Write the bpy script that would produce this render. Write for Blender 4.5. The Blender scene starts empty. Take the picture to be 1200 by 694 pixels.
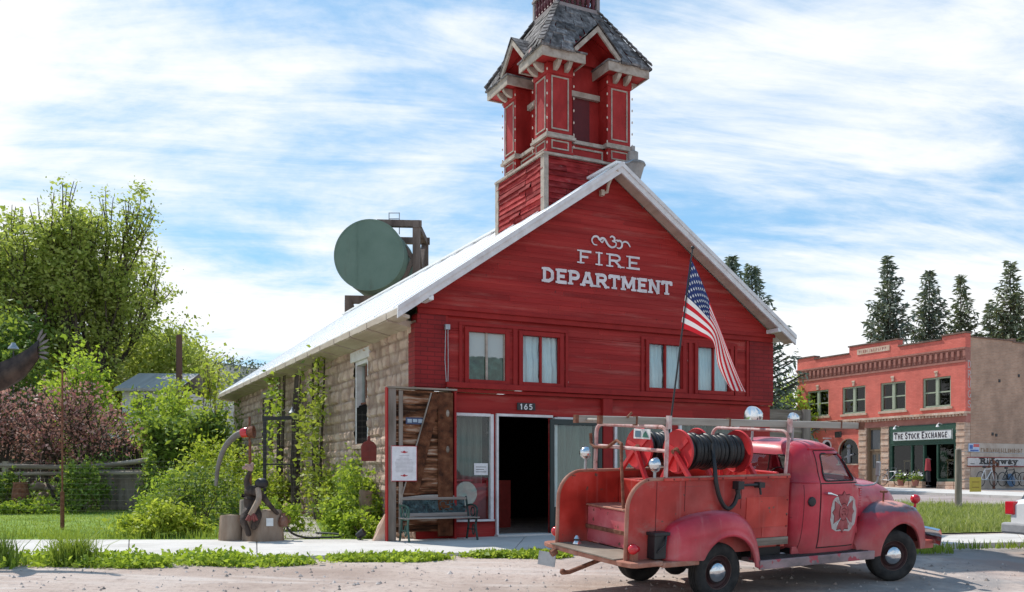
import bpy, bmesh, math, random
import numpy as np
from mathutils import Vector, Matrix
rad = math.radians
SC = bpy.context.scene
COL = SC.collection
RNG = np.random.default_rng(7)
random.seed(5)

# ------------------------------------------------------------------ mesh builder
class MB:
    def __init__(self):
        self.v = []; self.f = []; self.m = []; self.s = []
    def add(self, vs, fs, mi=0, smooth=False):
        o = len(self.v)
        self.v.extend([tuple(p) for p in vs])
        for f in fs:
            self.f.append(tuple(i + o for i in f)); self.m.append(mi); self.s.append(smooth)
    def box(self, x0, x1, y0, y1, z0, z1, mi=0):
        self.add([(x0,y0,z0),(x1,y0,z0),(x1,y1,z0),(x0,y1,z0),(x0,y0,z1),(x1,y0,z1),(x1,y1,z1),(x0,y1,z1)],
                 [(0,3,2,1),(4,5,6,7),(0,1,5,4),(1,2,6,5),(2,3,7,6),(3,0,4,7)], mi)
    def quad(self, a, b, c, d, mi=0):
        self.add([a,b,c,d], [(0,1,2,3)], mi)
    def bar(self, p, q, w, h, mi=0, up=(0,0,1)):
        p = Vector(p); q = Vector(q); d = (q-p).normalized(); u = Vector(up)
        if abs(d.dot(u)) > .98: u = Vector((1,0,0))
        s = d.cross(u).normalized(); t = s.cross(d).normalized()
        vs = []
        for c in (p, q):
            for a, b in ((-1,-1),(1,-1),(1,1),(-1,1)):
                vs.append(c + s*(a*w/2) + t*(b*h/2))
        self.add(vs, [(0,1,2,3),(7,6,5,4),(0,4,5,1),(1,5,6,2),(2,6,7,3),(3,7,4,0)], mi)
    def tube(self, pts, r, n=8, mi=0, caps=True, closed=False):
        pts = [Vector(p) for p in pts]; N = len(pts)
        rs = r if isinstance(r, (list, tuple)) else [r]*N
        rings = []; prev = None
        for i in range(N):
            if closed: d = pts[(i+1) % N] - pts[i-1]
            else: d = pts[min(i+1, N-1)] - pts[max(i-1, 0)]
            d.normalize()
            if prev is None:
                u = Vector((0,0,1)) if abs(d.z) < .9 else Vector((1,0,0))
                s = d.cross(u).normalized()
            else:
                s = (prev - d*prev.dot(d)).normalized()
            t = d.cross(s); prev = s
            rings.append([pts[i] + (s*math.cos(2*math.pi*k/n) + t*math.sin(2*math.pi*k/n))*rs[i] for k in range(n)])
        vs = [p for R in rings for p in R]; fs = []
        for i in range(N if closed else N-1):
            j = (i+1) % N
            for k in range(n):
                fs.append((i*n+k, i*n+(k+1) % n, j*n+(k+1) % n, j*n+k))
        if caps and not closed:
            fs.append(tuple(range(n-1, -1, -1))); fs.append(tuple((N-1)*n+k for k in range(n)))
        self.add(vs, fs, mi, True)
    def lathe(self, prof, n=24, o=(0,0,0), ax=(0,0,1), mi=0, smooth=True, caps=True):
        ax = Vector(ax).normalized(); u = Vector((0,0,1)) if abs(ax.z) < .9 else Vector((1,0,0))
        s = ax.cross(u).normalized(); t = ax.cross(s); o = Vector(o)
        vs = []; fs = []
        for (r, z) in prof:
            for k in range(n):
                a = 2*math.pi*k/n
                vs.append(o + ax*z + (s*math.cos(a) + t*math.sin(a))*r)
        for i in range(len(prof)-1):
            for k in range(n):
                fs.append((i*n+k, i*n+(k+1) % n, (i+1)*n+(k+1) % n, (i+1)*n+k))
        if caps and prof[0][0] > 1e-4: fs.append(tuple(range(n-1, -1, -1)))
        if caps and prof[-1][0] > 1e-4: fs.append(tuple((len(prof)-1)*n+k for k in range(n)))
        self.add(vs, fs, mi, smooth)
    def prism(self, poly, o, u, v, n, t, mi=0):
        """polygon (2d list) in plane o,u,v extruded by t along n"""
        o, u, v, n = Vector(o), Vector(u), Vector(v), Vector(n)
        a = [o + u*x + v*y for x, y in poly]; b = [p + n*t for p in a]; N = len(poly)
        fs = [tuple(range(N)), tuple(range(2*N-1, N-1, -1))]
        for i in range(N):
            j = (i+1) % N
            fs.append((i, N+i, N+j, j))
        self.add(a+b, fs, mi)
    def grid(self, P, mi=0, smooth=True, cu=False, cv=False):
        nu = len(P); nv = len(P[0]); vs = [p for R in P for p in R]; fs = []
        for i in range(nu if cu else nu-1):
            for j in range(nv if cv else nv-1):
                a = i*nv+j; b = ((i+1) % nu)*nv+j; c = ((i+1) % nu)*nv+(j+1) % nv; d = i*nv+(j+1) % nv
                fs.append((a,b,c,d))
        self.add(vs, fs, mi, smooth)
    def sphere(self, c, r, n=12, mi=0, sc=(1,1,1)):
        P = []
        for i in range(n+1):
            th = math.pi*i/n
            P.append([(c[0]+r*sc[0]*math.sin(th)*math.cos(2*math.pi*k/(n*2)), c[1]+r*sc[1]*math.sin(th)*math.sin(2*math.pi*k/(n*2)), c[2]-r*sc[2]*math.cos(th)) for k in range(n*2)])
        self.grid(P, mi, True, cv=True)
    def build(self, name, mats, parent=None, loc=None, bevel=0, angle=38):
        me = bpy.data.meshes.new(name)
        me.from_pydata(self.v, [], self.f)
        if not isinstance(mats, (list, tuple)): mats = [mats]
        for m in mats: me.materials.append(m)
        me.polygons.foreach_set('material_index', self.m)
        me.polygons.foreach_set('use_smooth', self.s)
        if any(self.s) and len(self.f) < 60000: me.set_sharp_from_angle(angle=rad(angle))
        me.update()
        o = bpy.data.objects.new(name, me); COL.objects.link(o)
        if parent: o.parent = parent
        if loc: o.location = loc
        if bevel:
            b = o.modifiers.new('bevel', 'BEVEL'); b.width = bevel; b.segments = 2; b.limit_method = 'ANGLE'; b.angle_limit = rad(50)
        return o

def build_each(mb, name, mats, parent=None, loc=None, gap=None, **k):
    """one object per unconnected piece; pieces whose boxes lie within gap of each other stay together"""
    n = len(mb.v); par = list(range(n))
    def fd(a):
        while par[a] != a: par[a] = par[par[a]]; a = par[a]
        return a
    for f in mb.f:
        r = fd(f[0])
        for q in f[1:]: par[fd(q)] = r
    if gap is not None:
        box = {}
        for i, p in enumerate(mb.v):
            r = fd(i); b = box.setdefault(r, [list(p), list(p)])
            for c in range(3): b[0][c] = min(b[0][c], p[c]); b[1][c] = max(b[1][c], p[c])
        ks = list(box)
        for i in range(len(ks)):
            for j in range(i):
                a, b = box[ks[i]], box[ks[j]]
                if all(a[0][c]-gap <= b[1][c] and b[0][c]-gap <= a[1][c] for c in range(3)): par[fd(ks[i])] = fd(ks[j])
    pcs = {}
    for fi, f in enumerate(mb.f): pcs.setdefault(fd(f[0]), []).append(fi)
    out = []
    for fl_ in pcs.values():
        q = MB(); mp = {}
        for fi in fl_:
            g = []
            for i in mb.f[fi]:
                if i not in mp: mp[i] = len(q.v); q.v.append(mb.v[i])
                g.append(mp[i])
            q.f.append(tuple(g)); q.m.append(mb.m[fi]); q.s.append(mb.s[fi])
        out.append(q.build(name, mats, parent, loc, **k))
    return out
def thing(name, label, cat, loc=(0,0,0), rz=0, group=None, matrix=None):
    o = bpy.data.objects.new(name, None); COL.objects.link(o)
    o.empty_display_size = .1
    if matrix is not None: o.matrix_world = matrix
    else: o.location = loc; o.rotation_euler = (0,0,rz)
    o['label'] = label; o['category'] = cat
    if group: o['group'] = group
    return o
def tag(o, label, cat, group=None):
    o['label'] = label; o['category'] = cat
    if group: o['group'] = group
    return o
def struct(o, kind='structure'):
    o['kind'] = kind; return o
def copy_tree(o, parent=None):
    c = o.copy(); COL.objects.link(c); c.parent = parent
    for ch in [x for x in bpy.data.objects if x.parent == o]:
        copy_tree(ch, c)
    return c

# ------------------------------------------------------------------ materials
def newmat(name):
    m = bpy.data.materials.new(name); m.use_nodes = True
    nt = m.node_tree; nt.nodes.clear()
    out = nt.nodes.new('ShaderNodeOutputMaterial'); b = nt.nodes.new('ShaderNodeBsdfPrincipled')
    nt.links.new(b.outputs[0], out.inputs[0])
    return m, nt, b, out
def ramp(nt, cols, fac, lo=.3, hi=.7):
    r = nt.nodes.new('ShaderNodeValToRGB'); e = r.color_ramp.elements
    n = len(cols)
    while len(e) < n: e.new(.5)
    for i, c in enumerate(cols):
        e[i].position = lo + (hi-lo)*i/max(1, n-1); e[i].color = (*c, 1)
    nt.links.new(fac, r.inputs[0]); return r
def noise(nt, vec, scale, detail=6, rough=.6, stretch=None, dist=0):
    n = nt.nodes.new('ShaderNodeTexNoise'); n.inputs['Scale'].default_value = scale
    n.inputs['Detail'].default_value = detail; n.inputs['Roughness'].default_value = rough; n.inputs['Distortion'].default_value = dist
    if stretch:
        mp = nt.nodes.new('ShaderNodeMapping'); mp.inputs['Scale'].default_value = stretch
        nt.links.new(vec, mp.inputs[0]); vec = mp.outputs[0]
    nt.links.new(vec, n.inputs['Vector']); return n
def mixc(nt, fac, a, b, blend='MIX'):
    m = nt.nodes.new('ShaderNodeMix'); m.data_type = 'RGBA'; m.blend_type = blend
    for s, x in ((0, fac), (6, a), (7, b)):
        if hasattr(x, 'is_output') or hasattr(x, 'links'): nt.links.new(x, m.inputs[s])
        elif isinstance(x, (int, float)): m.inputs[s].default_value = x
        else: m.inputs[s].default_value = (*x, 1)
    return m.outputs[2]
def mth(nt, op, a, b=None, c=None, clamp=False):
    m = nt.nodes.new('ShaderNodeMath'); m.operation = op; m.use_clamp = clamp
    for i, x in enumerate((a, b, c)):
        if x is None: continue
        if isinstance(x, (int, float)): m.inputs[i].default_value = x
        else: nt.links.new(x, m.inputs[i])
    return m.outputs[0]
def sstep(nt, x, lo, hi):
    m = nt.nodes.new('ShaderNodeMapRange'); m.interpolation_type = 'SMOOTHSTEP'
    m.inputs[1].default_value = lo; m.inputs[2].default_value = hi
    nt.links.new(x, m.inputs[0]); return m.outputs[0]
def bump(nt, b, h, strength, dist=.02):
    n = nt.nodes.new('ShaderNodeBump'); n.inputs['Strength'].default_value = strength; n.inputs['Distance'].default_value = dist
    nt.links.new(h, n.inputs['Height']); nt.links.new(n.outputs[0], b.inputs['Normal']); return n
def tco(nt, kind='Object'):
    return nt.nodes.new('ShaderNodeTexCoord').outputs[kind]
def pmat(name, cols, ns=4, stretch=None, rough=.7, bmp=.15, bs=None, bd=.01, metal=0, lo=.3, hi=.7, grime=None, island=0, top=None, spec=.4, coat=0, bstretch=None, chip=None):
    m, nt, b, out = newmat(name); vec = tco(nt)
    n = noise(nt, vec, ns, stretch=stretch)
    c = ramp(nt, cols, n.outputs[0], lo, hi).outputs[0]
    if island:
        g = nt.nodes.new('ShaderNodeNewGeometry')
        v = mth(nt, 'MULTIPLY_ADD', g.outputs['Random Per Island'], island*2, 1-island)
        cm = nt.nodes.new('ShaderNodeCombineColor')
        for i in range(3): nt.links.new(v, cm.inputs[i])
        c = mixc(nt, 1, c, cm.outputs[0], 'MULTIPLY')
    if grime:   # (colour, scale, lo, hi)
        g = noise(nt, vec, grime[1], 8, .7, stretch=grime[4] if len(grime) > 4 else None)
        c = mixc(nt, sstep(nt, g.outputs[0], grime[2], grime[3]), c, grime[0])
    if chip:
        g = noise(nt, vec, chip[1], 5, .55)
        c = mixc(nt, sstep(nt, g.outputs[0], chip[2], chip[2]+.03), c, chip[0])
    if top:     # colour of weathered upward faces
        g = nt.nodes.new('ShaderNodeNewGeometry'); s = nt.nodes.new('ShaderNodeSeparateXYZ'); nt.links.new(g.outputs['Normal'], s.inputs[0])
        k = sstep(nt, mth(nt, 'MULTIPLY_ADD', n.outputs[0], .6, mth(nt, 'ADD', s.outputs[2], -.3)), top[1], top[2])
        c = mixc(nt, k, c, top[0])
    nt.links.new(c, b.inputs['Base Color'])
    b.inputs['Roughness'].default_value = rough; b.inputs['Metallic'].default_value = metal
    b.inputs['Specular IOR Level'].default_value = spec
    if coat: b.inputs['Coat Weight'].default_value = coat; b.inputs['Coat Roughness'].default_value = .12
    if bmp:
        h = noise(nt, vec, bs or ns*4, 8, .65, stretch=bstretch or stretch)
        bump(nt, b, h.outputs[0], bmp, bd)
    return m
def plain(name, c, rough=.5, metal=0, spec=.5):
    return pmat(name, [tuple(x*.85 for x in c), tuple(min(1, x*1.12) for x in c)], ns=9, rough=rough, bmp=.03, metal=metal, spec=spec)
def leafmat(name, cols, trans=.35, ns=.5, tc=(.5,.6,.05)):
    m, nt, b, out = newmat(name)
    g = nt.nodes.new('ShaderNodeNewGeometry'); vec = tco(nt)
    n = noise(nt, vec, ns, 4)
    f = mth(nt, 'ADD', mth(nt, 'MULTIPLY', g.outputs['Random Per Island'], .45), mth(nt, 'MULTIPLY', n.outputs[0], .55))
    c = ramp(nt, cols, f, .25, .75).outputs[0]
    nt.links.new(c, b.inputs['Base Color']); b.inputs['Roughness'].default_value = .55; b.inputs['Specular IOR Level'].default_value = .3
    t = nt.nodes.new('ShaderNodeBsdfTranslucent')
    nt.links.new(mixc(nt, .5, c, tc, 'MIX'), t.inputs[0])
    mx = nt.nodes.new('ShaderNodeMixShader'); mx.inputs[0].default_value = trans
    nt.links.new(b.outputs[0], mx.inputs[1]); nt.links.new(t.outputs[0], mx.inputs[2]); nt.links.new(mx.outputs[0], out.inputs[0])
    return m
def glassmat(name, tint=(.8,.9,.88), alpha_mix=.81, rough=.02):
    m, nt, b, out = newmat(name); nt.nodes.remove(b)
    t = nt.nodes.new('ShaderNodeBsdfTransparent'); t.inputs[0].default_value = (*tint, 1)
    g = nt.nodes.new('ShaderNodeBsdfGlossy'); g.inputs['Roughness'].default_value = rough; g.inputs[0].default_value = (1,1,1,1)
    fr = nt.nodes.new('ShaderNodeLayerWeight'); fr.inputs[0].default_value = .5
    f = mth(nt, 'MULTIPLY_ADD', mth(nt, 'POWER', fr.outputs['Facing'], 4.0), .85, max(.04, 1-alpha_mix-.13), clamp=True)
    mx = nt.nodes.new('ShaderNodeMixShader'); nt.links.new(f, mx.inputs[0])
    nt.links.new(t.outputs[0], mx.inputs[1]); nt.links.new(g.outputs[0], mx.inputs[2]); nt.links.new(mx.outputs[0], out.inputs[0])
    return m
def brickmat(name, c1, c2, mortar, bw=.22, bh=.075, rough=.85, bmp=.5, msize=.012, var=(.6, 1.15), stain=None):
    m, nt, b, out = newmat(name); vec = tco(nt)
    s = nt.nodes.new('ShaderNodeSeparateXYZ'); nt.links.new(vec, s.inputs[0])
    cb = nt.nodes.new('ShaderNodeCombineXYZ'); nt.links.new(mth(nt, 'ADD', s.outputs[0], s.outputs[1]), cb.inputs[0]); nt.links.new(s.outputs[2], cb.inputs[1])
    t = nt.nodes.new('ShaderNodeTexBrick'); nt.links.new(cb.outputs[0], t.inputs[0])
    t.inputs['Color1'].default_value = (*c1, 1); t.inputs['Color2'].default_value = (*c2, 1); t.inputs['Mortar'].default_value = (*mortar, 1)
    t.inputs['Scale'].default_value = 1; t.inputs['Mortar Size'].default_value = msize; t.inputs['Brick Width'].default_value = bw; t.inputs['Row Height'].default_value = bh
    n = noise(nt, vec, .9, 8, .65)
    r = ramp(nt, [(var[0],)*3, (var[1],)*3], n.outputs[0], .3, .7)
    c = mixc(nt, 1, t.outputs[0], r.outputs[0], 'MULTIPLY')
    if stain:
        g = noise(nt, vec, stain[1], 8, .7); c = mixc(nt, sstep(nt, g.outputs[0], stain[2], stain[3]), c, stain[0])
    nt.links.new(c, b.inputs['Base Color']); b.inputs['Roughness'].default_value = rough; b.inputs['Specular IOR Level'].default_value = .25
    n2 = noise(nt, vec, 30, 4)
    h = mth(nt, 'ADD', mth(nt, 'MULTIPLY', t.outputs['Fac'], -1), mth(nt, 'MULTIPLY', n2.outputs[0], .5))
    bump(nt, b, h, bmp, .008)
    return m

MT = {}
# red paints: the hall, in shade; tower weathered
MT['hall_red'] = pmat('hall_red_paint', [(.23,.013,.012),(.31,.020,.018),(.38,.036,.030)], island=.13, ns=1.1, stretch=(.35,1,6), rough=.62, bmp=.3, bs=12, bstretch=(.2,1,6), bd=.006, grime=((.40,.115,.095), 1.5, .50, .80, (.3,1,3.2)), chip=((.12,.02,.018), 17, .69), spec=.22)
MT['trim_red'] = pmat('trim_red_paint', [(.24,.012,.012),(.33,.022,.019)], ns=3, rough=.6, bmp=.12, bs=30, grime=((.2,.05,.05), 3, .62, .8), spec=.22)
MT['tower_red'] = pmat('tower_red_paint', [(.23,.012,.011),(.32,.021,.019),(.40,.036,.034)], ns=2.5, stretch=(1,1,.5), rough=.6, bmp=.2, bs=20, spec=.25, grime=((.34,.08,.09), 3.5, .62, .78))
MT['shingle_red'] = pmat('weathered_red_boards', [(.16,.010,.011),(.29,.024,.025),(.40,.075,.07)], ns=5, stretch=(.6,.6,2.5), rough=.85, bmp=.5, bs=16, island=.3, spec=.2, grime=((.30,.20,.19), 7, .62, .72, (.4,.4,2)))
MT['brick_red'] = brickmat('red_painted_brick', (.25,.013,.014), (.29,.017,.018), (.17,.010,.011), .3, .09, rough=.6, bmp=.35, msize=.01)
MT['white_trim'] = pmat('weathered_white_paint', [(.55,.52,.51),(.66,.64,.64),(.74,.73,.73)], ns=4, rough=.7, bmp=.2, grime=((.32,.25,.22), 9, .64, .78))
MT['tower_trim'] = pmat('weathered_cream_trim', [(.25,.20,.165),(.37,.315,.265),(.48,.425,.37)], ns=6, rough=.8, bmp=.25, grime=((.2,.11,.08), 12, .60, .72))
MT['roof_white'] = pmat('white_metal_roof', [(.84,.84,.85),(.89,.89,.89)], ns=2, rough=.7, bmp=0, spec=.15)
MT['soffit'] = pmat('tan_soffit_wood', [(.42,.34,.27),(.58,.5,.42)], ns=3, stretch=(2,.3,2), rough=.8, bmp=.2)
MT['shake'] = pmat('grey_cedar_shingles', [(.06,.055,.055),(.14,.13,.13),(.30,.285,.28)], ns=9, rough=.9, bmp=.5, bs=30, island=.5, spec=.2)  # tone varies per shingle; the pale end paints in sunlit patches
MT['stone'] = pmat('rough_sandstone', [(.30,.215,.17),(.42,.33,.265),(.54,.45,.385)], ns=2.2, rough=.95, bmp=.9, bs=16, bd=.03, spec=.15, lo=.28, hi=.72, grime=((.15,.10,.075), 5, .58, .75))
MT['concrete'] = pmat('pale_concrete', [(.46,.43,.40),(.55,.52,.49),(.60,.57,.54)], ns=1.2, rough=.9, bmp=.25, bs=50, bd=.004, grime=((.34,.31,.28), 3, .60, .8), spec=.2)
MT['wood_grey'] = pmat('weathered_grey_wood', [(.13,.105,.085),(.25,.21,.18),(.38,.33,.29)], ns=5, stretch=(1,1,.14), rough=.9, bmp=.5, bs=14, bd=.01, island=.25, spec=.15)
MT['wood_greyh'] = pmat('weathered_grey_boards', [(.12,.09,.07),(.26,.22,.18),(.40,.35,.30)], ns=4, stretch=(.14,.14,1.6), rough=.9, bmp=.5, bs=14, bd=.01, island=.3, spec=.15)
MT['wood_burnt'] = pmat('dark_stained_old_planks', [(.022,.011,.007),(.075,.032,.016),(.24,.105,.055),(.44,.33,.25)], ns=2.6, stretch=(.55,.5,4.5), rough=.9, bmp=.6, bs=14, bd=.015, lo=.36, hi=.66, spec=.15)
MT['wood_brown'] = pmat('carved_dark_plank', [(.04,.016,.009),(.115,.042,.020),(.19,.08,.04)], ns=7, rough=.85, bmp=1.0, bs=14, bd=.03, spec=.2)
MT['log'] = pmat('old_log_wood', [(.16,.11,.08),(.29,.21,.155),(.42,.33,.26)], ns=3, stretch=(1,1,.3), rough=.9, bmp=.5, bs=12, bd=.02, spec=.15)
MT['black'] = plain('black_iron', (.018,.018,.02), .5)
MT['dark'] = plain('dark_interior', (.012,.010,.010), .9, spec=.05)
MT['rust'] = pmat('rusty_steel', [(.10,.035,.02),(.19,.075,.045),(.28,.14,.09)], ns=12, rough=.85, bmp=.4, spec=.3)
MT['steel'] = pmat('galvanised_steel', [(.28,.29,.31),(.42,.43,.45)], ns=8, rough=.45, bmp=.05, metal=.7)
MT['chrome'] = pmat('dull_chrome', [(.55,.56,.58),(.72,.73,.75)], ns=10, rough=.14, bmp=.02, metal=1)
MT['rubber'] = pmat('black_rubber', [(.012,.012,.013),(.028,.027,.027),(.05,.046,.042)], ns=8, rough=.75, bmp=.2, spec=.3)
MT['hose'] = pmat('black_rubber_hose', [(.010,.010,.011),(.022,.022,.024)], ns=12, rough=.42, bmp=.05, spec=.4)
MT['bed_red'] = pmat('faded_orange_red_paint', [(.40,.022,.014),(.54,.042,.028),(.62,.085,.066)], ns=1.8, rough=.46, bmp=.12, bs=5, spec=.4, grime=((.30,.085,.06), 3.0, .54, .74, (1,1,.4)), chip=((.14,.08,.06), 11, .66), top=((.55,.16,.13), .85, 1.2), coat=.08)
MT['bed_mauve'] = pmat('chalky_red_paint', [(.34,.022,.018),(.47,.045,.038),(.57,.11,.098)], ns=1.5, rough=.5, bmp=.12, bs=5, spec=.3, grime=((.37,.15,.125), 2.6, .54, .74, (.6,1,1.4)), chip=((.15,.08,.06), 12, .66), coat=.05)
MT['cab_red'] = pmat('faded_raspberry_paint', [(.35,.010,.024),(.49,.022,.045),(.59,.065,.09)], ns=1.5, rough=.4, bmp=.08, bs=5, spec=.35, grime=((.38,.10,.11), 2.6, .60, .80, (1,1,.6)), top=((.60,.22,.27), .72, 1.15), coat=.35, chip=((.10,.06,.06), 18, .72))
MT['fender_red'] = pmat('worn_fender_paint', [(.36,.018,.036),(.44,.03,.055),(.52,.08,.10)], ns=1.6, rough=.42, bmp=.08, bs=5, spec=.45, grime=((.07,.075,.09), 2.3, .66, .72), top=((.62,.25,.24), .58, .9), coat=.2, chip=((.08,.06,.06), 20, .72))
MT['rail_pink'] = pmat('worn_pipe_paint', [(.40,.16,.15),(.55,.34,.32),(.6,.5,.48)], ns=9, rough=.6, bmp=.1, grime=((.18,.07,.045), 12, .55, .7))
MT['flange'] = pmat('pinkish_red_reel_paint', [(.50,.022,.03),(.62,.05,.055)], ns=3, rough=.4, bmp=.05, grime=((.42,.15,.13), 6, .62, .8))
MT['board'] = pmat('worn_running_board', [(.14,.12,.12),(.30,.22,.22),(.46,.30,.31)], ns=4, stretch=(.5,1,1), rough=.7, bmp=.3, chip=((.45,.08,.10), 5, .56))
MT['step_rust'] = pmat('rusty_red_step', [(.27,.10,.065),(.37,.16,.11),(.44,.26,.2)], ns=4, rough=.8, bmp=.3, grime=((.14,.06,.04), 9, .58, .72))
MT['ladder_wood'] = pmat('aged_ladder_wood', [(.22,.185,.155),(.34,.30,.26),(.46,.42,.37)], ns=4, stretch=(.15,2,2), rough=.8, bmp=.3, grime=((.16,.10,.07), 5, .64, .76))
MT['glass'] = glassmat('window_glass')
MT['carglass'] = glassmat('vehicle_glass', (.82,.86,.84), .82)
MT['redlens'] = pmat('red_lens', [(.45,.01,.02),(.6,.02,.03)], ns=6, rough=.15, bmp=0, coat=.6)
MT['white'] = plain('white_paint', (.72,.72,.72), .5)
MT['lettering'] = pmat('old_white_lettering', [(.50,.46,.48),(.64,.60,.62),(.74,.71,.73)], ns=5, rough=.75, bmp=.1, grime=((.36,.2,.21), 9, .64, .76))

def weather(m, dust=(.36,.27,.23), streak=(.50,.22,.20)):
    """road dust low down, vertical streaks and long scuffs for vehicle paint (object space, metres)"""
    nt = m.node_tree; b = [n for n in nt.nodes if n.type == 'BSDF_PRINCIPLED'][0]; c = b.inputs['Base Color'].links[0].from_socket; vec = tco(nt)
    s = nt.nodes.new('ShaderNodeSeparateXYZ'); nt.links.new(vec, s.inputs[0])
    n1 = noise(nt, vec, 2.2, 8, .7); n2 = noise(nt, vec, 9, 5, .6, stretch=(1,1,.06)); n3 = noise(nt, vec, 7, 6, .7, stretch=(.12,1,2.4)); n4 = noise(nt, vec, .9, 3)
    c = mixc(nt, 1, c, ramp(nt, [(.60,.56,.56),(1.0,1,1),(1.25,1.3,1.3)], n4.outputs[0], .3, .7).outputs[0], 'MULTIPLY')
    c = mixc(nt, mth(nt, 'MULTIPLY', sstep(nt, n2.outputs[0], .55, .75), .30), c, streak)
    c = mixc(nt, mth(nt, 'MULTIPLY', sstep(nt, n3.outputs[0], .64, .72), .55), c, (.13,.05,.045))
    low = mth(nt, 'ADD', s.outputs[2], mth(nt, 'MULTIPLY', mth(nt, 'SUBTRACT', n1.outputs[0], .5), .7))
    c = mixc(nt, mth(nt, 'MULTIPLY', mth(nt, 'SUBTRACT', 1.0, sstep(nt, low, .40, .95)), .32), c, dust)
    nt.links.new(c, b.inputs['Base Color'])
    b.inputs['Roughness'].default_value = max(.42, b.inputs['Roughness'].default_value)
for k_ in ('bed_red','bed_mauve','cab_red'): weather(MT[k_])
# ------------------------------------------------------------------ stroke lettering
def arc(cx, cy, rx, ry, a0, a1, n=8):
    return [(cx+rx*math.cos(rad(a0+(a1-a0)*i/n)), cy+ry*math.sin(rad(a0+(a1-a0)*i/n))) for i in range(n+1)]
# glyph: (width, [strokes], [serif points])
GL = {
 'F': (.72, [[(.16,0),(.16,1)],[(.16,.93),(.72,.93)],[(.16,.5),(.55,.5)]], [(.16,0),(.16,1)]),
 'I': (.34, [[(.17,0),(.17,1)]], [(.17,0),(.17,1)]),
 'R': (.86, [[(.16,0),(.16,1)],[(.16,.93),(.5,.93)]+arc(.5,.71,.22,.22,90,-90)+[(.16,.49)],[(.44,.49),(.8,0)]], [(.16,0),(.16,1),(.8,0)]),
 'E': (.74, [[(.16,0),(.16,1)],[(.16,.93),(.72,.93)],[(.16,.5),(.58,.5)],[(.16,.07),(.72,.07)]], [(.16,0),(.16,1)]),
 'D': (.84, [[(.16,0),(.16,1)],[(.16,.93),(.45,.93),(.70,.74),(.70,.26),(.45,.07),(.16,.07)]], [(.16,0),(.16,1)]),
 'P': (.8, [[(.16,0),(.16,1)],[(.16,.93),(.5,.93)]+arc(.5,.69,.22,.24,90,-90)+[(.16,.45)]], [(.16,0),(.16,1)]),
 'A': (.94, [[(.12,0),(.44,1)],[(.50,1),(.82,0)],[(.24,.3),(.70,.3)]], [(.12,0),(.82,0),(.47,1)]),
 'T': (.8, [[(.4,0),(.4,1)],[(.04,.93),(.76,.93)],[(.06,.74),(.06,.97)],[(.74,.74),(.74,.97)]], [(.4,0)]),
 'M': (1.1, [[(.16,0),(.16,1)],[(.94,0),(.94,1)],[(.18,1),(.55,.2)],[(.55,.2),(.92,1)]], [(.16,0),(.94,0),(.16,1),(.94,1)]),
 'N': (.92, [[(.16,0),(.16,1)],[(.76,0),(.76,1)],[(.18,1),(.74,0)]], [(.16,0),(.16,1),(.76,1)]),
 'H': (.84, [[(.14,0),(.14,1)],[(.70,0),(.70,1)],[(.14,.5),(.7,.5)]], [(.14,0),(.14,1),(.70,0),(.70,1)]),
 'S': (.66, [arc(.33,.74,.23,.20,20,270)+arc(.33,.28,.24,.22,90,-160)], []),
 'O': (.8, [arc(.4,.5,.30,.44,0,360,16)], []),
 'C': (.74, [arc(.42,.5,.30,.44,50,310,12)], []),
 'K': (.82, [[(.14,0),(.14,1)],[(.16,.45),(.70,1)],[(.32,.6),(.72,0)]], [(.14,0),(.14,1)]),
 'X': (.8, [[(.1,0),(.7,1)],[(.1,1),(.7,0)]], []),
 'G': (.8, [arc(.42,.5,.30,.44,50,340,12),[(.5,.42),(.73,.42)],[(.71,.42),(.71,.12)]], []),
 'U': (.78, [[(.14,1),(.14,.3)]+arc(.38,.3,.24,.24,180,360)+[(.62,1)]], []),
 'i': (.34, [[(.17,0),(.17,.66)],[(.17,.84),(.17,1)]], [(.17,0)]),
 'd': (.74, [arc(.34,.33,.22,.28,0,360,14),[(.58,0),(.58,1)]], [(.58,0),(.55,1)]),
 'g': (.74, [arc(.34,.36,.22,.25,0,360,14),[(.58,.66),(.58,-.12)]+arc(.36,-.12,.22,.14,0,-160,6)], []),
 'w': (.98, [[(.08,.66),(.28,.03)],[(.28,.03),(.48,.6)],[(.48,.6),(.68,.03)],[(.68,.03),(.88,.66)]], [(.1,.66),(.86,.66)]),
 'a': (.7, [arc(.31,.22,.20,.18,0,360,12),[(.54,0),(.54,.45)]+arc(.33,.45,.21,.19,0,150,6)], [(.56,0)]),
 'y': (.76, [[(.1,.66),(.38,.05)],[(.64,.66),(.34,-.22),(.16,-.24)]], [(.1,.66),(.62,.66)]),
 '1': (.5, [[(.1,.78),(.28,1),(.28,0)]], []),
 '6': (.7, [[(.5,1),(.2,.6)]+arc(.35,.32,.25,.28,140,500,16)], []),
 '5': (.7, [[(.6,.95),(.2,.95),(.16,.55)]+arc(.34,.33,.25,.28,125,-140,12)], []),
}
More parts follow.
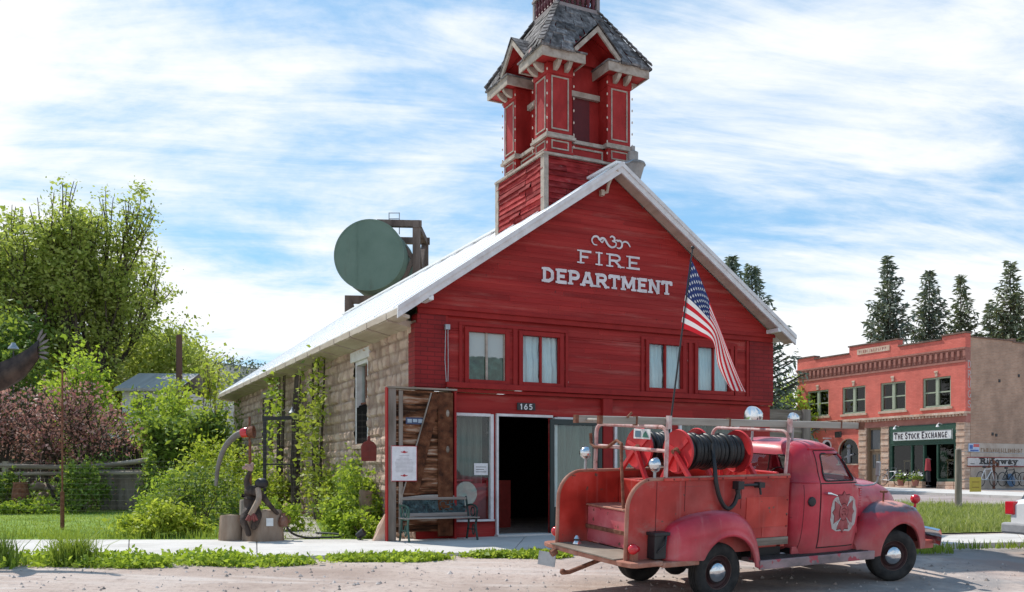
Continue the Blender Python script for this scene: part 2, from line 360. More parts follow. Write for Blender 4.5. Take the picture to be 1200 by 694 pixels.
def lay_text(mb, s, o, u, v, n, h, t=.16, serif=1.0, space=.12, width=None, mi=0, lift=.004, caps_scale=None):
    """flat letters; o origin (left baseline), u right, v up, n out of wall; width: total width to fit"""
    o, u, v, n = Vector(o), Vector(u), Vector(v), Vector(n)
    tot = 0
    for i, c in enumerate(s):
        if c == ' ': tot += .4; continue
        k = caps_scale if (caps_scale and i and s[i-1] != ' ') else 1
        tot += (GL[c][0]+space)*k
    sx = h if width is None else width/tot
    x = 0; cnt = 0
    for i, c in enumerate(s):
        if c == ' ': x += .4; continue
        w, st, sf = GL[c]
        k = caps_scale if (caps_scale and i and s[i-1] != ' ') else 1
        segs = []
        for pl in st:
            for a, b in zip(pl[:-1], pl[1:]): segs.append((a, b, t))
        for (px, py) in sf:
            yy = py + (.05 if py < .3 else -.05)
            segs.append(((px-t*serif, yy), (px+t*serif, yy), t*.6))
        for (a, b, tt) in segs:
            A = Vector((a[0]*sx*k, a[1]*h*k)); B = Vector((b[0]*sx*k, b[1]*h*k))
            d = B-A
            if d.length < 1e-6: continue
            d.normalize(); q = Vector((-d.y, d.x))*(tt*h*.5*k); e = d*(tt*h*.12*k)
            cnt += 1; L = lift + (cnt % 17)*.00035
            P = [A-e-q, B+e-q, B+e+q, A-e+q]
            mb.add([o + u*(x*sx+p.x) + v*p.y + n*L for p in P], [(0,1,2,3)], mi)
        x += (w+space)*k

# ------------------------------------------------------------------ fire hall  (local x along facade, y inwards, absolute z)
ZB = .33
HO = (-2.0, 18.0)
hall = thing('fire_hall', 'red gabled fire hall with shingled bell tower and white roof', 'building', (HO[0], HO[1], ZB), math.atan(.5))
HL = (0, 0, -ZB)
def hp(mb, name, mat, parent=hall, **k):
    return mb.build(name, mat, parent, HL if parent is hall else None, **k)
W = 9.2; XC = 4.6
def boards(mb, x0, x1, z0, z1, y, holes=(), bh=.105, clip=None, mi=0, lap=.007, rng=random.Random(3)):
    zs = set([z0, z1]); z = z0
    while z < z1: zs.add(round(z, 4)); z += bh
    for h in holes:
        for q in (h[2], h[3]):
            if z0 < q < z1: zs.add(q)
    zs = sorted(zs)
    for a, b in zip(zs[:-1], zs[1:]):
        if b-a < .004: continue
        segs = []; t_ = x0
        while t_ < x1: e_ = min(x1, t_+rng.uniform(1.6, 4.2)); segs.append((t_, e_-.002)); t_ = e_
        for h in holes:
            if h[2] < b-.002 and h[3] > a+.002:
                ns = []
                for s0, s1 in segs:
                    if h[1] <= s0 or h[0] >= s1: ns.append((s0, s1)); continue
                    if h[0] > s0: ns.append((s0, h[0]))
                    if h[1] < s1: ns.append((h[1], s1))
                segs = ns
        lp = lap*rng.uniform(.6, 1.25)
        for s0, s1 in segs:
            if clip:
                ca0, ca1 = clip(a); cb0, cb1 = clip(b)
                p0, p1, q0, q1 = max(s0, ca0), min(s1, ca1), max(s0, cb0), min(s1, cb1)
            else: p0, p1, q0, q1 = s0, s1, s0, s1
            if p1 <= p0: continue
            if q1 <= q0: q0 = q1 = (p0+p1)/2
            mb.add([(p0, y-lp, a), (p1, y-lp, a), (q1, y, b), (q0, y, b), (p0, y, a), (p1, y, a)], [(0,1,2,3), (4,5,1,0)], mi)
def roofz(x): return 8.22 - .69*abs(x-XC)

# upper front wall and gable
mb = MB(); boards(mb, .74, 8.48, 3.40, 4.80, 0, [(1.25,2.07,3.55,4.51),(2.47,3.35,3.55,4.52),(5.63,6.55,3.57,4.55),(6.98,7.92,3.57,4.56)])
hp(mb, 'upper_wall', MT['hall_red'])
mb = MB(); boards(mb, .13, W, 4.98, 8.2, -.09, clip=lambda z: (XC-(8.1-z)/.69, XC+(8.1-z)/.69))
hp(mb, 'gable_wall', MT['hall_red'])
mb = MB(); mb.box(.15, W-.02, -.07, -.012, 4.79, 4.98); mb.box(.11, W+.02, -.115, -.075, 4.90, 4.985)
mb.box(.74, 8.48, -.12, -.02, 3.36, 3.47); mb.box(.13, W, -.04, .0, 3.28, 3.355)
hp(mb, 'trim_band', MT['trim_red'], bevel=.008)
for x0, x1 in ((.14, .74), (8.48, W)):
    mb = MB(); mb.box(x0, x1, -.055, .3, 3.36, 4.785); hp(mb, 'brick_pier', MT['brick_red'])
# upper windows
MT['pale_curtain'] = pmat('pale_blue_curtain', [(.62,.70,.76),(.76,.80,.83)], ns=2.5, rough=.9, bmp=.05)
m, nt, b, out = newmat('curtained_glass'); vec = tco(nt)
wv = nt.nodes.new('ShaderNodeTexWave'); wv.inputs['Scale'].default_value = 1.6; wv.inputs['Distortion'].default_value = 4.5; wv.inputs['Detail'].default_value = 1
nt.links.new(vec, wv.inputs['Vector'])
c = ramp(nt, [(.30,.37,.43),(.37,.45,.52),(.47,.54,.60)], wv.outputs[0], .1, .9).outputs[0]
nz = noise(nt, vec, 2.6, 5, .6, stretch=(1,1,.8)); spz = nt.nodes.new('ShaderNodeSeparateXYZ'); nt.links.new(vec, spz.inputs[0])
c = mixc(nt, mth(nt, 'MULTIPLY', sstep(nt, mth(nt, 'ADD', nz.outputs[0], mth(nt, 'MULTIPLY', mth(nt, 'SUBTRACT', 4.0, spz.outputs[2]), .35)), .50, .62), .55), c, (.10,.16,.17))  # reflected trees painted as dark green patches low in the pane
nt.links.new(c, b.inputs['Base Color']); b.inputs['Roughness'].default_value = .06; b.inputs['Coat Weight'].default_value = .5
MT['pane_curtain'] = m
m, nt, b, out = newmat('green_reflection_glass'); vec = tco(nt)  # reflection of greenery painted into the lower pane, pale blind above
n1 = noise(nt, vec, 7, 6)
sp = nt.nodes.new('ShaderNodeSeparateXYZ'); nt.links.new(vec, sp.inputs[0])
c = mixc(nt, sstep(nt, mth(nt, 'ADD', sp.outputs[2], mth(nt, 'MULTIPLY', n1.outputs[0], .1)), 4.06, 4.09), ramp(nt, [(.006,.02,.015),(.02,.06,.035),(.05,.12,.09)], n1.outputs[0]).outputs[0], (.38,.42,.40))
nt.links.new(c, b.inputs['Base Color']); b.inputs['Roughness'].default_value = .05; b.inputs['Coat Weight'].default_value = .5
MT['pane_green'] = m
for k, (x0, x1, z0, z1) in enumerate(((1.25,2.07,3.55,4.51),(2.47,3.35,3.55,4.52),(5.63,6.55,3.57,4.55),(6.98,7.92,3.57,4.56))):
    mb = MB(); t = .09
    for a in ((x0-t, x0, z0-t, z1+t), (x1, x1+t, z0-t, z1+t)): mb.box(a[0], a[1], -.05, .10, a[2], a[3])
    mb.box(x0, x1, -.048, .1, z1, z1+t); mb.box(x0, x1, -.06, .1, z0-t, z0)
    w = hp(mb, 'window_frame', MT['trim_red'], bevel=.006)
    s = MB(); xm = (x0+x1)/2
    s.box(xm-.022, xm+.022, -.01, .05, z0, z1)
    s.box(x0, x0+.022, -.005, .05, z0, z1); s.box(x1-.022, x1, -.005, .05, z0, z1)
    s.build('sash', MT['tower_trim'] if k in (0,) else MT['trim_red'], w)
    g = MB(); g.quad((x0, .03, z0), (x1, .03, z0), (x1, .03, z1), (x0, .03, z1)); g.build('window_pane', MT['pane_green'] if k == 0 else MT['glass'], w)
    if k:
        rc = random.Random(k*3)
        for (a_, b_) in ((x0-.02, xm-rc.uniform(-.02,.02)), (xm+rc.uniform(-.02,.03), x1+.02)):
            P = []; n_ = 46; ph = rc.uniform(0,6); fq = rc.uniform(42,60)
            for i in range(n_+1):
                x = a_+(b_-a_)*i/n_; P.append([(x+.012*math.sin(q*2.1+ph), .115+.022*math.sin(x*fq+ph+.5*q)+.014*math.sin(x*19+ph*2), z0-.03+(z1-z0+.06)*q/6) for q in range(7)])
            c = MB(); c.grid(P); c.build('curtain', MT['pale_curtain'], w)
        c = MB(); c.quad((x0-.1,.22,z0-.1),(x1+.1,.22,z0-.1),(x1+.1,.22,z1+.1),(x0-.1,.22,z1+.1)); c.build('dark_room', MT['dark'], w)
mb = MB()
for x0, x1 in ((1.04, 3.56), (5.42, 8.13)):
    mb.box(x0, x1, -.034, -.018, 4.63, 4.70)
    mb.box(x0, x0+.07, -.034, -.018, 3.47, 4.63); mb.box(x1-.07, x1, -.034, -.018, 3.47, 4.63)
    xm = (x0+x1)/2; mb.box(xm-.05, xm+.05, -.034, -.018, 3.47, 4.63)
mb.box(8.40, 8.48, -.04, -.018, 3.47, 4.79); mb.box(.74, .80, -.04, -.018, 3.47, 4.79)
build_each(mb, 'panel_trim', MT['trim_red'], hall, HL, gap=.03, bevel=.005)

# ground floor front with openings
holes = [(.93,1.80,.72,2.86), (1.90,3.12,.36,2.86), (3.2,4.36,.72,2.86), (4.76,6.25,.72,2.9), (6.5,8.2,.72,2.9)]
mb = MB(); boards(mb, .14, W, .30, 3.28, .06, holes, bh=.14, lap=.006)
hp(mb, 'shopfront_wall', MT['hall_red'])
mb = MB(); mb.box(4.42, 4.66, -.05, .2, .30, 3.278); mb.box(.86, .9, .0, .05, .3, 3.27)
hp(mb, 'door_post', MT['trim_red'], bevel=.01)
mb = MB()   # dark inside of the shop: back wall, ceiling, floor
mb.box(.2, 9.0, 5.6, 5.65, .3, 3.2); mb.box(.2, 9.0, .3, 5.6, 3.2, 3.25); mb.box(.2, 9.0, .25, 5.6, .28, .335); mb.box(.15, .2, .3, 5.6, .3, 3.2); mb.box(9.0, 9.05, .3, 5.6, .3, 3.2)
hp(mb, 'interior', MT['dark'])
mb = MB(); mb.box(1.86, 3.2, -.12, .30, .26, .40); hp(mb, 'door_sill', MT['concrete'], bevel=.01)
mb = MB(); mb.box(1.885, 1.93, -.005, .12, .40, 2.88); mb.box(1.93, 3.2, -.005, .12, 2.83, 2.88)
hp(mb, 'door_frame', MT['white_trim'])
# things standing in the dark room
mb = MB(); mb.box(2.2, 2.7, 2.0, 2.4, .34, 1.2); mb.box(2.85, 3.5, 2.6, 3.0, .34, 1.5); hp(mb, 'cabinet', plain('red_cabinet', (.40,.05,.04), .7))
mb = MB(); mb.tube([(2.5,1.8,2.6),(2.5,1.8,2.78)], .01); mb.sphere((2.5,1.8,2.57), .035, 6); hp(mb, 'pendant_lamp', MT['steel'])
# shop windows
def shop_window(x0, x1, z0, z1, curtain):
    mb = MB(); t = .05
    mb.box(x0-.02, x0+t, -.005, .11, z0, z1); mb.box(x1-t, x1+.02, -.005, .11, z0, z1)
    mb.box(x0+t, x1-t, -.005, .11, z1-t, z1+.01); mb.box(x0-.03, x1+.03, -.03, .11, z0-.04, z0)
    w = hp(mb, 'shop_window', MT['white_trim'], bevel=.005)
    g = MB(); g.quad((x0, .06, z0), (x1, .06, z0), (x1, .06, z1), (x0, .06, z1)); g.build('window_pane', MT['glass'], w)
    if curtain:
        P = []
        n = int((x1-x0)*60)
        for i in range(n+1):
            x = x0+(x1-x0)*i/n; y = .24+.05*math.sin(x*38)+.03*math.sin(x*17+1)
            P.append([(x, y, z0-.05), (x, y, z1)])
        c = MB(); c.grid(P); c.build('curtain', MT['curtain'], w)
    return w
MT['curtain'] = pmat('grey_green_curtain', [(.10,.11,.095),(.165,.18,.155),(.22,.24,.205)], ns=3, stretch=(4,1,.3), rough=.9, bmp=.1)
w = shop_window(.93, 1.80, .72, 2.86, False)
c = MB(); P = []
for i in range(40):
    x = .93+.87*i/39; y = .55+.03*math.sin(x*45); P.append([(x, y, 1.0), (x, y, 2.86)])
c.grid(P); c.build('curtain', MT['curtain'], w)
MT['pinkish'] = pmat('pink_truck_reflection', [(.34,.10,.11),(.44,.16,.17)], ns=3, rough=.8, bmp=.1)
c = MB(); c.box(1.0, 1.78, .30, .5, .72, 1.45); c.box(1.05, 1.5, .32, .48, 1.5, 1.53); c.build('reflection_block', MT['pinkish'], w)  # pink block stands in for the truck's reflection low in this window
c = MB(); c.lathe([(.0,.02),(.12,.0),(.235,-.02),(.25,-.035),(.235,-.045),(.12,-.03),(.0,-.025)], 28, (1.27,.2,1.24), (0,1,0)); c.build('display_plate', plain('pale_glass_plate', (.5,.58,.52), .15), w)
c = MB(); c.box(1.40, 1.71, .045, .05, 1.62, 1.86); sg = c.build('window_notice', MT['white'], w)
c = MB()
for i in range(3): c.box(1.44, 1.67-.05*(i % 2), .0415, .0428, 1.68+i*.05, 1.69+i*.05)
c.build('notice_print', MT['black'], w)
shop_window(4.76, 6.25, .72, 2.9, True); shop_window(6.5, 8.2, .72, 2.9, True)
shop_window(3.26, 4.34, .72, 2.84, True)
# open glazed door leaf folded back over the window
MT['door_green'] = plain('dark_green_door_paint', (.012,.026,.024), .4)
mb = MB(); mb.box(3.10, 3.20, -.07, -.03, .40, 2.80); mb.box(4.28, 4.38, -.07, -.03, .40, 2.80); mb.box(3.20, 4.28, -.07, -.03, 2.68, 2.80); mb.box(3.20, 4.28, -.07, -.03, .40, .95)
d = hp(mb, 'door_leaf', MT['door_green'], bevel=.006)
g = MB(); g.quad((3.2,-.05,.95),(4.28,-.05,.95),(4.28,-.05,2.68),(3.2,-.05,2.68)); g.build('door_pane', MT['glass'], d)
g = MB(); g.tube([(4.33,-.07,1.3),(4.33,-.11,1.3),(4.33,-.11,1.5),(4.33,-.07,1.5)], .012); g.build('door_handle', MT['steel'], d)
# street number
mb = MB(); mb.box(2.37, 2.79, .015, .035, 2.97, 3.12); pl = hp(mb, 'number_plate', MT['black'])
mb = MB(); lay_text(mb, '165', (2.43,.015,2.985), (1,0,0), (0,0,1), (0,-1,0), .11, .2, 0, .25, .32); mb.build('house_number', MT['white'], pl)
# painted lettering on the gable
mb = MB(); N = (0,-1,0)
yt = -.112
lay_text(mb, 'FIRE', (3.74, yt, 6.13), (1,0,0), (0,0,1), N, .28, .17, 1.1, .26, 1.70)
lay_text(mb, 'DEPARTMENT', (2.88, yt, 5.66), (1,0,0), (0,0,1), N, .285, .25, .72, .11, 3.34)
lt = hp(mb, 'painted_lettering', MT['lettering'])
mb = MB()   # flourish above the words
def curl(pts, w0=.018, w1=.036):
    n = len(pts)
    for i in range(n-1):
        a = Vector((pts[i][0], yt-.004-.0003*(i % 5), pts[i][1])); b_ = Vector((pts[i+1][0], yt-.004-.0003*(i % 5), pts[i+1][1]))
        d = (b_-a).normalized(); q = Vector((-d.z, 0, d.x))
        f = math.sin(math.pi*(i+.5)/n); f2 = f
        wa = w0+(w1-w0)*f
        mb.add([a-q*wa*.5-d*.004, b_-q*wa*.5+d*.004, b_+q*wa*.5+d*.004, a+q*wa*.5-d*.004], [(0,1,2,3)])
cx, cz = 4.60, 6.66
def wave(pts, n=5):
    out = []; P = [Vector((a, b_)) for a, b_ in pts]
    for i in range(len(P)-1):
        p0, p1, p2, p3 = P[max(0,i-1)], P[i], P[i+1], P[min(len(P)-1,i+2)]
        for k in range(n):
            t = k/n; q = .5*((2*p1)+(p2-p0)*t+(2*p0-5*p1+4*p2-p3)*t*t+(3*p1-p0-3*p2+p3)*t**3); out.append((q.x+cx, q.y+cz))
    out.append((P[-1].x+cx, P[-1].y+cz)); return out
curl(wave([(-.38,-.10),(-.46,-.09),(-.51,-.01),(-.46,.07),(-.37,.08),(-.31,.02),(-.26,.06),(-.19,.05),(-.13,-.03),(-.08,-.08),(.0,-.11),(.09,-.07),(.10,.0),(.03,.02)]), .02, .05)
curl(wave([(-.30,.00),(-.25,-.03),(-.22,.02)]), .02, .03)
curl(wave([(-.05,.10),(.0,.13),(.06,.10),(.05,.04),(.0,.03)]), .02, .045)
curl(wave([(.06,.03),(.13,.06),(.20,.04)]), .015, .03)
curl(wave([(.12,-.10),(.19,-.11),(.25,-.06),(.25,.02),(.19,.06),(.14,.03)]), .02, .045)
curl(wave([(.25,-.01),(.30,.04),(.36,.05),(.42,.02),(.47,-.05)]), .02, .04)
build_each(mb, 'painted_flourish', MT['lettering'], lt, gap=.012)

# stone long wall (x = 0, y 0..20) with real rough-faced blocks, two tall windows
def stone_wall():
    mb = MB(); rg = np.random.default_rng(3)
    op = [(3.06, 4.06, 2.32, 4.27), (12.9, 14.5, 2.29, 4.2)]
    y0, y1, z0, z1 = 0.02, 20.0, .2, 4.66
    st = .055; ny = int((y1-y0)/st); nz = int((z1-z0)/st)
    yy = np.linspace(y0, y1, ny+1); zz = np.linspace(z0, z1, nz+1)
    course = np.cumsum(rg.uniform(.15, .30, 50))+z0
    disp = np.zeros((ny+1, nz+1))
    offs = {}
    joints = [np.cumsum(rg.uniform(.18, .60, 110)) for _ in range(51)]
    from mathutils import noise as mn
    for j, z in enumerate(zz):
        ci = int(np.searchsorted(course, z)); zc0 = course[ci-1] if ci else z0; zc1 = course[ci]
        dz = min(z-zc0, zc1-z)
        jt = joints[ci]
        for i, y in enumerate(yy):
            bi = int(np.searchsorted(jt, y)); a = jt[bi-1] if bi else 0; b_ = jt[bi]
            d = min(dz, y-a, b_-y)
            key = (ci, bi)
            if key not in offs: offs[key] = (rg.uniform(-.008, .04), rg.uniform(.008, .02))
            e = min(1, max(0, d/.045)); e = e*e*(3-2*e)
            nn = mn.fractal(Vector((0, y*6, z*6)), 1, 2, 5)*.034
            disp[i, j] = e*(offs[key][0]+.02) + nn*e + mn.noise(Vector((5, y*1.2, z*1.2)))*.008
    vs = [(-disp[i, j], yy[i], zz[j]) for i in range(ny+1) for j in range(nz+1)]
    fs = []
    for i in range(ny):
        for j in range(nz):
            yc = (yy[i]+yy[i+1])/2; zc = (zz[j]+zz[j+1])/2
            if any(o[0] < yc < o[1] and o[2] < zc < o[3] for o in op): continue
            a = i*(nz+1)+j
            fs.append((a, a+1, a+nz+2, a+nz+1))
    mb.add(vs, fs, 0, False)
    tint = []
    for i, y in enumerate(yy):
        for j, z in enumerate(zz):
            ci = int(np.searchsorted(course, z)); bi = int(np.searchsorted(joints[ci], y)); o = offs.get((ci, bi), (0,0))
            t = .5+((o[0]+.012)/.042-.5)*.9
            zc0 = course[ci-1] if ci else z0; a = joints[ci][bi-1] if bi else 0
            d = min(z-zc0, course[ci]-z, y-a, joints[ci][bi]-y)
            if d < .03: t = .02
            tint.append(t)
    return mb, tint
MT['wallstone'] = pmat('rough_wall_sandstone', [(.33,.235,.185),(.47,.36,.295),(.60,.50,.42)], ns=2.6, rough=.95, bmp=1.0, bs=20, bd=.03, spec=.12, lo=.28, hi=.72)
nt_ = MT['wallstone'].node_tree; b_ = [n for n in nt_.nodes if n.type == 'BSDF_PRINCIPLED'][0]
at_n = nt_.nodes.new('ShaderNodeAttribute'); at_n.attribute_name = 'block_tint'
lk = b_.inputs['Base Color'].links[0].from_socket
nt_.links.new(mixc(nt_, 1, lk, ramp(nt_, [(.68,.63,.60),(1.0,.97,.94),(1.16,1.10,1.05)], at_n.outputs['Fac'], 0, 1).outputs[0], 'MULTIPLY'), b_.inputs['Base Color'])
smb, tint = stone_wall(); HS_ = (.14, 0, -ZB)
w = smb.build('stone_wall', MT['wallstone'], hall, HS_)
ca_ = w.data.attributes.new('block_tint', 'FLOAT', 'POINT'); ca_.data.foreach_set('value', tint)
mb = MB(); mb.box(.12, 8.9, 19.8, 20.0, .2, 4.7); mb.box(W-.1, W, .3, 20, .2, 4.7)
mb.prism([(-.0,4.7),(W,4.7),(XC,8.1)], (0,19.95,0), (1,0,0), (0,0,1), (0,1,0), .05); hp(mb, 'rear_wall', MT['stone'])
mb = MB(); mb.box(.085, .20, -.0545, .30, 3.36, 4.60); hp(mb, 'brick_pier', MT['brick_red'])
for (y0, y1, z0, z1, pale) in ((3.06,4.06,2.32,4.27,1),(12.9,14.5,2.29,4.2,0)):
    mb = MB(); mb.box(-.06, .25, y0-.22, y1+.22, z1, z1+.24)
    l = mb.build('lintel', MT['white_trim'] if pale else MT['tower_trim'], hall, HS_, bevel=.015)
    mb = MB(); mb.box(-.07, .25, y0-.08, y1+.08, z0-.1, z0); mb.build('window_sill', MT['stone'], hall, HS_, bevel=.015)
    mb = MB(); t = .09
    mb.box(.0, .2, y0, y0+t, z0, z1); mb.box(.0, .2, y1-t, y1, z0, z1); mb.box(.0, .2, y0+t, y1-t, z1-t, z1)
    f = mb.build('tall_window', MT['white_trim'] if pale else MT['wood_grey'], hall, HS_, bevel=.006)
    mb = MB(); mb.box(.1, .16, (y0+y1)/2-.03, (y0+y1)/2+.03, z0, z1-t); mb.box(.11, .15, y0+t, y1-t, (z0+z1)/2-.02, (z0+z1)/2+.02)
    mb.build('sash', MT['rust'], f)
    mb = MB(); mb.quad((.14,y0,z0),(.14,y1,z0),(.14,y1,z1),(.14,y0,z1)); mb.build('window_pane', MT['glass'], f)
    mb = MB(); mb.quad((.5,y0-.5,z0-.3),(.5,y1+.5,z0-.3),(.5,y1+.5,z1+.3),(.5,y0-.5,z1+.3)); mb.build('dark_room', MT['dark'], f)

# roof
mb = MB(); ya, yb = -.45, 20.3
for sgn in (-1, 1):
    def X(d): return XC+sgn*min(d, 4.89 if sgn > 0 else 9)
    ez = .12 if sgn > 0 else 0
    prof = [(0,8.25),(5.0,4.80)]
    for i in range(1):
        a, b_ = X(0), X(5.0)
        v = [(a,ya,8.27),(b_,ya,4.82+ez),(b_,yb,4.82+ez),(a,yb,8.27),(a,ya,8.17),(b_,ya,4.72+ez),(b_,yb,4.72+ez),(a,yb,8.17)]
        mb.add(v, [(0,1,2,3),(7,6,5,4),(0,4,5,1),(1,5,6,2),(2,6,7,3)])
    y = ya+.3
    while y < yb-.2:
        a, b_ = X(.02), X(4.99)
        mb.bar((a,y,8.285), (b_,y,4.84+ez), .025, .02); y += 1.2
mb.bar((XC,ya,8.29), (XC,yb,8.29), .22, .05)
hp(mb, 'roof', MT['roof_white'])
for sgn in (-1, 1):
    mb = MB()
    p = Vector((XC, 0, 8.13)); q = Vector((XC+(4.90 if sgn > 0 else -5.02), 0, 4.78 if sgn > 0 else 4.66))
    def rk(y0, y1, dz0, dz1):
        vs = []
        for y in (y0, y1):
            vs += [(p.x, y, p.z+dz0), (q.x, y, q.z+dz0), (q.x, y, q.z+dz1), (p.x, y, p.z+dz1)]
        mb.add(vs, [(0,1,2,3),(7,6,5,4),(0,4,5,1),(1,5,6,2),(2,6,7,3),(3,7,4,0)])
    rk(-.50, -.452, -.075, .10); rk(-.525, -.502, .06, .155)
    hp(mb, 'rake_board', MT['white_trim'])
    mb = MB(); mb.add([(p.x,-.45,p.z-.02),(q.x,-.45,q.z-.02),(q.x,-.1,q.z-.02),(p.x,-.1,p.z-.02)], [(0,1,2,3)]); hp(mb, 'rake_soffit', MT['trim_red'] if False else MT['soffit'])
mb = MB()    # boxed eave in short lengths along the stone wall
y = -.44; k = 0
while y < 20.1:
    d = .012*(k % 2); L = .62; d = .02*(k % 2)
    mb.add([(-.40,y,4.72-d),(.12 if y > -.2 else -.16,y,4.66),(.12 if y > -.2 else -.16,y+L-.05,4.66),(-.40,y+L-.05,4.72-d),(-.40,y,4.645-d),(.12 if y > -.2 else -.16,y,4.53 if y > -.2 else 4.6),(.12 if y > -.2 else -.16,y+L-.05,4.53 if y > -.2 else 4.6),(-.40,y+L-.05,4.645-d)],
           [(0,1,2,3),(7,6,5,4),(0,4,5,1),(1,5,6,2),(2,6,7,3),(3,7,4,0)]); y += L; k += 1
hp(mb, 'eave_soffit', MT['soffit'])
mb = MB(); y = ya; k = 0
while y < yb-.1:
    mb.box(-.42-.008*(k % 2), -.402, y, min(yb, y+.60), 4.655-.012*(k % 2), 4.775); y += .62; k += 1
hp(mb, 'eave_fascia', MT['soffit'])
for x in (.26, 9.0):
    mb = MB(); mb.box(x-.05, x+.05, -.5, -.09, 4.98, 5.07); hp(mb, 'outrigger', MT['white'], bevel=.01)
# small fittings
mb = MB(); mb.box(.70, .80, -.14, -.05, 4.50, 4.60); mb.tube([(.73,-.07,4.5),(.72,-.06,3.9),(.76,-.06,3.3)], .008, 6); mb.tube([(.78,-.07,4.5),(.79,-.06,3.8),(.78,-.06,3.3)], .008, 6)
hp(mb, 'junction_box', MT['steel'])
mb = MB(); mb.tube([(4.5,-.5,8.1),(4.45,-.35,8.0),(4.42,-.25,7.85),(4.42,-.2,7.7),(4.3,-.12,7.68)], .035, 8); mb.box(4.28,4.36,-.2,-.1,7.62,7.74); hp(mb, 'conduit', MT['soffit'])
mb = MB(); o = (5.42,.3,0)
mb.lathe([(.05,7.5),(.06,8.15),(.16,8.2),(.20,8.35),(.26,8.55),(.29,8.57),(.27,8.62),(.12,8.66),(.12,8.86),(.05,8.9),(.05,9.0),(0,9.01)], 20, o)
hp(mb, 'siren', pmat('grey_siren_metal', [(.22,.20,.19),(.36,.33,.31)], ns=6, rough=.55, bmp=.1, metal=.3))
mb = MB(); mb.tube([(4.6,-.3,8.32),(5.0,-.1,8.45),(5.3,.1,8.62)], .02, 6); hp(mb, 'siren_brace', MT['steel'])

# ------------------------------------------------------------------ tower
tw = MB()
BX0, BX1, BY0, BY1 = 3.42, 5.78, .78, 3.14
TX, TY = 4.62, 1.92
def rows(mb, side, z0, z1, bh, rng):
    """rough board rows on a face of the tower base; side 0 front,1 left,2 right,3 back"""
    z = z0
    while z < z1-.01:
        zt = min(z+bh, z1); t = 0
        L = BX1-BX0
        while t < L:
            e = min(L, t+rng.uniform(.5, 1.6)); lp = rng.uniform(.012, .05); dz = rng.uniform(-.012, .012); g = .004
            P = [(t+g, -lp, z+dz-.02), (e-g, -lp*rng.uniform(.7,1.2), z+rng.uniform(-.012,.012)-.02), (e-g, 0, zt), (t+g, 0, zt), (t+g, .01, z), (e-g, .01, z)]
            Q = []
            for (a, d, zz) in P:
                if side == 0: Q.append((BX0+a, BY0+d, zz))
                elif side == 1: Q.append((BX0+d, BY1-a, zz))
                elif side == 2: Q.append((BX1-d, BY0+a, zz))
                else: Q.append((BX1-a, BY1-d, zz))
            mb.add(Q, [(0,1,2,3),(4,5,1,0)])
            t = e
        z = zt
r_ = random.Random(4)
for s in range(4): rows(tw, s, 7.0 if s != 2 else 7.0, 8.66, .125, r_)
tower = hp(tw, 'bell_tower', MT['shingle_red'])
def tp(mb, name, mat, **k): return mb.build(name, mat, tower, **k)
mb = MB()
for x, y in ((BX0,BY0),(BX0,BY1),(BX1,BY0),(BX1,BY1)):
    sx = 1 if x == BX0 else -1; sy = 1 if y == BY0 else -1
    mb.box(min(x-.04*sx, x+.07*sx), max(x-.04*sx, x+.07*sx), min(y-.06*sy, y+.10*sy), max(y-.06*sy, y+.10*sy), 6.6, 8.665)
tp(mb, 'corner_board', MT['tower_trim'])
mb = MB(); mb.box(BX0-.06, BX1+.06, BY0-.07, BY1+.06, 8.665, 8.715); tp(mb, 'sill_trim', MT['tower_trim'])
CI = .62
mb = MB(); mb.box(3.92, 5.32, 1.23, 2.61, 8.7, 11.75); mb.box(3.54, 5.70, .84, 3.0, 8.716, 8.76)
core = tp(mb, 'tower_core', MT['tower_red'])
mb = MB()
for (ux, uy) in ((1,0),(0,1)):
    for sg in (-1,1):
        # low panel, sill band, lintel on each recessed side
        def B(a0, a1, d0, d1, z0, z1):
            if uy == 0:   # faces along x: front/back
                y0 = TY+sg*(.69+d0); y1 = TY+sg*(.69+d1); mb.box(TX+a0, TX+a1, min(y0,y1), max(y0,y1), z0, z1)
            else:
                x0 = TX+sg*(.70+d0); x1 = TX+sg*(.70+d1); mb.box(min(x0,x1), max(x0,x1), TY+a0, TY+a1, z0, z1)
        B(-.5,.5,.24,.32,9.08,9.16); B(-.45,.45,.012,.10,10.25,10.37)
        B(-.42,.42,.262,.28,8.98,9.02); B(-.42,.42,.262,.28,8.80,8.83); B(-.42,-.385,.262,.28,8.83,8.98); B(.385,.42,.262,.28,8.83,8.98)
build_each(mb, 'band_trim', MT['tower_trim'], tower, gap=.02)
mb = MB()
for sg in (-1,1):
    y0 = TY+sg*.69; y1 = TY+sg*.945; mb.box(TX-.5, TX+.5, min(y0,y1), max(y0,y1), 8.716, 9.08)
    x0 = TX+sg*.70; x1 = TX+sg*.955; mb.box(min(x0,x1), max(x0,x1), TY-.5, TY+.5, 8.717, 9.08)
tp(mb, 'parapet_panel', MT['tower_red'])
mb = MB(); mb.box(TX-.22, TX+.22, TY-.705, TY-.692, 9.2, 10.25); mb.box(TX-.715, TX-.702, TY-.22, TY+.22, 9.2, 10.25); build_each(mb, 'louvre', plain('dark_louvre', (.10,.008,.012), .7), tower)
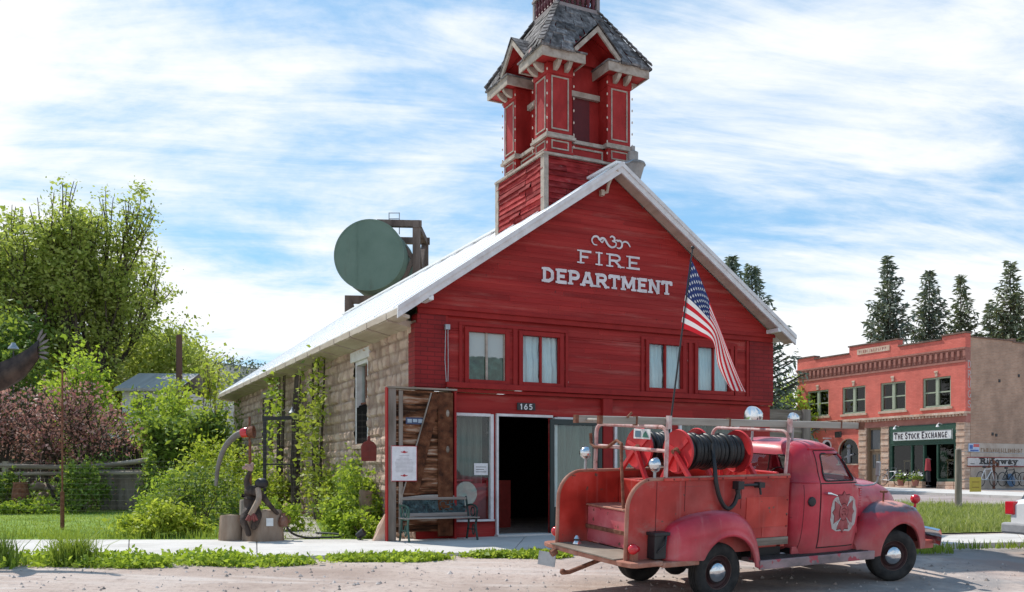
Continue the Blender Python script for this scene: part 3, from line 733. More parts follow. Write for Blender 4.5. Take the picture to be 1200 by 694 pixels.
for ix in (-1, 1):
    for iy in (-1, 1):
        xo = TX+ix*1.09; xi = TX+ix*(1.09-CI); yo = TY+iy*1.09; yi = TY+iy*(1.09-CI)
        x0, x1 = sorted((xo, xi)); y0, y1 = sorted((yo, yi))
        mb = MB(); mb.box(x0, x1, y0, y1, 8.70+.005*(ix+2), 10.95)
        mb.box(x0-.03, x1+.03, y0-.03, y1+.03, 8.76, 8.82)
        mb.box(x0-.02, x1+.02, y0-.02, y1+.02, 10.5, 10.74)
        colo = tp(mb, 'corner_column', MT['tower_red'], bevel=.006)
        mb = MB()
        mb.box(x0-.07, x1+.07, y0-.07, y1+.07, 9.08, 9.14); mb.box(x0-.045, x1+.045, y0-.045, y1+.045, 9.14, 9.19)
        # thin border mouldings on all four faces
        def frame(face, z0, z1):
            for (a0, a1, b0, b1) in ((.09,.118,z0,z1),(CI-.118,CI-.09,z0,z1),(.118,CI-.118,z1-.03,z1),(.118,CI-.118,z0,z0+.03)):
                if face == 0: mb.box(x0+a0, x0+a1, y0-.018, y0-.001, b0, b1)
                if face == 1: mb.box(x0+a0, x0+a1, y1+.001, y1+.018, b0, b1)
                if face == 2: mb.box(x0-.018, x0-.001, y0+a0, y0+a1, b0, b1)
                if face == 3: mb.box(x1+.001, x1+.018, y0+a0, y0+a1, b0, b1)
        fs = [0 if iy < 0 else 1, 2 if ix < 0 else 3]
        for f in fs: frame(f, 9.28, 10.46); frame(f, 8.84, 9.04)
        mb.m = [0]*len(mb.m)
        tp(mb, 'column_moulding', MT['tower_trim'])
        # cornice block: fascia ring + red soffit
        ex0, ex1 = (xo-.31, xi+.17) if ix < 0 else (xi-.17, xo+.31)
        ey0, ey1 = (yo-.31, yi+.17) if iy < 0 else (yi-.17, yo+.31)
        mb = MB(); t = .03
        mb.box(ex0, ex1, ey0, ey0+t, 10.72, 10.92); mb.box(ex0, ex1, ey1-t, ey1, 10.72, 10.92)
        mb.box(ex0, ex0+t, ey0+t, ey1-t, 10.72, 10.92); mb.box(ex1-t, ex1, ey0+t, ey1-t, 10.72, 10.92)
        tp(mb, 'cornice_fascia', MT['tower_trim'])
        mb = MB(); mb.box(ex0+t, ex1-t, ey0+t, ey1-t, 10.755, 10.85); tp(mb, 'cornice_soffit', MT['tower_red'])
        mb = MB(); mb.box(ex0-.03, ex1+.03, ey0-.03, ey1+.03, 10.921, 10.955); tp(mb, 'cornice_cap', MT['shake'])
        mb = MB()
        for f in fs:
            for a in (.17, .45):
                pts = [(0,10.57),(.03,10.57),(.10,10.59),(.18,10.64),(.24,10.71),(.24,10.75),(0,10.75)]
                if f == 0: mb.prism(pts, (x0+a-.045, y0-.02, 0), (0,-1,0), (0,0,1), (1,0,0), .09)
                if f == 1: mb.prism(pts, (x0+a-.045, y1+.02, 0), (0,1,0), (0,0,1), (1,0,0), .09)
                if f == 2: mb.prism(pts, (x0-.02, y0+a-.045, 0), (-1,0,0), (0,0,1), (0,1,0), .09)
                if f == 3: mb.prism(pts, (x1+.02, y0+a-.045, 0), (1,0,0), (0,0,1), (0,1,0), .09)
        build_each(mb, 'bracket', MT['tower_trim'], tower)
        mb = MB()
        for (cx_, cy_) in ((x0,y0),(x1,y0),(x0,y1),(x1,y1)):
            for kz in range(7):
                z = 8.95+kz*.27
                mb.sphere((cx_-.03*(1 if cx_ == x0 else -1), cy_-.03*(1 if cy_ == y0 else -1), z), .017, 4, sc=(1,1,2))
        tp(mb, 'string_lights', plain('pale_light_bulbs', (.6,.5,.42), .3))
# roof of shingle courses
def course_ring(mb, h0, h1, z0, z1, rng, wid=.24, th=.04):
    for s in range(4):
        t = -h0
        while t < h0-.01:
            e = min(h0, t+wid*rng.uniform(.7, 1.35))
            k = h1/h0
            dz = rng.uniform(-.03, .02); dd = rng.uniform(0, .045); g = .006
            tm = (t+e)/2
            if z0 < 11.5 and abs(tm) < .66-(z0-10.98): t = e; continue
            A = [(t+g, h0+dd, z0+dz), (e-g, h0+dd, z0+dz), ((e-g)*k, h1, z1+.035), ((t+g)*k, h1, z1+.035)]
            Bq = [(t+g, h0+dd-.01, z0+dz-th), (e-g, h0+dd-.01, z0+dz-th)]
            def R(p):
                a, d, z = p
                if s == 0: return (TX+a, TY-d, z)
                if s == 1: return (TX+d, TY+a, z)
                if s == 2: return (TX-a, TY+d, z)
                return (TX-d, TY-a, z)
            mb.add([R(p) for p in A+Bq], [(0,1,2,3),(4,5,1,0)], 0)
            t = e
mb = MB(); rg = random.Random(8); NR = 7
for i in range(NR):
    f0, f1 = i/NR, (i+1)/NR
    course_ring(mb, 1.435-.88*f0, 1.435-.88*f1, 10.95+1.42*f0, 10.95+1.42*f1, rg)
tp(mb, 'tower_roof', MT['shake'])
mb = MB()
for sx in (-1,1):
    for sy in (-1,1):
        for i in range(11):
            f0, f1 = i/11, (i+1.25)/11
            a = 1.44-.88*f0; b_ = 1.44-.88*f1
            mb.bar((TX+sx*a, TY+sy*a, 10.98+1.42*f0+.05), (TX+sx*b_, TY+sy*b_, 10.98+1.42*f1+.02), .13, .03)
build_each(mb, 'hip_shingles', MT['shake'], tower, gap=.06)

for s in range(4):
    def R(a, d, z):
        if s == 0: return (TX+a, TY-d, z)
        if s == 1: return (TX+d, TY+a, z)
        if s == 2: return (TX-a, TY+d, z)
        return (TX-d, TY-a, z)
    mb = MB(); D0 = 1.40
    hz = lambda z: 1.40-(z-10.93)*.62
    for sg in (-1,1):
        q = [(-1.40,10.94),(-.56,10.94),(0,11.52),(0,12.3),(-.55,12.3)]
        mb.add([R(sg*a, hz(z), z) for a, z in q], [tuple(range(5))])
    tp(mb, 'roof_soffit', MT['tower_red'])
    mb = MB()
    mb.add([R(-.58,D0-.62,11.0), R(.58,D0-.62,11.0), R(0,D0-.62,11.58), R(-.58,D0+.02,11.0), R(.58,D0+.02,11.0), R(0,D0+.02,11.58)], [(0,1,2),(0,3,5,2),(1,4,5,2)])
    dm = tp(mb, 'dormer_gable', MT['tower_red'])
    mb = MB()
    for sg in (-1,1):
        P = [R(sg*.60,D0+.03,11.02), R(0,D0+.03,11.62), R(0,D0+.03,11.49), R(sg*.60,D0+.03,10.89)]
        Q = [R(sg*.60,D0-.02,11.02), R(0,D0-.02,11.62), R(0,D0-.02,11.49), R(sg*.60,D0-.02,10.89)]
        mb.add(P+Q, [(0,1,2,3),(7,6,5,4),(0,4,5,1),(1,5,6,2),(2,6,7,3),(3,7,4,0)])
    tp(mb, 'barge_board', MT['tower_trim'])
    mb = MB()
    for sg in (-1,1):
        for k in range(4):
            f0, f1 = k/4, (k+1)/4
            for j in range(4):
                d0 = D0+.06-.26*j; d1 = D0+.06-.26*(j+1)
                d0 -= 0; lo = .63*(1-f0); hi = .63*(1-f1)
                z0 = 11.03+.63*f0; z1 = 11.03+.63*f1
                mb.add([R(sg*lo, d0-.004, z0+.02), R(sg*lo, d1+.004, z0+.02), R(sg*hi, d1+.004, z1+.012), R(sg*hi, d0-.004, z1+.012), R(sg*lo, d0-.004, z0-.01), R(sg*lo, d1+.004, z0-.01)], [(0,1,2,3),(4,5,1,0)])
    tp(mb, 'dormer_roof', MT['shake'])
mb = MB(); mb.box(TX-.58, TX+.58, TY-.58, TY+.58, 12.37, 12.45); mb.box(TX-.60, TX+.60, TY-.60, TY+.60, 12.88, 12.93)
for sx in (-1,1):
    for sy in (-1,1): mb.box(TX+sx*.54-.04, TX+sx*.54+.04, TY+sy*.54-.04, TY+sy*.54+.04, 12.45, 12.98)
bal = tp(mb, 'balustrade', pmat('grey_weathered_rail', [(.20,.17,.17),(.32,.28,.28)], ns=6, rough=.85, bmp=.3))
mb = MB(); prof = [(.02,12.45),(.045,12.48),(.025,12.53),(.05,12.60),(.05,12.66),(.022,12.73),(.045,12.80),(.02,12.84),(.03,12.88)]
for s in range(4):
    for k in range(7):
        a = -.42+.14*k
        x, y = {0:(a,-.54),1:(.54,a),2:(a,.54),3:(-.54,a)}[s]
        mb.lathe(prof, 8, (TX+x, TY+y, 0))
tp(mb, 'turned_balusters', plain('dark_red_balusters', (.10,.018,.028), .6))

# big old plank doors swung open beyond both corners
def barn_door(x0, x1, z0, z1, y, flip):
    mb = MB(); z = z0; k = 0; rg = random.Random(11+int(x0*3))
    while z < z1-.02:
        h = rg.uniform(.11, .17); mb.box(x0+.04, x1-.04, y+rg.uniform(0,.012), y+.05, z, min(z+h-.006, z1)); z += h
    d = hp(mb, 'barn_door', MT['wood_burnt'])
    d['label'] = 'weathered plank door folded open at the hall corner'
    return d
d = barn_door(-.42, .84, .52, 3.26, -.20, 0)
mb = MB(); mb.box(-.52, -.36, -.24, -.14, .36, 3.28); mb.box(-.30, -.22, -.24, -.20, .5, 3.24); mb.build('door_stile', MT['wood_grey'], d, bevel=.008)
mb = MB(); mb.box(.50, .82, -.25, -.202, .42, 3.24)
mb.build('carved_stile', MT['wood_brown'], d, bevel=.02)
mb = MB()
mb.add([(-.22,-.245,1.28),(.10,-.245,1.28),(.56,-.245,3.2),(.38,-.245,3.2),(-.22,-.204,1.28),(.10,-.204,1.28),(.56,-.204,3.2),(.38,-.204,3.2)], [(0,1,2,3),(0,4,5,1),(1,5,6,2),(3,2,6,7),(0,3,7,4)])
mb.build('diagonal_brace', MT['wood_brown'], d)
mb = MB(); mb.bar((-.24,-.262,1.26), (.35,-.262,3.22), .02, .035, up=(0,1,0)); mb.build('brace_edge', MT['wood_grey'], d)
mb = MB(); mb.box(-.55, -.522, -.25, -.14, .36, 3.30); mb.box(.85, .895, -.24, .04, .36, 3.27); mb.build('red_edge', MT['trim_red'], d)
mb = MB(); mb.box(-.54, .90, -.26, -.02, 3.282, 3.315); mb.build('drip_cap', MT['wood_greyh'], d)
mb = MB()
for z in (2.83, 2.12): mb.sphere((.70,-.25,z), .045, 6, sc=(.8,.5,1.6))
build_each(mb, 'pale_knot', MT['wood_greyh'], d)
d = barn_door(9.12, 10.35, .6, 3.22, .12, 1)
d.data.materials[0] = MT['wood_greyh']
mb = MB(); mb.box(10.28, 10.52, .06, .118, .5, 3.24); mb.box(9.0, 9.2, .06, .118, .5, 3.24); mb.build('door_stile', MT['wood_grey'], d, bevel=.008)
# blue plate on the plank door
mb = MB(); mb.box(-.16, .20, -.232, -.222, 2.60, 2.73)
bs = hp(mb, 'door_plate', plain('blue_enamel', (.03,.05,.12), .4))
mb = MB()
for i, a in enumerate((.02,.13,.24)): mb.box(-.15+a, -.06+a, -.2365, -.2335, 2.63+.01*(i % 2), 2.70)
mb.build('plate_marks', plain('pale_blue_marks', (.34,.42,.5), .5), bs)
# ------------------------------------------------------------------ fire truck (local: x forward, y left, z up; origin on the ground below the rear axle)
def Rm(yaw, pitch, roll):
    cy, sy = math.cos(yaw), math.sin(yaw); cp, sp = math.cos(pitch), math.sin(pitch); cr, sr = math.cos(roll), math.sin(roll)
    Rz = Matrix(((cy,-sy,0),(sy,cy,0),(0,0,1))); Ry = Matrix(((cp,0,-sp),(0,1,0),(sp,0,cp))); Rx = Matrix(((1,0,0),(0,cr,-sr),(0,sr,cr)))
    return Rz @ Ry @ Rx
TMX = Matrix.Translation((2.172, 12.345, .077)) @ Rm(rad(31), rad(1), rad(4.5)).to_4x4()
truck = thing('fire_truck', 'faded red vintage fire truck with hose reels parked before the hall', 'truck', matrix=TMX)
def tk(mb, name, mat, parent=truck, **k): return mb.build(name, mat, parent, **k)
def interp(tab, x):
    if x <= tab[0][0]: return tab[0][1:]
    for a, b in zip(tab[:-1], tab[1:]):
        if x <= b[0]:
            t = (x-a[0])/(b[0]-a[0]); t2 = t
            return tuple(p+(q-p)*t2 for p, q in zip(a[1:], b[1:]))
    return tab[-1][1:]
def smooth_tab(tab, n=60):
    """Catmull-Rom resample on first column"""
    xs = [r[0] for r in tab]; out = []
    for i in range(n+1):
        x = xs[0]+(xs[-1]-xs[0])*i/n
        k = max(j for j in range(len(xs)-1) if xs[j] <= x+1e-9)
        p1, p2 = tab[k], tab[k+1]; p0 = tab[max(0,k-1)]; p3 = tab[min(len(tab)-1,k+2)]
        t = (x-p1[0])/(p2[0]-p1[0]); row = [x]
        for c in range(1, len(tab[0])):
            m1 = (p2[c]-p0[c])/max(1e-6,(p2[0]-p0[0]))*(p2[0]-p1[0]); m2 = (p3[c]-p1[c])/max(1e-6,(p3[0]-p1[0]))*(p2[0]-p1[0])
            row.append((2*t**3-3*t*t+1)*p1[c]+(t**3-2*t*t+t)*m1+(-2*t**3+3*t*t)*p2[c]+(t**3-t*t)*m2)
        out.append(tuple(row))
    return out
# cab: z, x_rear, x_front, half width, exponent
CAB = [(.50,1.42,2.72,.79,5),(.70,1.34,2.75,.825,5),(1.0,1.30,2.76,.84,5.5),(1.3,1.29,2.76,.84,5.5),(1.47,1.31,2.74,.825,5),(1.60,1.34,2.64,.79,4.5),(1.74,1.355,2.53,.765,4.4),(1.86,1.385,2.42,.73,4.0),(1.95,1.44,2.30,.675,3.6),(2.01,1.54,2.16,.57,3.2),(2.045,1.70,2.0,.34,2.8)]
def cab_ring(z, off=0, n=72):
    xr, xf, hw, e = interp(CABS, z)
    xm, hl = (xr+xf)/2, (xf-xr)/2-off; hw = hw-off
    R = []
    for k in range(n):
        a = 2*math.pi*k/n; c, s = math.cos(a), math.sin(a)
        R.append((xm+hl*math.copysign(abs(c)**(2/e), c), hw*math.copysign(abs(s)**(2/e), s), z))
    return R
CABS = smooth_tab(CAB, 64)
def cab_y(x, z):
    xr, xf, hw, e = interp(CABS, z); xm, hl = (xr+xf)/2, (xf-xr)/2
    u = min(.999, abs((x-xm)/hl)); return hw*(1-u**e)**(1/e)
def loft_mesh(zs, off):
    mb = MB(); P = [cab_ring(z, off) for z in zs]; mb.grid(P, cv=True)
    n = 72; mb.f.append(tuple(range(n-1,-1,-1))); mb.m.append(0); mb.s.append(False)
    mb.f.append(tuple((len(zs)-1)*n+k for k in range(n))); mb.m.append(0); mb.s.append(True)
    return mb
zs = [r[0] for r in CABS]
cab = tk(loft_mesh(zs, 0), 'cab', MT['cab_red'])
cut = [loft_mesh([z for z in zs if z < 1.99], .035).build('tmp', MT['dark'])]
cut[0].location = (0,0,-.012)
def rounded(poly, r=.05, n=4):
    out = []
    for i, p in enumerate(poly):
        a = Vector(poly[i-1])-Vector(p); b = Vector(poly[(i+1) % len(poly)])-Vector(p)
        ra = min(r, a.length*.45, b.length*.45); a.normalize(); b.normalize()
        A = Vector(p)+a*ra; B = Vector(p)+b*ra
        for k in range(n+1):
            t = k/n; q = A*(1-t)**2+Vector(p)*2*t*(1-t)+B*t*t; out.append((q.x, q.y))
    return out
side_win = rounded([(1.87,1.49),(2.50,1.49),(2.36,1.86),(1.84,1.86)], .06)
rear_win = rounded([(-.60,1.515),(.60,1.515),(.56,1.83),(-.56,1.83)], .07)
wind = rounded([(-.64,1.53),(.64,1.53),(.54,1.85),(-.54,1.85)], .06)
def prism_obj(poly, o, u, v, n, t):
    mb = MB(); mb.prism(poly, o, u, v, n, t); ob = mb.build('tmp', MT['dark'])
    bm = bmesh.new(); bm.from_mesh(ob.data); bmesh.ops.recalc_face_normals(bm, faces=bm.faces); bm.to_mesh(ob.data); bm.free(); return ob
cut.append(prism_obj(side_win, (0,-1.2,0), (1,0,0), (0,0,1), (0,1,0), 2.4))
cut.append(prism_obj(rear_win, (1.0,0,0), (0,1,0), (0,0,1), (1,0,0), .7))
cut.append(prism_obj(wind, (2.2,0,0), (0,1,0), (0,0,1), (1,0,0), .9))
for ob in [cab]+cut:
    bm = bmesh.new(); bm.from_mesh(ob.data); bmesh.ops.recalc_face_normals(bm, faces=bm.faces); bm.to_mesh(ob.data); bm.free()
for c in cut:
    if c is cut[0]: c.parent = truck
    else: c.parent = truck
    md = cab.modifiers.new('cut', 'BOOLEAN'); md.operation = 'DIFFERENCE'; md.object = c; md.solver = 'EXACT'
bpy.context.view_layer.update()
dg = bpy.context.evaluated_depsgraph_get()
nm = bpy.data.meshes.new_from_object(cab.evaluated_get(dg))
cab.modifiers.clear(); cab.data = nm; nm.name = 'cab'
while len(nm.materials) > 1: nm.materials.pop()
nm.polygons.foreach_set('material_index', [0]*len(nm.polygons))
nm.polygons.foreach_set('use_smooth', [True]*len(nm.polygons)); nm.set_sharp_from_angle(angle=rad(40))
for c in cut: bpy.data.objects.remove(c)
# glazing and gaskets
def ring_strip(mb, pts, r): mb.tube(pts, r, 6, closed=True)
mb = MB(); mb.add([(x, -cab_y(x, z)+.022, z) for x, z in side_win], [tuple(range(len(side_win)))]); tk(mb, 'side_window', MT['carglass'])
mb = MB(); mb.add([(x, cab_y(x, z)-.022, z) for x, z in side_win], [tuple(range(len(side_win)))]); tk(mb, 'side_window', MT['carglass'])
def cab_x(y, z, front):
    xr, xf, hw, e = interp(CABS, z); xm, hl = (xr+xf)/2, (xf-xr)/2
    u = min(.999, abs(y)/hw); d = hl*(1-u**e)**(1/e); return xm+d if front else xm-d
mb = MB(); mb.add([(cab_x(y,z,False)+.02, y, z) for y, z in rear_win], [tuple(range(len(rear_win)))]); tk(mb, 'rear_window', MT['carglass'])
mb = MB(); mb.add([(cab_x(y,z,True)-.02, y, z) for y, z in wind], [tuple(range(len(wind)))]); tk(mb, 'windshield', MT['carglass'])
mb = MB(); ring_strip(mb, [(x, -cab_y(x,z)-.002, z) for x, z in side_win], .012); ring_strip(mb, [(x, cab_y(x,z)+.002, z) for x, z in side_win], .012)
ring_strip(mb, [(cab_x(y,z,False)-.002, y, z) for y, z in rear_win], .012); ring_strip(mb, [(cab_x(y,z,True)+.002, y, z) for y, z in wind], .014)
mb.tube([(cab_x(0,z,True)-.01, 0, z) for z in (1.53,1.62,1.7,1.78,1.85)], .016)
tk(mb, 'window_gasket', MT['rubber'])
# doors: slightly raised skins with a dark gap
def skin(x0, x1, z0, z1, off, sgn, r=.07, nx=24, nz=24, mask=None):
    mb = MB(); P = []
    for i in range(nx+1):
        row = []
        for j in range(nz+1):
            u = i/nx; v = j/nz; x = x0+(x1-x0)*u; z = z0+(z1-z0)*v
            row.append((x, sgn*(cab_y(x, z)+off), z))
        P.append(row)
    mb.grid(P); e = [P[i][0] for i in range(nx+1)]+[P[nx][j] for j in range(1,nz+1)]+[P[i][nz] for i in range(nx-1,-1,-1)]+[P[0][j] for j in range(nz-1,0,-1)]
    inn = [(p[0], p[1]-sgn*(off+.012), p[2]) for p in e]; m_ = len(e)
    mb.add(e+inn, [(k, (k+1) % m_, m_+(k+1) % m_, m_+k) for k in range(m_)])
    return mb
for sgn in (-1, 1):
    gap = skin(1.784, 2.676, .571, 1.466, .0015, sgn); 
    dr = tk(skin(1.80, 2.66, .59, 1.45, .009, sgn), 'door', MT['cab_red'])
    gap.build('door_gap', MT['rubber'], dr)
    mb = MB()
    zz = [1.46+.04*i for i in range(12)]
    mb.tube([(1.79-.005*i, sgn*(cab_y(1.79,z)+.001), z) for i, z in enumerate(zz)], .006, 5)
    mb.tube([(2.66-.36*((z-1.46)/.44)*1.0, sgn*(cab_y(2.66-.36*((z-1.46)/.44), z)+.001), z) for z in zz], .006, 5)
    mb.tube([(1.75+.03*i, sgn*(cab_y(1.75+.03*i, 1.90)+.001), 1.90) for i in range(20)], .006, 5)
    mb.build('door_seam', MT['rubber'], dr)
    mb = MB(); y = sgn*(cab_y(1.9,1.31)+.009)
    mb.tube([(1.86,y,1.33),(1.86,y+sgn*.05,1.33),(1.92,y+sgn*.055,1.325),(2.05,y+sgn*.05,1.295)], [.018,.018,.016,.011], 8)
    mb.build('door_handle', MT['chrome'], dr)
    if sgn < 0:
        # white disc with firefighter cross
        cx_, cz_ = 2.25, 1.06
        def onto(px, pz, off): return (cx_+px, -(cab_y(cx_+px, cz_+pz)+off), cz_+pz)
        mb = MB(); rg = random.Random(2); n = 40
        outer = []
        for k in range(n):
            a = 2*math.pi*k/n; rr = (abs(math.cos(a))**2.8+abs(math.sin(a))**2.8)**(-1/2.8)*(1+rg.uniform(-.05,.05))*(1-.10*max(0, math.sin(a)))
            outer.append((.275*rr*math.cos(a)+.01, .265*rr*math.sin(a)-.01))
        P = [[(f*p[0], f*p[1]) for p in outer] for f in (.05,.3,.5,.7,.85,1)]
        mb.grid([[onto(x, z, .0125) for x, z in R] for R in P], cv=True)
        mb.build('white_patch', pmat('worn_white_patch', [(.46,.11,.12),(.45,.30,.29),(.49,.45,.43)], ns=6, rough=.65, bmp=.1, lo=.30, hi=.52), dr)
        def cross(s, wob=1):
            pts = []
            for q in range(4):
                a0 = 90-90*q
                for (da, r_) in ((-33,.245),(-12,.205),(0,.245),(12,.205),(33,.245),(45,.115)):
                    a = a0-da if False else a0+(-da)
                    pts.append((s*r_*math.cos(rad(a))*.78, s*r_*math.sin(rad(a))*1.0))
            out = []
            for i, p in enumerate(pts):
                q = pts[(i+1) % len(pts)]
                for k in range(4): out.append((p[0]+(q[0]-p[0])*k/4, p[1]+(q[1]-p[1])*k/4))
            return out
        def patch(poly, off, mat, name, par):
            mb = MB(); n = len(poly)
            mb.grid([[onto(x*f, z*f, off) for x, z in poly] for f in (.04,.35,.7,1)], cv=True); return mb.build(name, mat, par)
        mar = pmat('maroon_emblem', [(.26,.035,.04),(.36,.075,.08),(.42,.13,.135)], ns=9, rough=.6, bmp=.05)
        dk = pmat('dark_maroon_emblem', [(.09,.012,.018),(.16,.025,.03)], ns=9, rough=.6, bmp=.05)
        patch(cross(1.20), .0140, dk, 'emblem_outline', dr)
        patch(cross(1.14), .0155, mar, 'emblem_cross', dr)
        patch([(.105*math.cos(rad(a))*.9, .125*math.sin(rad(a))) for a in range(0,360,12)], .0170, dk, 'emblem_ring', dr)
        patch([(.092*math.cos(rad(a))*.9, .112*math.sin(rad(a))) for a in range(0,360,12)], .0185, mar, 'emblem_centre', dr)
        mb = MB()
        for (a, b_) in (((-.05,.03),(.0,.06)),((.0,.06),(.05,.03)),((-.04,-.02),(-.01,-.06)),((.02,-.01),(.05,-.05)),((-.03,.01),(.03,.01)),((-.02,-.03),(.03,-.03))):
            A = Vector(onto(*a,.0195)); B_ = Vector(onto(*b_,.0195)); mb.bar(A, B_, .003, .012, up=(0,1,0))
        mb.build('emblem_tools', dk, dr)
        mb = MB()
        for q in range(4):
            a = rad(45+90*q); c0 = (math.cos(a)*.10*.85, math.sin(a)*.115); c1 = (math.cos(a)*.22*.85, math.sin(a)*.25)
            mb.bar(onto(*c0,.020), onto(*c1,.020), .004, .009, up=(0,1,0))
        mb.build('emblem_tips', MT['white'], dr)
# belt moulding, fuel cap, cowl louvres
mb = MB()
for sgn in (-1,1): mb.tube([(x, sgn*(cab_y(x,1.475)+.004), 1.475) for x in [1.36+.05*i for i in range(9)]], .012, 6)
tk(mb, 'belt_moulding', MT['cab_red'])
mb = MB(); y = -cab_y(1.62,1.22); mb.lathe([(.062,-.01),(.066,.012),(.055,.028),(.02,.034),(0,.034)], 20, (1.62,y,1.22), (-.15,-1,0)); tk(mb, 'fuel_cap', MT['black'])
mb = MB()
for i in range(9): mb.box(2.70,2.75,-(cab_y(2.68,1.2)+.0),-(cab_y(2.68,1.2)-.03),1.08+.035*i,1.095+.035*i)
tk(mb, 'cowl_louvres', MT['cab_red'])
for sgn in (-1,1):
    mb = MB(); mb.tube([(1.66+.06*i, sgn*(cab_y(1.66+.06*i, 1.925)+.012), 1.925-.0*i) for i in range(10)]+[(2.30, sgn*(cab_y(2.30,1.88)+.010), 1.87),(2.44, sgn*(cab_y(2.44,1.74)+.010), 1.73)], .013, 6); tk(mb, 'drip_rail', MT['cab_red'])
    for z in (.78, 1.32):
        mb = MB(); y_ = sgn*(cab_y(2.66, z)+.004); mb.tube([(2.672,y_,z-.045),(2.672,y_,z+.045)], .014, 8); tk(mb, 'door_hinge', MT['cab_red'])
mb = MB()
for x in (-1.0,-.55,.40): mb.box(x,x+.006,-.7545,-.7505,1.16 if x > -.9 else .64,1.535)
for x in (-1.15,-.75,-.35,.05,.45,.85,1.2): mb.lathe([(.012,0),(.010,.006),(0,.008)], 8, (x,-.7755,1.558), (0,-1,0))
for z in (.72,.9,1.05,1.25): mb.lathe([(.011,0),(.009,.006),(0,.008)], 8, (1.24,-.758,z), (0,-1,0))
tk(mb, 'seam_rivets', plain('dark_red_seam', (.12,.012,.012), .6))
mb = MB(); mb.tube([(x, -(cab_y(x,.0+1.0)+.001), 1.0) for x in (1.36,1.38)], .003, 4)
for k in range(14): z = .6+.065*k
mb.tube([(1.50, -(cab_y(1.50, .56+.068*k)+.0015), .56+.068*k) for k in range(14)], .004, 5); tk(mb, 'cab_seam', plain('cab_seam_dark', (.12,.008,.014), .6))
# interior
mb = MB(); mb.box(1.42,1.62,-.66,.66,.98,1.52); mb.box(1.62,2.05,-.66,.66,.80,1.02); tk(mb, 'seat', plain('dark_brown_seat', (.03,.022,.018), .7), bevel=.03)
mb = MB(); mb.tube([(2.23+.06*math.sin(a), .36+.19*math.cos(a), 1.42+.17*math.sin(a)) for a in [2*math.pi*k/20 for k in range(20)]], .012, 6, closed=True)
mb.tube([(2.23,.36,1.42),(2.6,.36,1.1)], .02); mb.bar((2.23,.18,1.42),(2.23,.54,1.42),.012,.03); tk(mb, 'steering_wheel', MT['black'])
mb = MB(); mb.box(2.55,2.66,-.7,.7,1.2,1.46); tk(mb, 'dashboard', MT['cab_red'], bevel=.02)
# hood
HOOD = [(2.66,.66,1.475,.95),(2.85,.635,1.48,.95),(3.1,.59,1.465,.93),(3.4,.53,1.435,.9),(3.70,.48,1.40,.88),(3.93,.42,1.33,.86),(4.07,.35,1.23,.85),(4.14,.28,1.10,.84),(4.16,.22,.98,.84)]
HS = smooth_tab(HOOD, 36)
mb = MB(); P = []
for (x, w, zt, zb) in HS:
    row = []
    for k in range(25):
        a = math.pi*k/24; c, s = math.cos(a), math.sin(a)
        row.append((x, w*math.copysign(abs(c)**.72, c), zb+(zt-zb)*abs(s)**.72))
    P.append(row)
mb.grid(P); tk(mb, 'hood', MT['cab_red'])
mb = MB(); mb.tube([(x, 0, zt+.004) for (x, w, zt, zb) in HS[2:-6]], .014, 6); tk(mb, 'hood_trim', MT['fender_red'])
mb = MB(); mb.box(2.7,4.0,-.60,.60,.62,.95); mb.prism([(2.7,.5),(4.05,.5),(4.05,1.0),(2.7,.95)], (0,-.45,0), (1,0,0), (0,0,1), (0,1,0), .9); tk(mb, 'engine_bay', MT['black'])
mb = MB()
for i in range(5): mb.box(4.02-.0, 4.10, -.48+.02*i, .48-.02*i, .64+.085*i, .685+.085*i)
tk(mb, 'grille', MT['fender_red'], bevel=.012)
# fenders
def fender(tab, yin, arch, n=64, sgn=-1, flare=.03, mat='fender_red', name='front_fender'):
    """tab rows: x, y_out, z_top, z_bottom ; arch (xc,zc,r)"""
    T = smooth_tab(tab, n); mb = MB(); P = []
    for (x, yo, zt, zb) in T:
        b = zb
        if abs(x-arch[0]) < arch[2]: b = max(zb, arch[1]+math.sqrt(max(0, arch[2]**2-(x-arch[0])**2)))
        b = min(b, zt-.03)
        row = []; rr = min(.34, (zt-b)*.85)
        for k in range(13):
            a = math.pi/2*k/12
            y = yin+(yo-yin)*math.sin(a)**.62; z = zt-rr+rr*math.cos(a)**.85
            row.append((x, sgn*y, z))
        for k in range(1,6): row.append((x, sgn*(yo+(.008*math.sin(k/5*3.14))), zt-rr+(b-(zt-rr))*k/5))
        row.append((x, sgn*(yo-.03), b-.004)); row.append((x, sgn*(yo-.035), b+.05))
        P.append(row)
    mb.grid(P)
    for R in (P[0], P[-1]):
        mb.add(R+[(R[0][0], R[0][1], R[-1][2])], [tuple(range(len(R)+1))], 0, False)
    return tk(mb, name, MT[mat], angle=55)
m, nt, b, out = newmat('worn_fender_paint_primer'); src_ = MT['fender_red'].node_tree
vec = tco(nt); n1 = noise(nt, vec, 1.5); n2 = noise(nt, vec, 3.2, 8, .65); n3 = noise(nt, vec, 16, 5)
c = ramp(nt, [(.28,.008,.016),(.38,.016,.028),(.45,.05,.06)], n1.outputs[0]).outputs[0]
c = mixc(nt, sstep(nt, n2.outputs[0], .56, .74), c, (.38,.11,.11))
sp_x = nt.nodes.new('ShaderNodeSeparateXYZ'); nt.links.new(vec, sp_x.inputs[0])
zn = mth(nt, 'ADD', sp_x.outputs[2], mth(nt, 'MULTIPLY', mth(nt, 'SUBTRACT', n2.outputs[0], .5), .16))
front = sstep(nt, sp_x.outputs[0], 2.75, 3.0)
c = mixc(nt, mth(nt, 'MULTIPLY', mth(nt, 'MULTIPLY', sstep(nt, zn, 1.0, 1.03), front), .9), c, (.055,.065,.085))
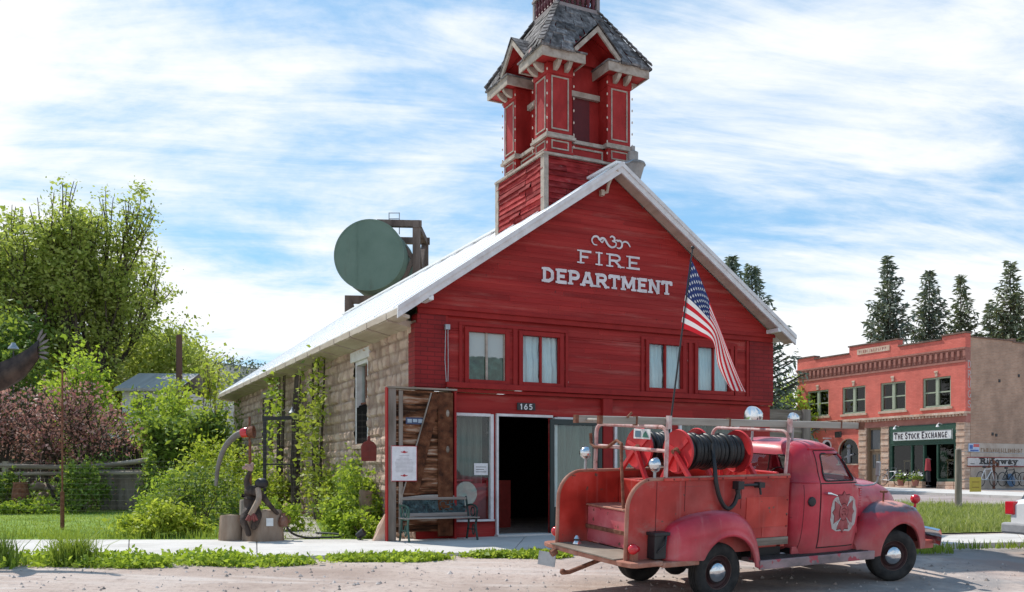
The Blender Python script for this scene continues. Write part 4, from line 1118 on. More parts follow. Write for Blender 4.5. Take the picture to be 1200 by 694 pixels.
c = mixc(nt, mth(nt, 'MULTIPLY', mth(nt, 'MULTIPLY', sstep(nt, zn, 1.085, 1.11), sstep(nt, sp_x.outputs[0], 3.2, 3.4)), .95), c, (.60,.24,.19))
c = mixc(nt, sstep(nt, n3.outputs[0], .68, .71), c, (.10,.06,.06))
nt.links.new(c, b.inputs['Base Color']); b.inputs['Roughness'].default_value = .42; b.inputs['Coat Weight'].default_value = .1
MT['fender_red'] = m; weather(m)
FF = [(2.64,.80,.66,.40),(2.72,.86,.80,.40),(2.85,.905,.95,.40),(3.02,.93,1.06,.42),(3.25,.94,1.125,.44),(3.5,.94,1.15,.46),(3.75,.93,1.135,.46),(3.95,.905,1.08,.46),(4.06,.87,.98,.47),(4.12,.82,.86,.48),(4.14,.76,.74,.5)]
RF = [(-.92,.80,.78,.60),(-.88,.87,.90,.58),(-.78,.93,1.01,.58),(-.55,.965,1.10,.58),(-.25,.98,1.145,.56),(.05,.985,1.155,.52),(.28,.98,1.11,.48),(.44,.97,1.0,.45),(.55,.955,.84,.42),(.61,.93,.66,.40),(.64,.90,.52,.40)]
for sgn in (-1,1):
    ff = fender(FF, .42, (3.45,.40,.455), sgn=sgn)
    mb = MB(); mb.lathe([(.10,-.03),(.105,.02),(.09,.035)], 20, (4.02,sgn*.64,.95), (1,0,.1)); 
    hl = mb.build('headlight', MT['chrome'], ff)
    mb = MB(); mb.lathe([(.09,.036),(.06,.055),(0,.062)], 20, (4.02,sgn*.64,.95), (1,0,.1)); mb.build('lens', MT['glass'], hl)
    mb = MB(); mb.tube([(3.88,sgn*.80,1.06),(3.88,sgn*.80,1.12)], .02, 8); mb.sphere((3.88,sgn*.80,1.185), .070, 10)
    mb.build('turn_signal', MT['redlens'], ff)
    mb = MB(); mb.tube([(3.42,sgn*.60,1.14),(3.42,sgn*.60,1.30)], .014, 6); mb.box(3.37,3.47,sgn*.60-.03,sgn*.60+.03,1.27,1.30); mb.build('marker_bracket', MT['rust'], ff)
    rf = fender(RF, .74, (.04,.375,.475), sgn=sgn, name='rear_fender', mat='cab_red')
# front bumper
mb = MB(); P = []
for i in range(33):
    y = -.98+1.96*i/32; xx = 4.46-.20*(abs(y)/.98)**2.5
    P.append([(xx-.05,y,.52),(xx-.005,y,.50),(xx+.03,y,.55),(xx+.04,y,.62),(xx+.03,y,.69),(xx-.005,y,.74),(xx-.05,y,.72)])
mb.grid(P); tk(mb, 'front_bumper', MT['chrome'])
mb = MB(); mb.box(4.02,4.38,-.80,-.60,.43,.55); mb.box(4.02,4.38,.60,.80,.43,.55); build_each(mb, 'bumper_bracket', MT['bed_red'], truck, bevel=.01)
# wheels
MT['trim_dark'] = plain('dark_trim_ring', (.10,.06,.05), .6)
def wheel(x, y, sgn, steer=0, name='wheel'):
    mb = MB(); R = .375; w = .20
    prof = [(.215,-.075),(.235,-.092),(.29,-.105),(.335,-.10),(.362,-.085),(.372,-.07)]
    full = prof+[(R-.002,-.05),(R-.002,-.045),(R-.012,-.042),(R-.012,-.034),(R,-.031),(R,-.008),(R-.012,-.005),(R-.012,.005),(R,.008),(R,.031),(R-.012,.034),(R-.012,.042),(R-.002,.045)]+[(r, -z) for r, z in prof[::-1]]
    mb.lathe(full, 48, (0,0,0), (0,1,0), caps=False)
    t = mb.build(name, MT['rubber'], truck)
    t.location = (x, y, .375); t.rotation_euler = (0,0,steer)
    mb = MB(); s = sgn
    mb.lathe([(.225,.075*s),(.222,.062*s),(.205,.055*s),(.195,.035*s),(.16,.02*s),(.13,.03*s),(.0,.03*s)], 36, (0,0,0), (0,1,0), caps=False); mb.build('rim', pmat('dark_rim_'+name, [(.03,.012,.012),(.07,.025,.025)], ns=6, rough=.6), t)
    mb = MB(); mb.lathe([(.212,.074*s),(.218,.082*s),(.226,.076*s)], 36, (0,0,0), (0,1,0), caps=False); mb.build('trim_ring', MT['trim_dark'], t)
    mb = MB(); mb.lathe([(.142,.028*s),(.150,.04*s),(.146,.06*s),(.125,.09*s),(.085,.115*s),(.04,.127*s),(0,.130*s)], 28, (0,0,0), (0,1,0)); mb.build('hub_cap', MT['chrome'], t)
wheel(0, -.74, -1); wheel(0, .74, 1); wheel(3.44, -.76, -1, rad(-20)); wheel(3.44, .76, 1, rad(-20))
mb = MB(); mb.tube([(0,-.7,.375),(0,.7,.375)], .05); mb.sphere((0,0,.375), .17, 8); mb.tube([(3.44,-.7,.36),(3.44,.7,.36)], .04)
mb.box(-1.3,3.95,-.45,-.37,.48,.62); mb.box(-1.3,3.95,.37,.45,.48,.62); mb.tube([(0,0,.4),(2.2,0,.5)], .04); mb.box(.75,1.3,-.62,-.2,.42,.66)
tk(mb, 'chassis', MT['black'])
mb = MB(); mb.box(1.42,2.70,-.72,.72,.50,.58); tk(mb, 'cab_floor', MT['black'])
# running boards
for sgn in (-1,1):
    mb = MB(); y0, y1 = sorted((sgn*.60, sgn*.95)); mb.box(.60,2.80,y0,y1,.455,.50); y0, y1 = sorted((sgn*.93, sgn*.965)); mb.box(.58,2.82,y0,y1,.385,.505)
    tk(mb, 'running_board', MT['board'], bevel=.012)
    mb = MB(); y0, y1 = sorted((sgn*.70, sgn*.73)); mb.box(1.40,2.74,y0,y1,.44,.60); tk(mb, 'sill', MT['cab_red'])
for sgn in (-1,1):
    mb = MB()
    for k in range(5): y_ = sgn*(.66+.06*k); mb.box(.66,2.74,y_-.012,y_+.012,.501,.507)
    tk(mb, 'tread_ribs', MT['rubber'])
# bed sides
side = [(-1.42,.60),(-1.42,1.16)]+[(-1.42+.36-.36*math.cos(rad(a)), 1.20+.36*math.sin(rad(a))) for a in range(10,91,10)]+[(1.28,1.575),(1.28,.76),(.62,.76),(.62,.60)]
for sgn in (-1,1):
    mb = MB(); mb.prism(side, (0,sgn*.75,0), (1,0,0), (0,0,1), (0,-sgn,0), .04)
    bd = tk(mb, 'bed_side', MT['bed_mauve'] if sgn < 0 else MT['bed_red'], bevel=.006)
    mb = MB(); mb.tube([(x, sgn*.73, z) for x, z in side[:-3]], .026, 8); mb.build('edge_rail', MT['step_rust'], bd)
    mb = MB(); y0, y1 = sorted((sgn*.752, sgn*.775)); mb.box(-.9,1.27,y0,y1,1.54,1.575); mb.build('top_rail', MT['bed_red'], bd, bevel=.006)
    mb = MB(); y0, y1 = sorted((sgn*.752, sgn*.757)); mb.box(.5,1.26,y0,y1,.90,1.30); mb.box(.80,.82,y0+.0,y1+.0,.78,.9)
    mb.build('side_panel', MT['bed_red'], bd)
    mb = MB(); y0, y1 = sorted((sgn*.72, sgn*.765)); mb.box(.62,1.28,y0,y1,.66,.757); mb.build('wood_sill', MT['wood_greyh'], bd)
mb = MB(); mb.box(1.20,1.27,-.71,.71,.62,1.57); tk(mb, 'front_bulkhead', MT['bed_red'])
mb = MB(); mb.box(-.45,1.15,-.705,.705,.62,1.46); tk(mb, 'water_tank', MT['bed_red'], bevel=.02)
mb = MB(); mb.box(-.96,-.46,-.705,.705,.62,1.10)
tl = tk(mb, 'locker', pmat('scuffed_locker_paint', [(.44,.06,.08),(.55,.12,.14),(.62,.22,.23)], ns=2.4, rough=.4, bmp=.1, coat=.2, chip=((.15,.06,.04), 11, .64)), bevel=.02)
mb = MB(); mb.box(-.985,-.962,-.70,.70,.80,.85); mb.build('latch_strip', MT['rust'], tl)
mb = MB(); mb.box(-.99,-.45,-.70,.70,1.102,1.125); mb.build('locker_lid', MT['step_rust'], tl, bevel=.006)
# rear step
st = [(-1.02,-.95),(-1.42,-.97),(-1.49,-.93),(-1.53,-.8),(-1.55,-.4),(-1.55,.4),(-1.53,.8),(-1.49,.93),(-1.42,.97),(-1.02,.95)]
mb = MB(); mb.prism(st, (0,0,.545), (1,0,0), (0,1,0), (0,0,1), .06)
for sgn in (-1,1):
    y0, y1 = sorted((sgn*.72, sgn*.955)); mb.box(-1.02,-.45,y0,y1,.52,.585)
sp_ = tk(mb, 'rear_step', MT['step_rust'], bevel=.012)
mb = MB(); mb.box(-1.56,-1.0,-.68,.68,.607,.622); mb.build('tread_plate', MT['wood_greyh'], sp_)
for sgn in (-1,1):
    mb = MB(); mb.lathe([(.03,.06),(.06,.0),(.068,-.03),(.055,-.06),(.03,-.08),(0,-.085)], 16, (-1.36,sgn*.82,.75), (1,0,0)); tl_ = tk(mb, 'tail_light', MT['redlens']); mb = MB(); mb.box(-1.38,-1.30,sgn*.785-.03,sgn*.785+.03,.60,.74); mb.build('lamp_bracket', MT['step_rust'], tl_)
mb = MB(); mb.lathe([(.06,.605),(.06,.63),(.04,.66),(.05,.69),(.02,.73),(0,.735)], 14, (-1.25,.52,0)); tk(mb, 'step_fitting', MT['chrome'])
mb = MB(); mb.box(-1.12,-.94,-.90,-.76,.62,.92); mb.box(-1.14,-.90,-.92,-.755,.90,.94); mb.tube([(-1.08,-.90,.70),(-1.0,-.95,.80),(-.95,-.9,.9)], .015, 6); tk(mb, 'battery_box', MT['black'], bevel=.012)
mb = MB(); mb.prism([(-.14,0),(.16,0),(.16,-.18),(-.14,-.18)], (-1.58,.72,.50), (.25,-.97,0), (.12,0,1), (1,0,0), .006); tk(mb, 'number_plate', MT['steel'])
mb = MB(); mb.tube([(-1.2,0,.5),(-1.7,.02,.36),(-1.78,.02,.36)], .03); mb.sphere((-1.8,.02,.37), .04, 6); mb.tube([(-1.55,.55,.54),(-1.62,.56,.5)], .05); tk(mb, 'tow_hitch', MT['rust'])
# pipe hoops
def hoop(x, z0, z1, w, r, mid=None, name='pipe_hoop', lean=0):
    pts = [(x, -w, z0), (x+lean, -w, z1-.12)]
    pts += [(x+lean, -w+.12-.12*math.cos(rad(a)), z1-.12+.12*math.sin(rad(a))) for a in range(15,91,15)]
    pts += [(x+lean, w-.12+.12*math.sin(rad(a)), z1-.12+.12*math.cos(rad(a))) for a in range(0,91,15)]
    pts += [(x, w, z0)]
    mb = MB(); mb.tube(pts, r, 8)
    if mid: mb.tube([(x,-w,mid),(x,w,mid)], r*.9, 8)
    return tk(mb, name, MT['rail_pink'])
hoop(-.84, 1.57, 2.19, .72, .026, 1.90); hoop(1.22, 1.55, 2.16, .72, .022, None, lean=.03)
mb = MB(); mb.box(-.86,-.81,-.76,-.71,2.17,2.33); mb.box(-.86,-.81,-.16,-.12,2.17,2.31); mb.box(1.22,1.27,-.76,-.71,2.14,2.32); build_each(mb, 'ladder_bracket', MT['rail_pink'], truck)
mb = MB(); mb.tube([(-.88,.80,2.06),(-.88,.78,1.92),(-.88,.70,1.88),(-.88,.42,1.89),(-.88,.22,1.99),(-.88,.12,1.95),(-.92,.05,1.7),(-.98,-.1,1.14)], .022, 7); tk(mb, 'drain_pipe', MT['rust'])
mb = MB(); mb.box(-.86,-.85,-.42,-.10,2.03,2.155); p_ = tk(mb, 'old_plate', MT['white'])
mb = MB(); mb.box(-.867,-.863,-.24,-.135,2.05,2.13); mb.build('plate_mark', plain('plate_blue', (.08,.16,.22), .5), p_)
mb = MB(); mb.prism([(-.40,2.05),(-.28,2.05),(-.30,2.10),(-.34,2.13)], (-.863,0,0), (0,1,0), (0,0,1), (-1,0,0), .004); mb.build('plate_mark', plain('plate_green', (.05,.2,.14), .5), p_)
# spot lamps
for (x, y, z, r, ax, base) in ((-1.0,.73,1.80,.085,(-.9,-.1,.1),1.58),(-1.02,-.73,1.74,.085,(-.9,-.1,.1),1.56),(1.50,.18,2.34,.14,(1,0,0),2.0),(1.72,-.36,2.32,.085,(1,0,0),2.0)):
    mb = MB(); mb.lathe([(0,-.95*r),(.45*r,-.88*r),(.8*r,-.6*r),(r,-.1*r),(1.03*r,.1*r),(1.03*r,.28*r),(.9*r,.33*r),(0,.42*r)], 20, (x,y,z), (-ax[0],ax[1],ax[2]))
    l_ = tk(mb, 'spot_lamp', MT['chrome'])
    mb = MB(); mb.tube([(x,y,z-r*.9),(x,y,base)], .018, 6); mb.tube([(x, y-r*1.12, z), (x, y-r*.8, z-r*.8), (x, y, z-r*1.12), (x, y+r*.8, z-r*.8), (x, y+r*1.12, z)], .009, 6); mb.build('lamp_yoke', MT['steel'], l_)
# hose reels
def reel(y, hang):
    xa, xb, zc = -.36, .66, 1.875
    mb = MB(); n = 13; prof = [(.0, xa+.03)]
    x = xa+.05; w = (xb-xa-.10)/n
    for i in range(n):
        bulge = .215+(.022 if i % 4 == 1 else 0)
        for k in range(7):
            a = math.pi*k/6; prof.append((bulge-.03+.036*math.sin(a), x+w*(i+.5)-w*.5*math.cos(a)))
    prof.append((0, xb-.03))
    mb.lathe(prof, 40, (0,y,zc), (1,0,0))
    h = tk(mb, 'hose_reel', MT['hose'])
    for (x, s) in ((xa,-1),(xb,1)):
        mb = MB(); mb.lathe([(.0,x-.008),(.255,x-.008),(.275,x-.02),(.285,x),(.275,x+.02),(.255,x+.008),(0,x+.008)], 40, (0,y,zc), (1,0,0)); f = mb.build('reel_flange', MT['flange'], h)
        mb = MB()
        for k in range(3):
            a = rad(20+120*k); mb.bar((x+s*.016,y,zc), (x+s*.016,y+.25*math.cos(a),zc+.25*math.sin(a)), .05, .012, up=(1,0,0))
        mb.build('spoke', MT['flange'], f)
        mb = MB(); mb.lathe([(.055,0),(.055,.04),(.03,.05),(.03,.09),(0,.09)], 14, (x,y,zc), (s,0,0)); mb.build('hub', MT['rust'], f)
        mb = MB(); sy = -1 if y < 0 else 1
        mb.bar((x+s*.06,y,zc), (x+s*.06,y+sy*.30,1.56), .05, .05); mb.bar((x+s*.06,y,zc), (x+s*.06,y-sy*.25,1.46), .05, .05); mb.build('reel_stand', MT['flange'], h)
reel(-.38, True); reel(.40, False)
pts = [(.02,-.60,1.98),(-.02,-.66,1.85),(-.06,-.74,1.68),(-.08,-.79,1.52),(-.04,-.81,1.35),(.04,-.82,1.22),(.13,-.82,1.18),(.22,-.82,1.24),(.27,-.82,1.36),(.29,-.82,1.45)]
def cr(pts, n=6):
    out = []; P = [Vector(p) for p in pts]
    for i in range(len(P)-1):
        p0, p1, p2, p3 = P[max(0,i-1)], P[i], P[i+1], P[min(len(P)-1,i+2)]
        for k in range(n):
            t = k/n; out.append(.5*((2*p1)+(p2-p0)*t+(2*p0-5*p1+4*p2-p3)*t*t+(3*p1-p0-3*p2+p3)*t**3))
    out.append(P[-1]); return out
mb = MB(); mb.tube(cr(pts), .028, 8); tk(mb, 'hanging_hose', MT['hose'])
mb = MB(); mb.tube([(.27,-.82,1.47),(.72,-.82,1.47)], .018, 8); mb.box(.24,.34,-.86,-.755,1.42,1.52); mb.box(.62,.72,-.85,-.755,1.43,1.50); mb.tube([(.67,-.81,1.43),(.67,-.83,1.34)], .015); mb.tube([(.26,-.82,1.42),(.30,-.82,1.30)], .03, 8); tk(mb, 'hose_valve', MT['black'])
# valves in front of the rear window
mb = MB(); mb.tube([(1.08,.05,1.5),(1.08,.05,1.78)], .022); mb.tube([(1.08,-.02,1.75),(1.08,.12,1.75)], .018); mb.tube([(1.05,.3,1.5),(1.05,.3,1.9)], .03); mb.tube([(1.1,-.7,1.60),(1.1,.6,1.60)], .02); mb.tube([(1.0,-.25,1.5),(1.0,-.25,1.7)], .02); mb.tube([(1.0,-.32,1.70),(1.0,-.18,1.70)], .012)
tk(mb, 'pump_valves', MT['flange'])
# mirror
mb = MB(); y = -cab_y(2.55,1.42)
mb.tube(cr([(2.50,y-.01,1.43),(2.62,y-.08,1.42),(2.72,y-.17,1.45),(2.74,y-.20,1.53),(2.74,y-.20,1.75)]), .012, 7); mi_ = tk(mb, 'mirror_arm', MT['steel'])
mb = MB(); mb.box(2.725,2.75,y-.235,y-.165,1.56,1.76); mb.build('mirror', MT['steel'], mi_, bevel=.01)

# ladder lies across the hoops: a thing of its own
lad = thing('wooden_ladder', 'long weathered wooden ladder lying on the fire truck rails', 'ladder', matrix=TMX @ Matrix.Translation((0,-.44,2.20)))
mb = MB()
for y in (-.24,.24): mb.bar((-1.82,y,.065), (2.75,y,.045), .042, .088)
build_each(mb, 'rail', MT['ladder_wood'], lad, bevel=.008)
mb = MB()
for i in range(15): x = -1.68+.30*i; mb.tube([(x,-.22,.06),(x,.22,.06)], .018, 8)
build_each(mb, 'rung', MT['ladder_wood'], lad)
mb = MB()
for y in (-.24,.24): mb.box(-1.85,-1.80,y-.024,y+.024,.016,.114); mb.box(2.66,2.78,y-.03,y+.03,-.01,.10)
for x in (-1.30,.2,2.3): mb.box(x-.012,x+.012,-.266,-.2,.005,.118)
mb.tube([(-1.45,-.27,.1),(-1.40,-.29,.16)], .015)
build_each(mb, 'iron_strap', MT['rust'], lad, gap=.01)

# flag on its pole, stepped in the truck bed
fx = 12.6; 
def fp(px, py, dy=0): return Vector(((px-600)/1080*fx, fx+dy, 1.6+(558-py)/1080*fx))
p0 = fp(784.5, 505); p1 = fp(811.5, 292)
flag = thing('flag', 'striped flag with starry blue canton hanging from truck pole', 'flag', tuple(p0))
def fl(mb, name, mat): return mb.build(name, mat, flag, loc=tuple(-p0))
mb = MB(); d = (p1-p0); mb.tube([p0-d*.18, p0+d*.55, p1], [.014,.012,.010], 8); mb.sphere(tuple(p1+d.normalized()*.02), .026, 6); fl(mb, 'flag_pole', MT['black'])
TOPC = [(809,302),(823,331),(837.5,370),(855,414),(873,461)]; BOTC = [(798,384),(819,392),(836,402),(841,430),(852,454)]
def cv(C, u):
    u = min(.9999, max(0, u))*(len(C)-1); i = int(u); t = u-i
    P = [Vector(C[max(0,i-1)]), Vector(C[i]), Vector(C[i+1]), Vector(C[min(len(C)-1,i+2)])]
    return .5*((2*P[1])+(P[2]-P[0])*t+(2*P[0]-5*P[1]+4*P[2]-P[3])*t*t+(3*P[1]-P[0]-3*P[2]+P[3])*t**3)
def fs(u, v, off=0):
    a = cv(TOPC, u); b = cv(BOTC, u); q = a+(b-a)*v
    dy = .10*u*math.sin(v*6.5+u*4)+.05*u*math.sin(u*9)-.05*u
    return fp(q.x+.9*u*math.sin(v*9+u*5), q.y, dy+off)
NU, NV = 40, 39; mb = MB()
P = [[fs(i/NU, j/NV) for j in range(NV+1)] for i in range(NU+1)]
for i in range(NU):
    for j in range(NV):
        mi = 2 if (i < NU*.4 and j < 21) else (0 if (j//3) % 2 == 0 else 1)
        mb.add([P[i][j],P[i+1][j],P[i+1][j+1],P[i][j+1]], [(0,1,2,3)], mi, True)
bmf = mb
def clothm(n, c):
    m, nt, b, out = newmat(n); b.inputs['Base Color'].default_value = (*c, 1); b.inputs['Roughness'].default_value = .8
    t = nt.nodes.new('ShaderNodeBsdfTranslucent'); t.inputs[0].default_value = (*c, 1)
    mx = nt.nodes.new('ShaderNodeMixShader'); mx.inputs[0].default_value = .45
    nt.links.new(b.outputs[0], mx.inputs[1]); nt.links.new(t.outputs[0], mx.inputs[2]); nt.links.new(mx.outputs[0], out.inputs[0]); return m
cloth = fl(bmf, 'flag_cloth', [clothm('flag_red', (.55,.02,.03)), clothm('flag_white', (.75,.73,.72)), clothm('flag_blue', (.02,.035,.13))])
bm = bmesh.new(); bm.from_mesh(cloth.data); bmesh.ops.remove_doubles(bm, verts=bm.verts, dist=.0005); bm.to_mesh(cloth.data); bm.free()
mb = MB()
for r in range(9):
    nst = 6 if r % 2 == 0 else 5
    for c in range(nst):
        u0 = .4*((c+.5)/6 if nst == 6 else (c+1)/6); v0 = 7/13*(r+.7)/9.4
        for off in (-.006,.006):
            pts = []
            for k in range(10):
                a = rad(36*k+90); rr = 1 if k % 2 == 0 else .42
                pts.append(fs(u0+.020*rr*math.cos(a), v0-.026*rr*math.sin(a), off))
            mb.add([fs(u0, v0, off)]+pts, [(0,1+k,1+(k+1) % 10) for k in range(10)])
fl(mb, 'flag_stars', MT['white'])
# ------------------------------------------------------------------ ground
def gz(x, y):
    dx = x-2.12; dy = y-12.33
    a = dx*.857+dy*.515; b = -dx*.515+dy*.857
    a = max(-14, min(14, a))
    p = max(-.35, .077+.0175*a+.0787*b)
    q = .30+.02*min(43, max(0, y-17))
    k = .06; h = max(0, min(1, .5+.5*(q-p)/k))
    return q*(1-h)+p*h-k*h*(1-h)
from mathutils import noise as mnoise
def axis(lo, hi, fine0, fine1, st):
    a = list(np.arange(fine0, fine1+1e-6, st)); s = st; x = fine1
    while x < hi: s *= 1.35; x += s; a.append(x)
    s = st; x = fine0
    while x > lo: s *= 1.35; x -= s; a.insert(0, x)
    return a
xs = axis(-2500, 2500, -16, 18, .25); ys = axis(-60, 3000, 8.5, 24, .22)
mb = MB()
P = [[(x, y, gz(x, y)-.004+(.012*mnoise.noise(Vector((x*1.3, y*1.3, 0)))+.006*mnoise.noise(Vector((x*5, y*5, 3))) if y < 16 and abs(x) < 20 else -.01)) for y in ys] for x in xs]
mb.grid(P)
m, nt, b, out = newmat('dirt_gravel'); vec = tco(nt)
n1 = noise(nt, vec, .35, 8, .6); n2 = noise(nt, vec, 9, 8, .7); n3 = noise(nt, vec, 60, 4, .7)
c = ramp(nt, [(.35,.265,.225),(.48,.385,.335),(.56,.475,.425)], n1.outputs[0], .32, .68).outputs[0]
c = mixc(nt, sstep(nt, n2.outputs[0], .48, .7), c, (.33,.255,.225))
c = mixc(nt, sstep(nt, n3.outputs[0], .56, .72), c, (.25,.20,.18))
n6 = noise(nt, vec, 1.0, 6, .65, stretch=(.22,1.5,1), dist=.4); c = mixc(nt, mth(nt, 'MULTIPLY', sstep(nt, n6.outputs[0], .48, .62), .75), c, (.56,.49,.45))
n7 = noise(nt, vec, 2.6, 6, .7); c = mixc(nt, mth(nt, 'MULTIPLY', sstep(nt, n7.outputs[0], .60, .70), .5), c, (.24,.185,.165))
n4 = noise(nt, vec, .8, 5, .6); sp = nt.nodes.new('ShaderNodeSeparateXYZ'); nt.links.new(vec, sp.inputs[0])
k = mth(nt, 'MULTIPLY', sstep(nt, n4.outputs[0], .40, .60), sstep(nt, sp.outputs[0], -.5, 3.5))
c = mixc(nt, mth(nt, 'MULTIPLY', k, .8), c, (.27,.25,.245))
n5 = noise(nt, vec, .5, 4, .5); k2 = mth(nt, 'MULTIPLY', sstep(nt, n5.outputs[0], .5, .62), sstep(nt, sp.outputs[0], 6, 9))
c = mixc(nt, mth(nt, 'MULTIPLY', k2, .6), c, (.36,.22,.18))
nt.links.new(c, b.inputs['Base Color']); b.inputs['Roughness'].default_value = .95; b.inputs['Specular IOR Level'].default_value = .1
bump(nt, b, mth(nt, 'ADD', n2.outputs[0], mth(nt, 'MULTIPLY', n3.outputs[0], .5)), .7, .03)
MT['dirt'] = m
struct(mb.build('ground', MT['dirt']))
# loose stones on the dirt
rg = np.random.default_rng(12); mb = MB()
for i in range(1500):
    y = rg.uniform(9.5, 15.5); x = rg.uniform(-7.5, 9.5); r = abs(rg.normal(0, .012))+.007
    if y > 13.9+.2*max(-1, x*.9): continue
    z = gz(x, y)
    a = rg.uniform(0, 6.28); pts = []
    for k in range(5):
        t = a+k*1.256; pts.append((x+r*rg.uniform(.7,1.3)*math.cos(t), y+r*rg.uniform(.7,1.3)*math.sin(t), z-.004))
    mb.add(pts+[(x, y, z+r*.9)], [(k, (k+1) % 5, 5) for k in range(5)])
st_ = struct(mb.build('gravel', pmat('small_stones', [(.25,.20,.18),(.42,.37,.34),(.52,.47,.44)], ns=3, rough=.95, bmp=0, island=.4)), 'stuff')
# pavement in bays
ST = [((-60,13.6),(-60,18.0)),((-7.9,14.2),(-10,18.06)),((-3.94,14.25),(-5,18.06)),((-1.4,14.9),(-2.25,18.15)),((0,15.2),(.3,19.35)),((2.5,15.8),(2.5,20.6)),((4.4,16.2),(6.6,22.6)),((5.6,16.5),(6.9,19.2)),((7.9,17.0),(8.9,19.15)),((9.7,17.45),(10.8,19.7)),((60,29.5),(60,31.5))]
mb = MB()
for (a, b_), (c_, d_) in zip(ST[:-1], ST[1:]):
    L = math.hypot(c_[0]-a[0], c_[1]-a[1]); n = max(1, round(L/2.2))
    for i in range(n):
        t0 = i/n+.004/L*1.5; t1 = (i+1)/n-.004/L*1.5
        def pt(t, s):
            p = (a[0]+(c_[0]-a[0])*t, a[1]+(c_[1]-a[1])*t); q = (b_[0]+(d_[0]-b_[0])*t, b_[1]+(d_[1]-b_[1])*t)
            return (p[0]+(q[0]-p[0])*s, p[1]+(q[1]-p[1])*s)
        for s0, s1 in ((0,.497),(.503,1)):
            v = []
            for dz in (.035, -.2):
                for (t, s) in ((t0,s0),(t1,s0),(t1,s1),(t0,s1)):
                    x, y = pt(t, s); v.append((x, y, .32+.02*max(0, y-18)*.5+dz-.02*(s0 == 0)*0))
            mb.add(v, [(0,1,2,3),(0,4,5,1),(1,5,6,2),(2,6,7,3),(3,7,4,0)])
struct(mb.build('pavement', MT['concrete'], bevel=.012))
# sheets draped on the terrain
def patch(name, c, mat, nu, nv, dz, kind='structure'):
    mb = MB(); P = []
    for i in range(nu+1):
        row = []
        for j in range(nv+1):
            u, v = i/nu, j/nv
            x = (c[0][0]*(1-u)+c[1][0]*u)*(1-v)+(c[3][0]*(1-u)+c[2][0]*u)*v; y = (c[0][1]*(1-u)+c[1][1]*u)*(1-v)+(c[3][1]*(1-u)+c[2][1]*u)*v
            row.append((x, y, gz(x, y)+dz))
        P.append(row)
    mb.grid(P); return struct(mb.build(name, mat), kind)
MT['turf'] = pmat('garden_turf', [(.10,.16,.03),(.18,.27,.055),(.27,.34,.09)], ns=1.2, rough=.95, bmp=.6, bs=40, bd=.03, spec=.1)
MT['dryturf'] = pmat('roadside_turf', [(.14,.17,.05),(.25,.28,.09),(.40,.37,.19)], ns=1.4, rough=.95, bmp=.6, bs=40, bd=.03, spec=.1)
patch('lawn', ((-70,18.03),(-2.3,18.12),(-11,36.5),(-90,75)), MT['turf'], 70, 50, .022)
A = (12.2,20.2); ud = (.894,.447); wd = (-.447,.894)
def at_(t, s): return (A[0]+wd[0]*t+ud[0]*s, A[1]+wd[1]*t+ud[1]*s)
patch('verge_ground', ((7.0,19.35),(30,24.8),(at_(8,5)[0],at_(8,5)[1]),(6.6,22.5)), MT['dryturf'], 30, 12, .015)
patch('verge_ground', ((6.3,22.2),at_(8,4.9),at_(60,3.6),(-9,50)), MT['dryturf'], 12, 30, .018)
MT['road'] = pmat('worn_pinkish_road', [(.27,.215,.20),(.34,.285,.27),(.40,.35,.33)], ns=.8, rough=.92, bmp=.3, bs=60, bd=.006, spec=.15)
m_ = MT['road']
# side street and the far pavement before the shop building
patch('side_street', (at_(-14,5.4),at_(-14,14),at_(90,14),at_(90,4.5)), MT['road'], 8, 40, .026)
mb = MB()
for i in range(52):
    t0 = -20+2*i+.01; t1 = -20+2*i+1.99
    v = []
    for dz in (.14,-.1):
        for (t, s) in ((t0,13.9),(t1,13.9),(t1,17.7),(t0,17.7)):
            x, y = at_(t, s); v.append((x, y, gz(x, y)+dz))
    mb.add(v, [(0,1,2,3),(0,4,5,1),(1,5,6,2),(2,6,7,3),(3,7,4,0)])
struct(mb.build('far_pavement', MT['concrete']))
mb = MB(); pts = [(-4.3,18.3),(-4.5,19.5),(-5.0,21.5),(-5.6,24),(-6.6,27.5),(-8,31)]; P = []
for i, (x, y) in enumerate(pts):
    w = .48; P.append([(x-w, y, gz(x-w,y)+.032), (x, y, gz(x,y)+.036), (x+w, y, gz(x+w,y)+.032)])
mb.grid(P); struct(mb.build('garden_path', pmat('path_gravel', [(.25,.22,.20),(.38,.34,.32),(.48,.45,.42)], ns=14, rough=.95, bmp=.6, bs=50, bd=.02)))
# hill on the skyline
mb = MB(); P = []
prof = [(-420,95),(-330,88),(-260,78),(-205,62),(-170,55.5),(-142,52.5),(-118,49),(-98,44.5),(-60,34),(-20,24),(60,16),(160,10)]
for i in range(111):
    x = -420+580*i/110
    z = np.interp(x, [p[0] for p in prof], [p[1] for p in prof])
    row = []
    for j in range(14):
        t = j/13; hh = math.sin(t*math.pi/2)**1.1
        row.append((x*(1-.25*(1-t)), 250+170*t, 1+z*hh+(2.2*mnoise.noise(Vector((x*.05, t*6, 0)))+1.2*mnoise.noise(Vector((x*.16, t*14, 5))))*(.3+t)))
    row.append((x, 560, 0)); P.append(row)
mb.grid(P)
HILL = P
struct(mb.build('hill', pmat('scrubby_hill', [(.07,.085,.085),(.12,.13,.12),(.19,.185,.165)], ns=.06, rough=1, bmp=.4, bs=.4, bd=1.0, lo=.38, hi=.62, spec=.05)))

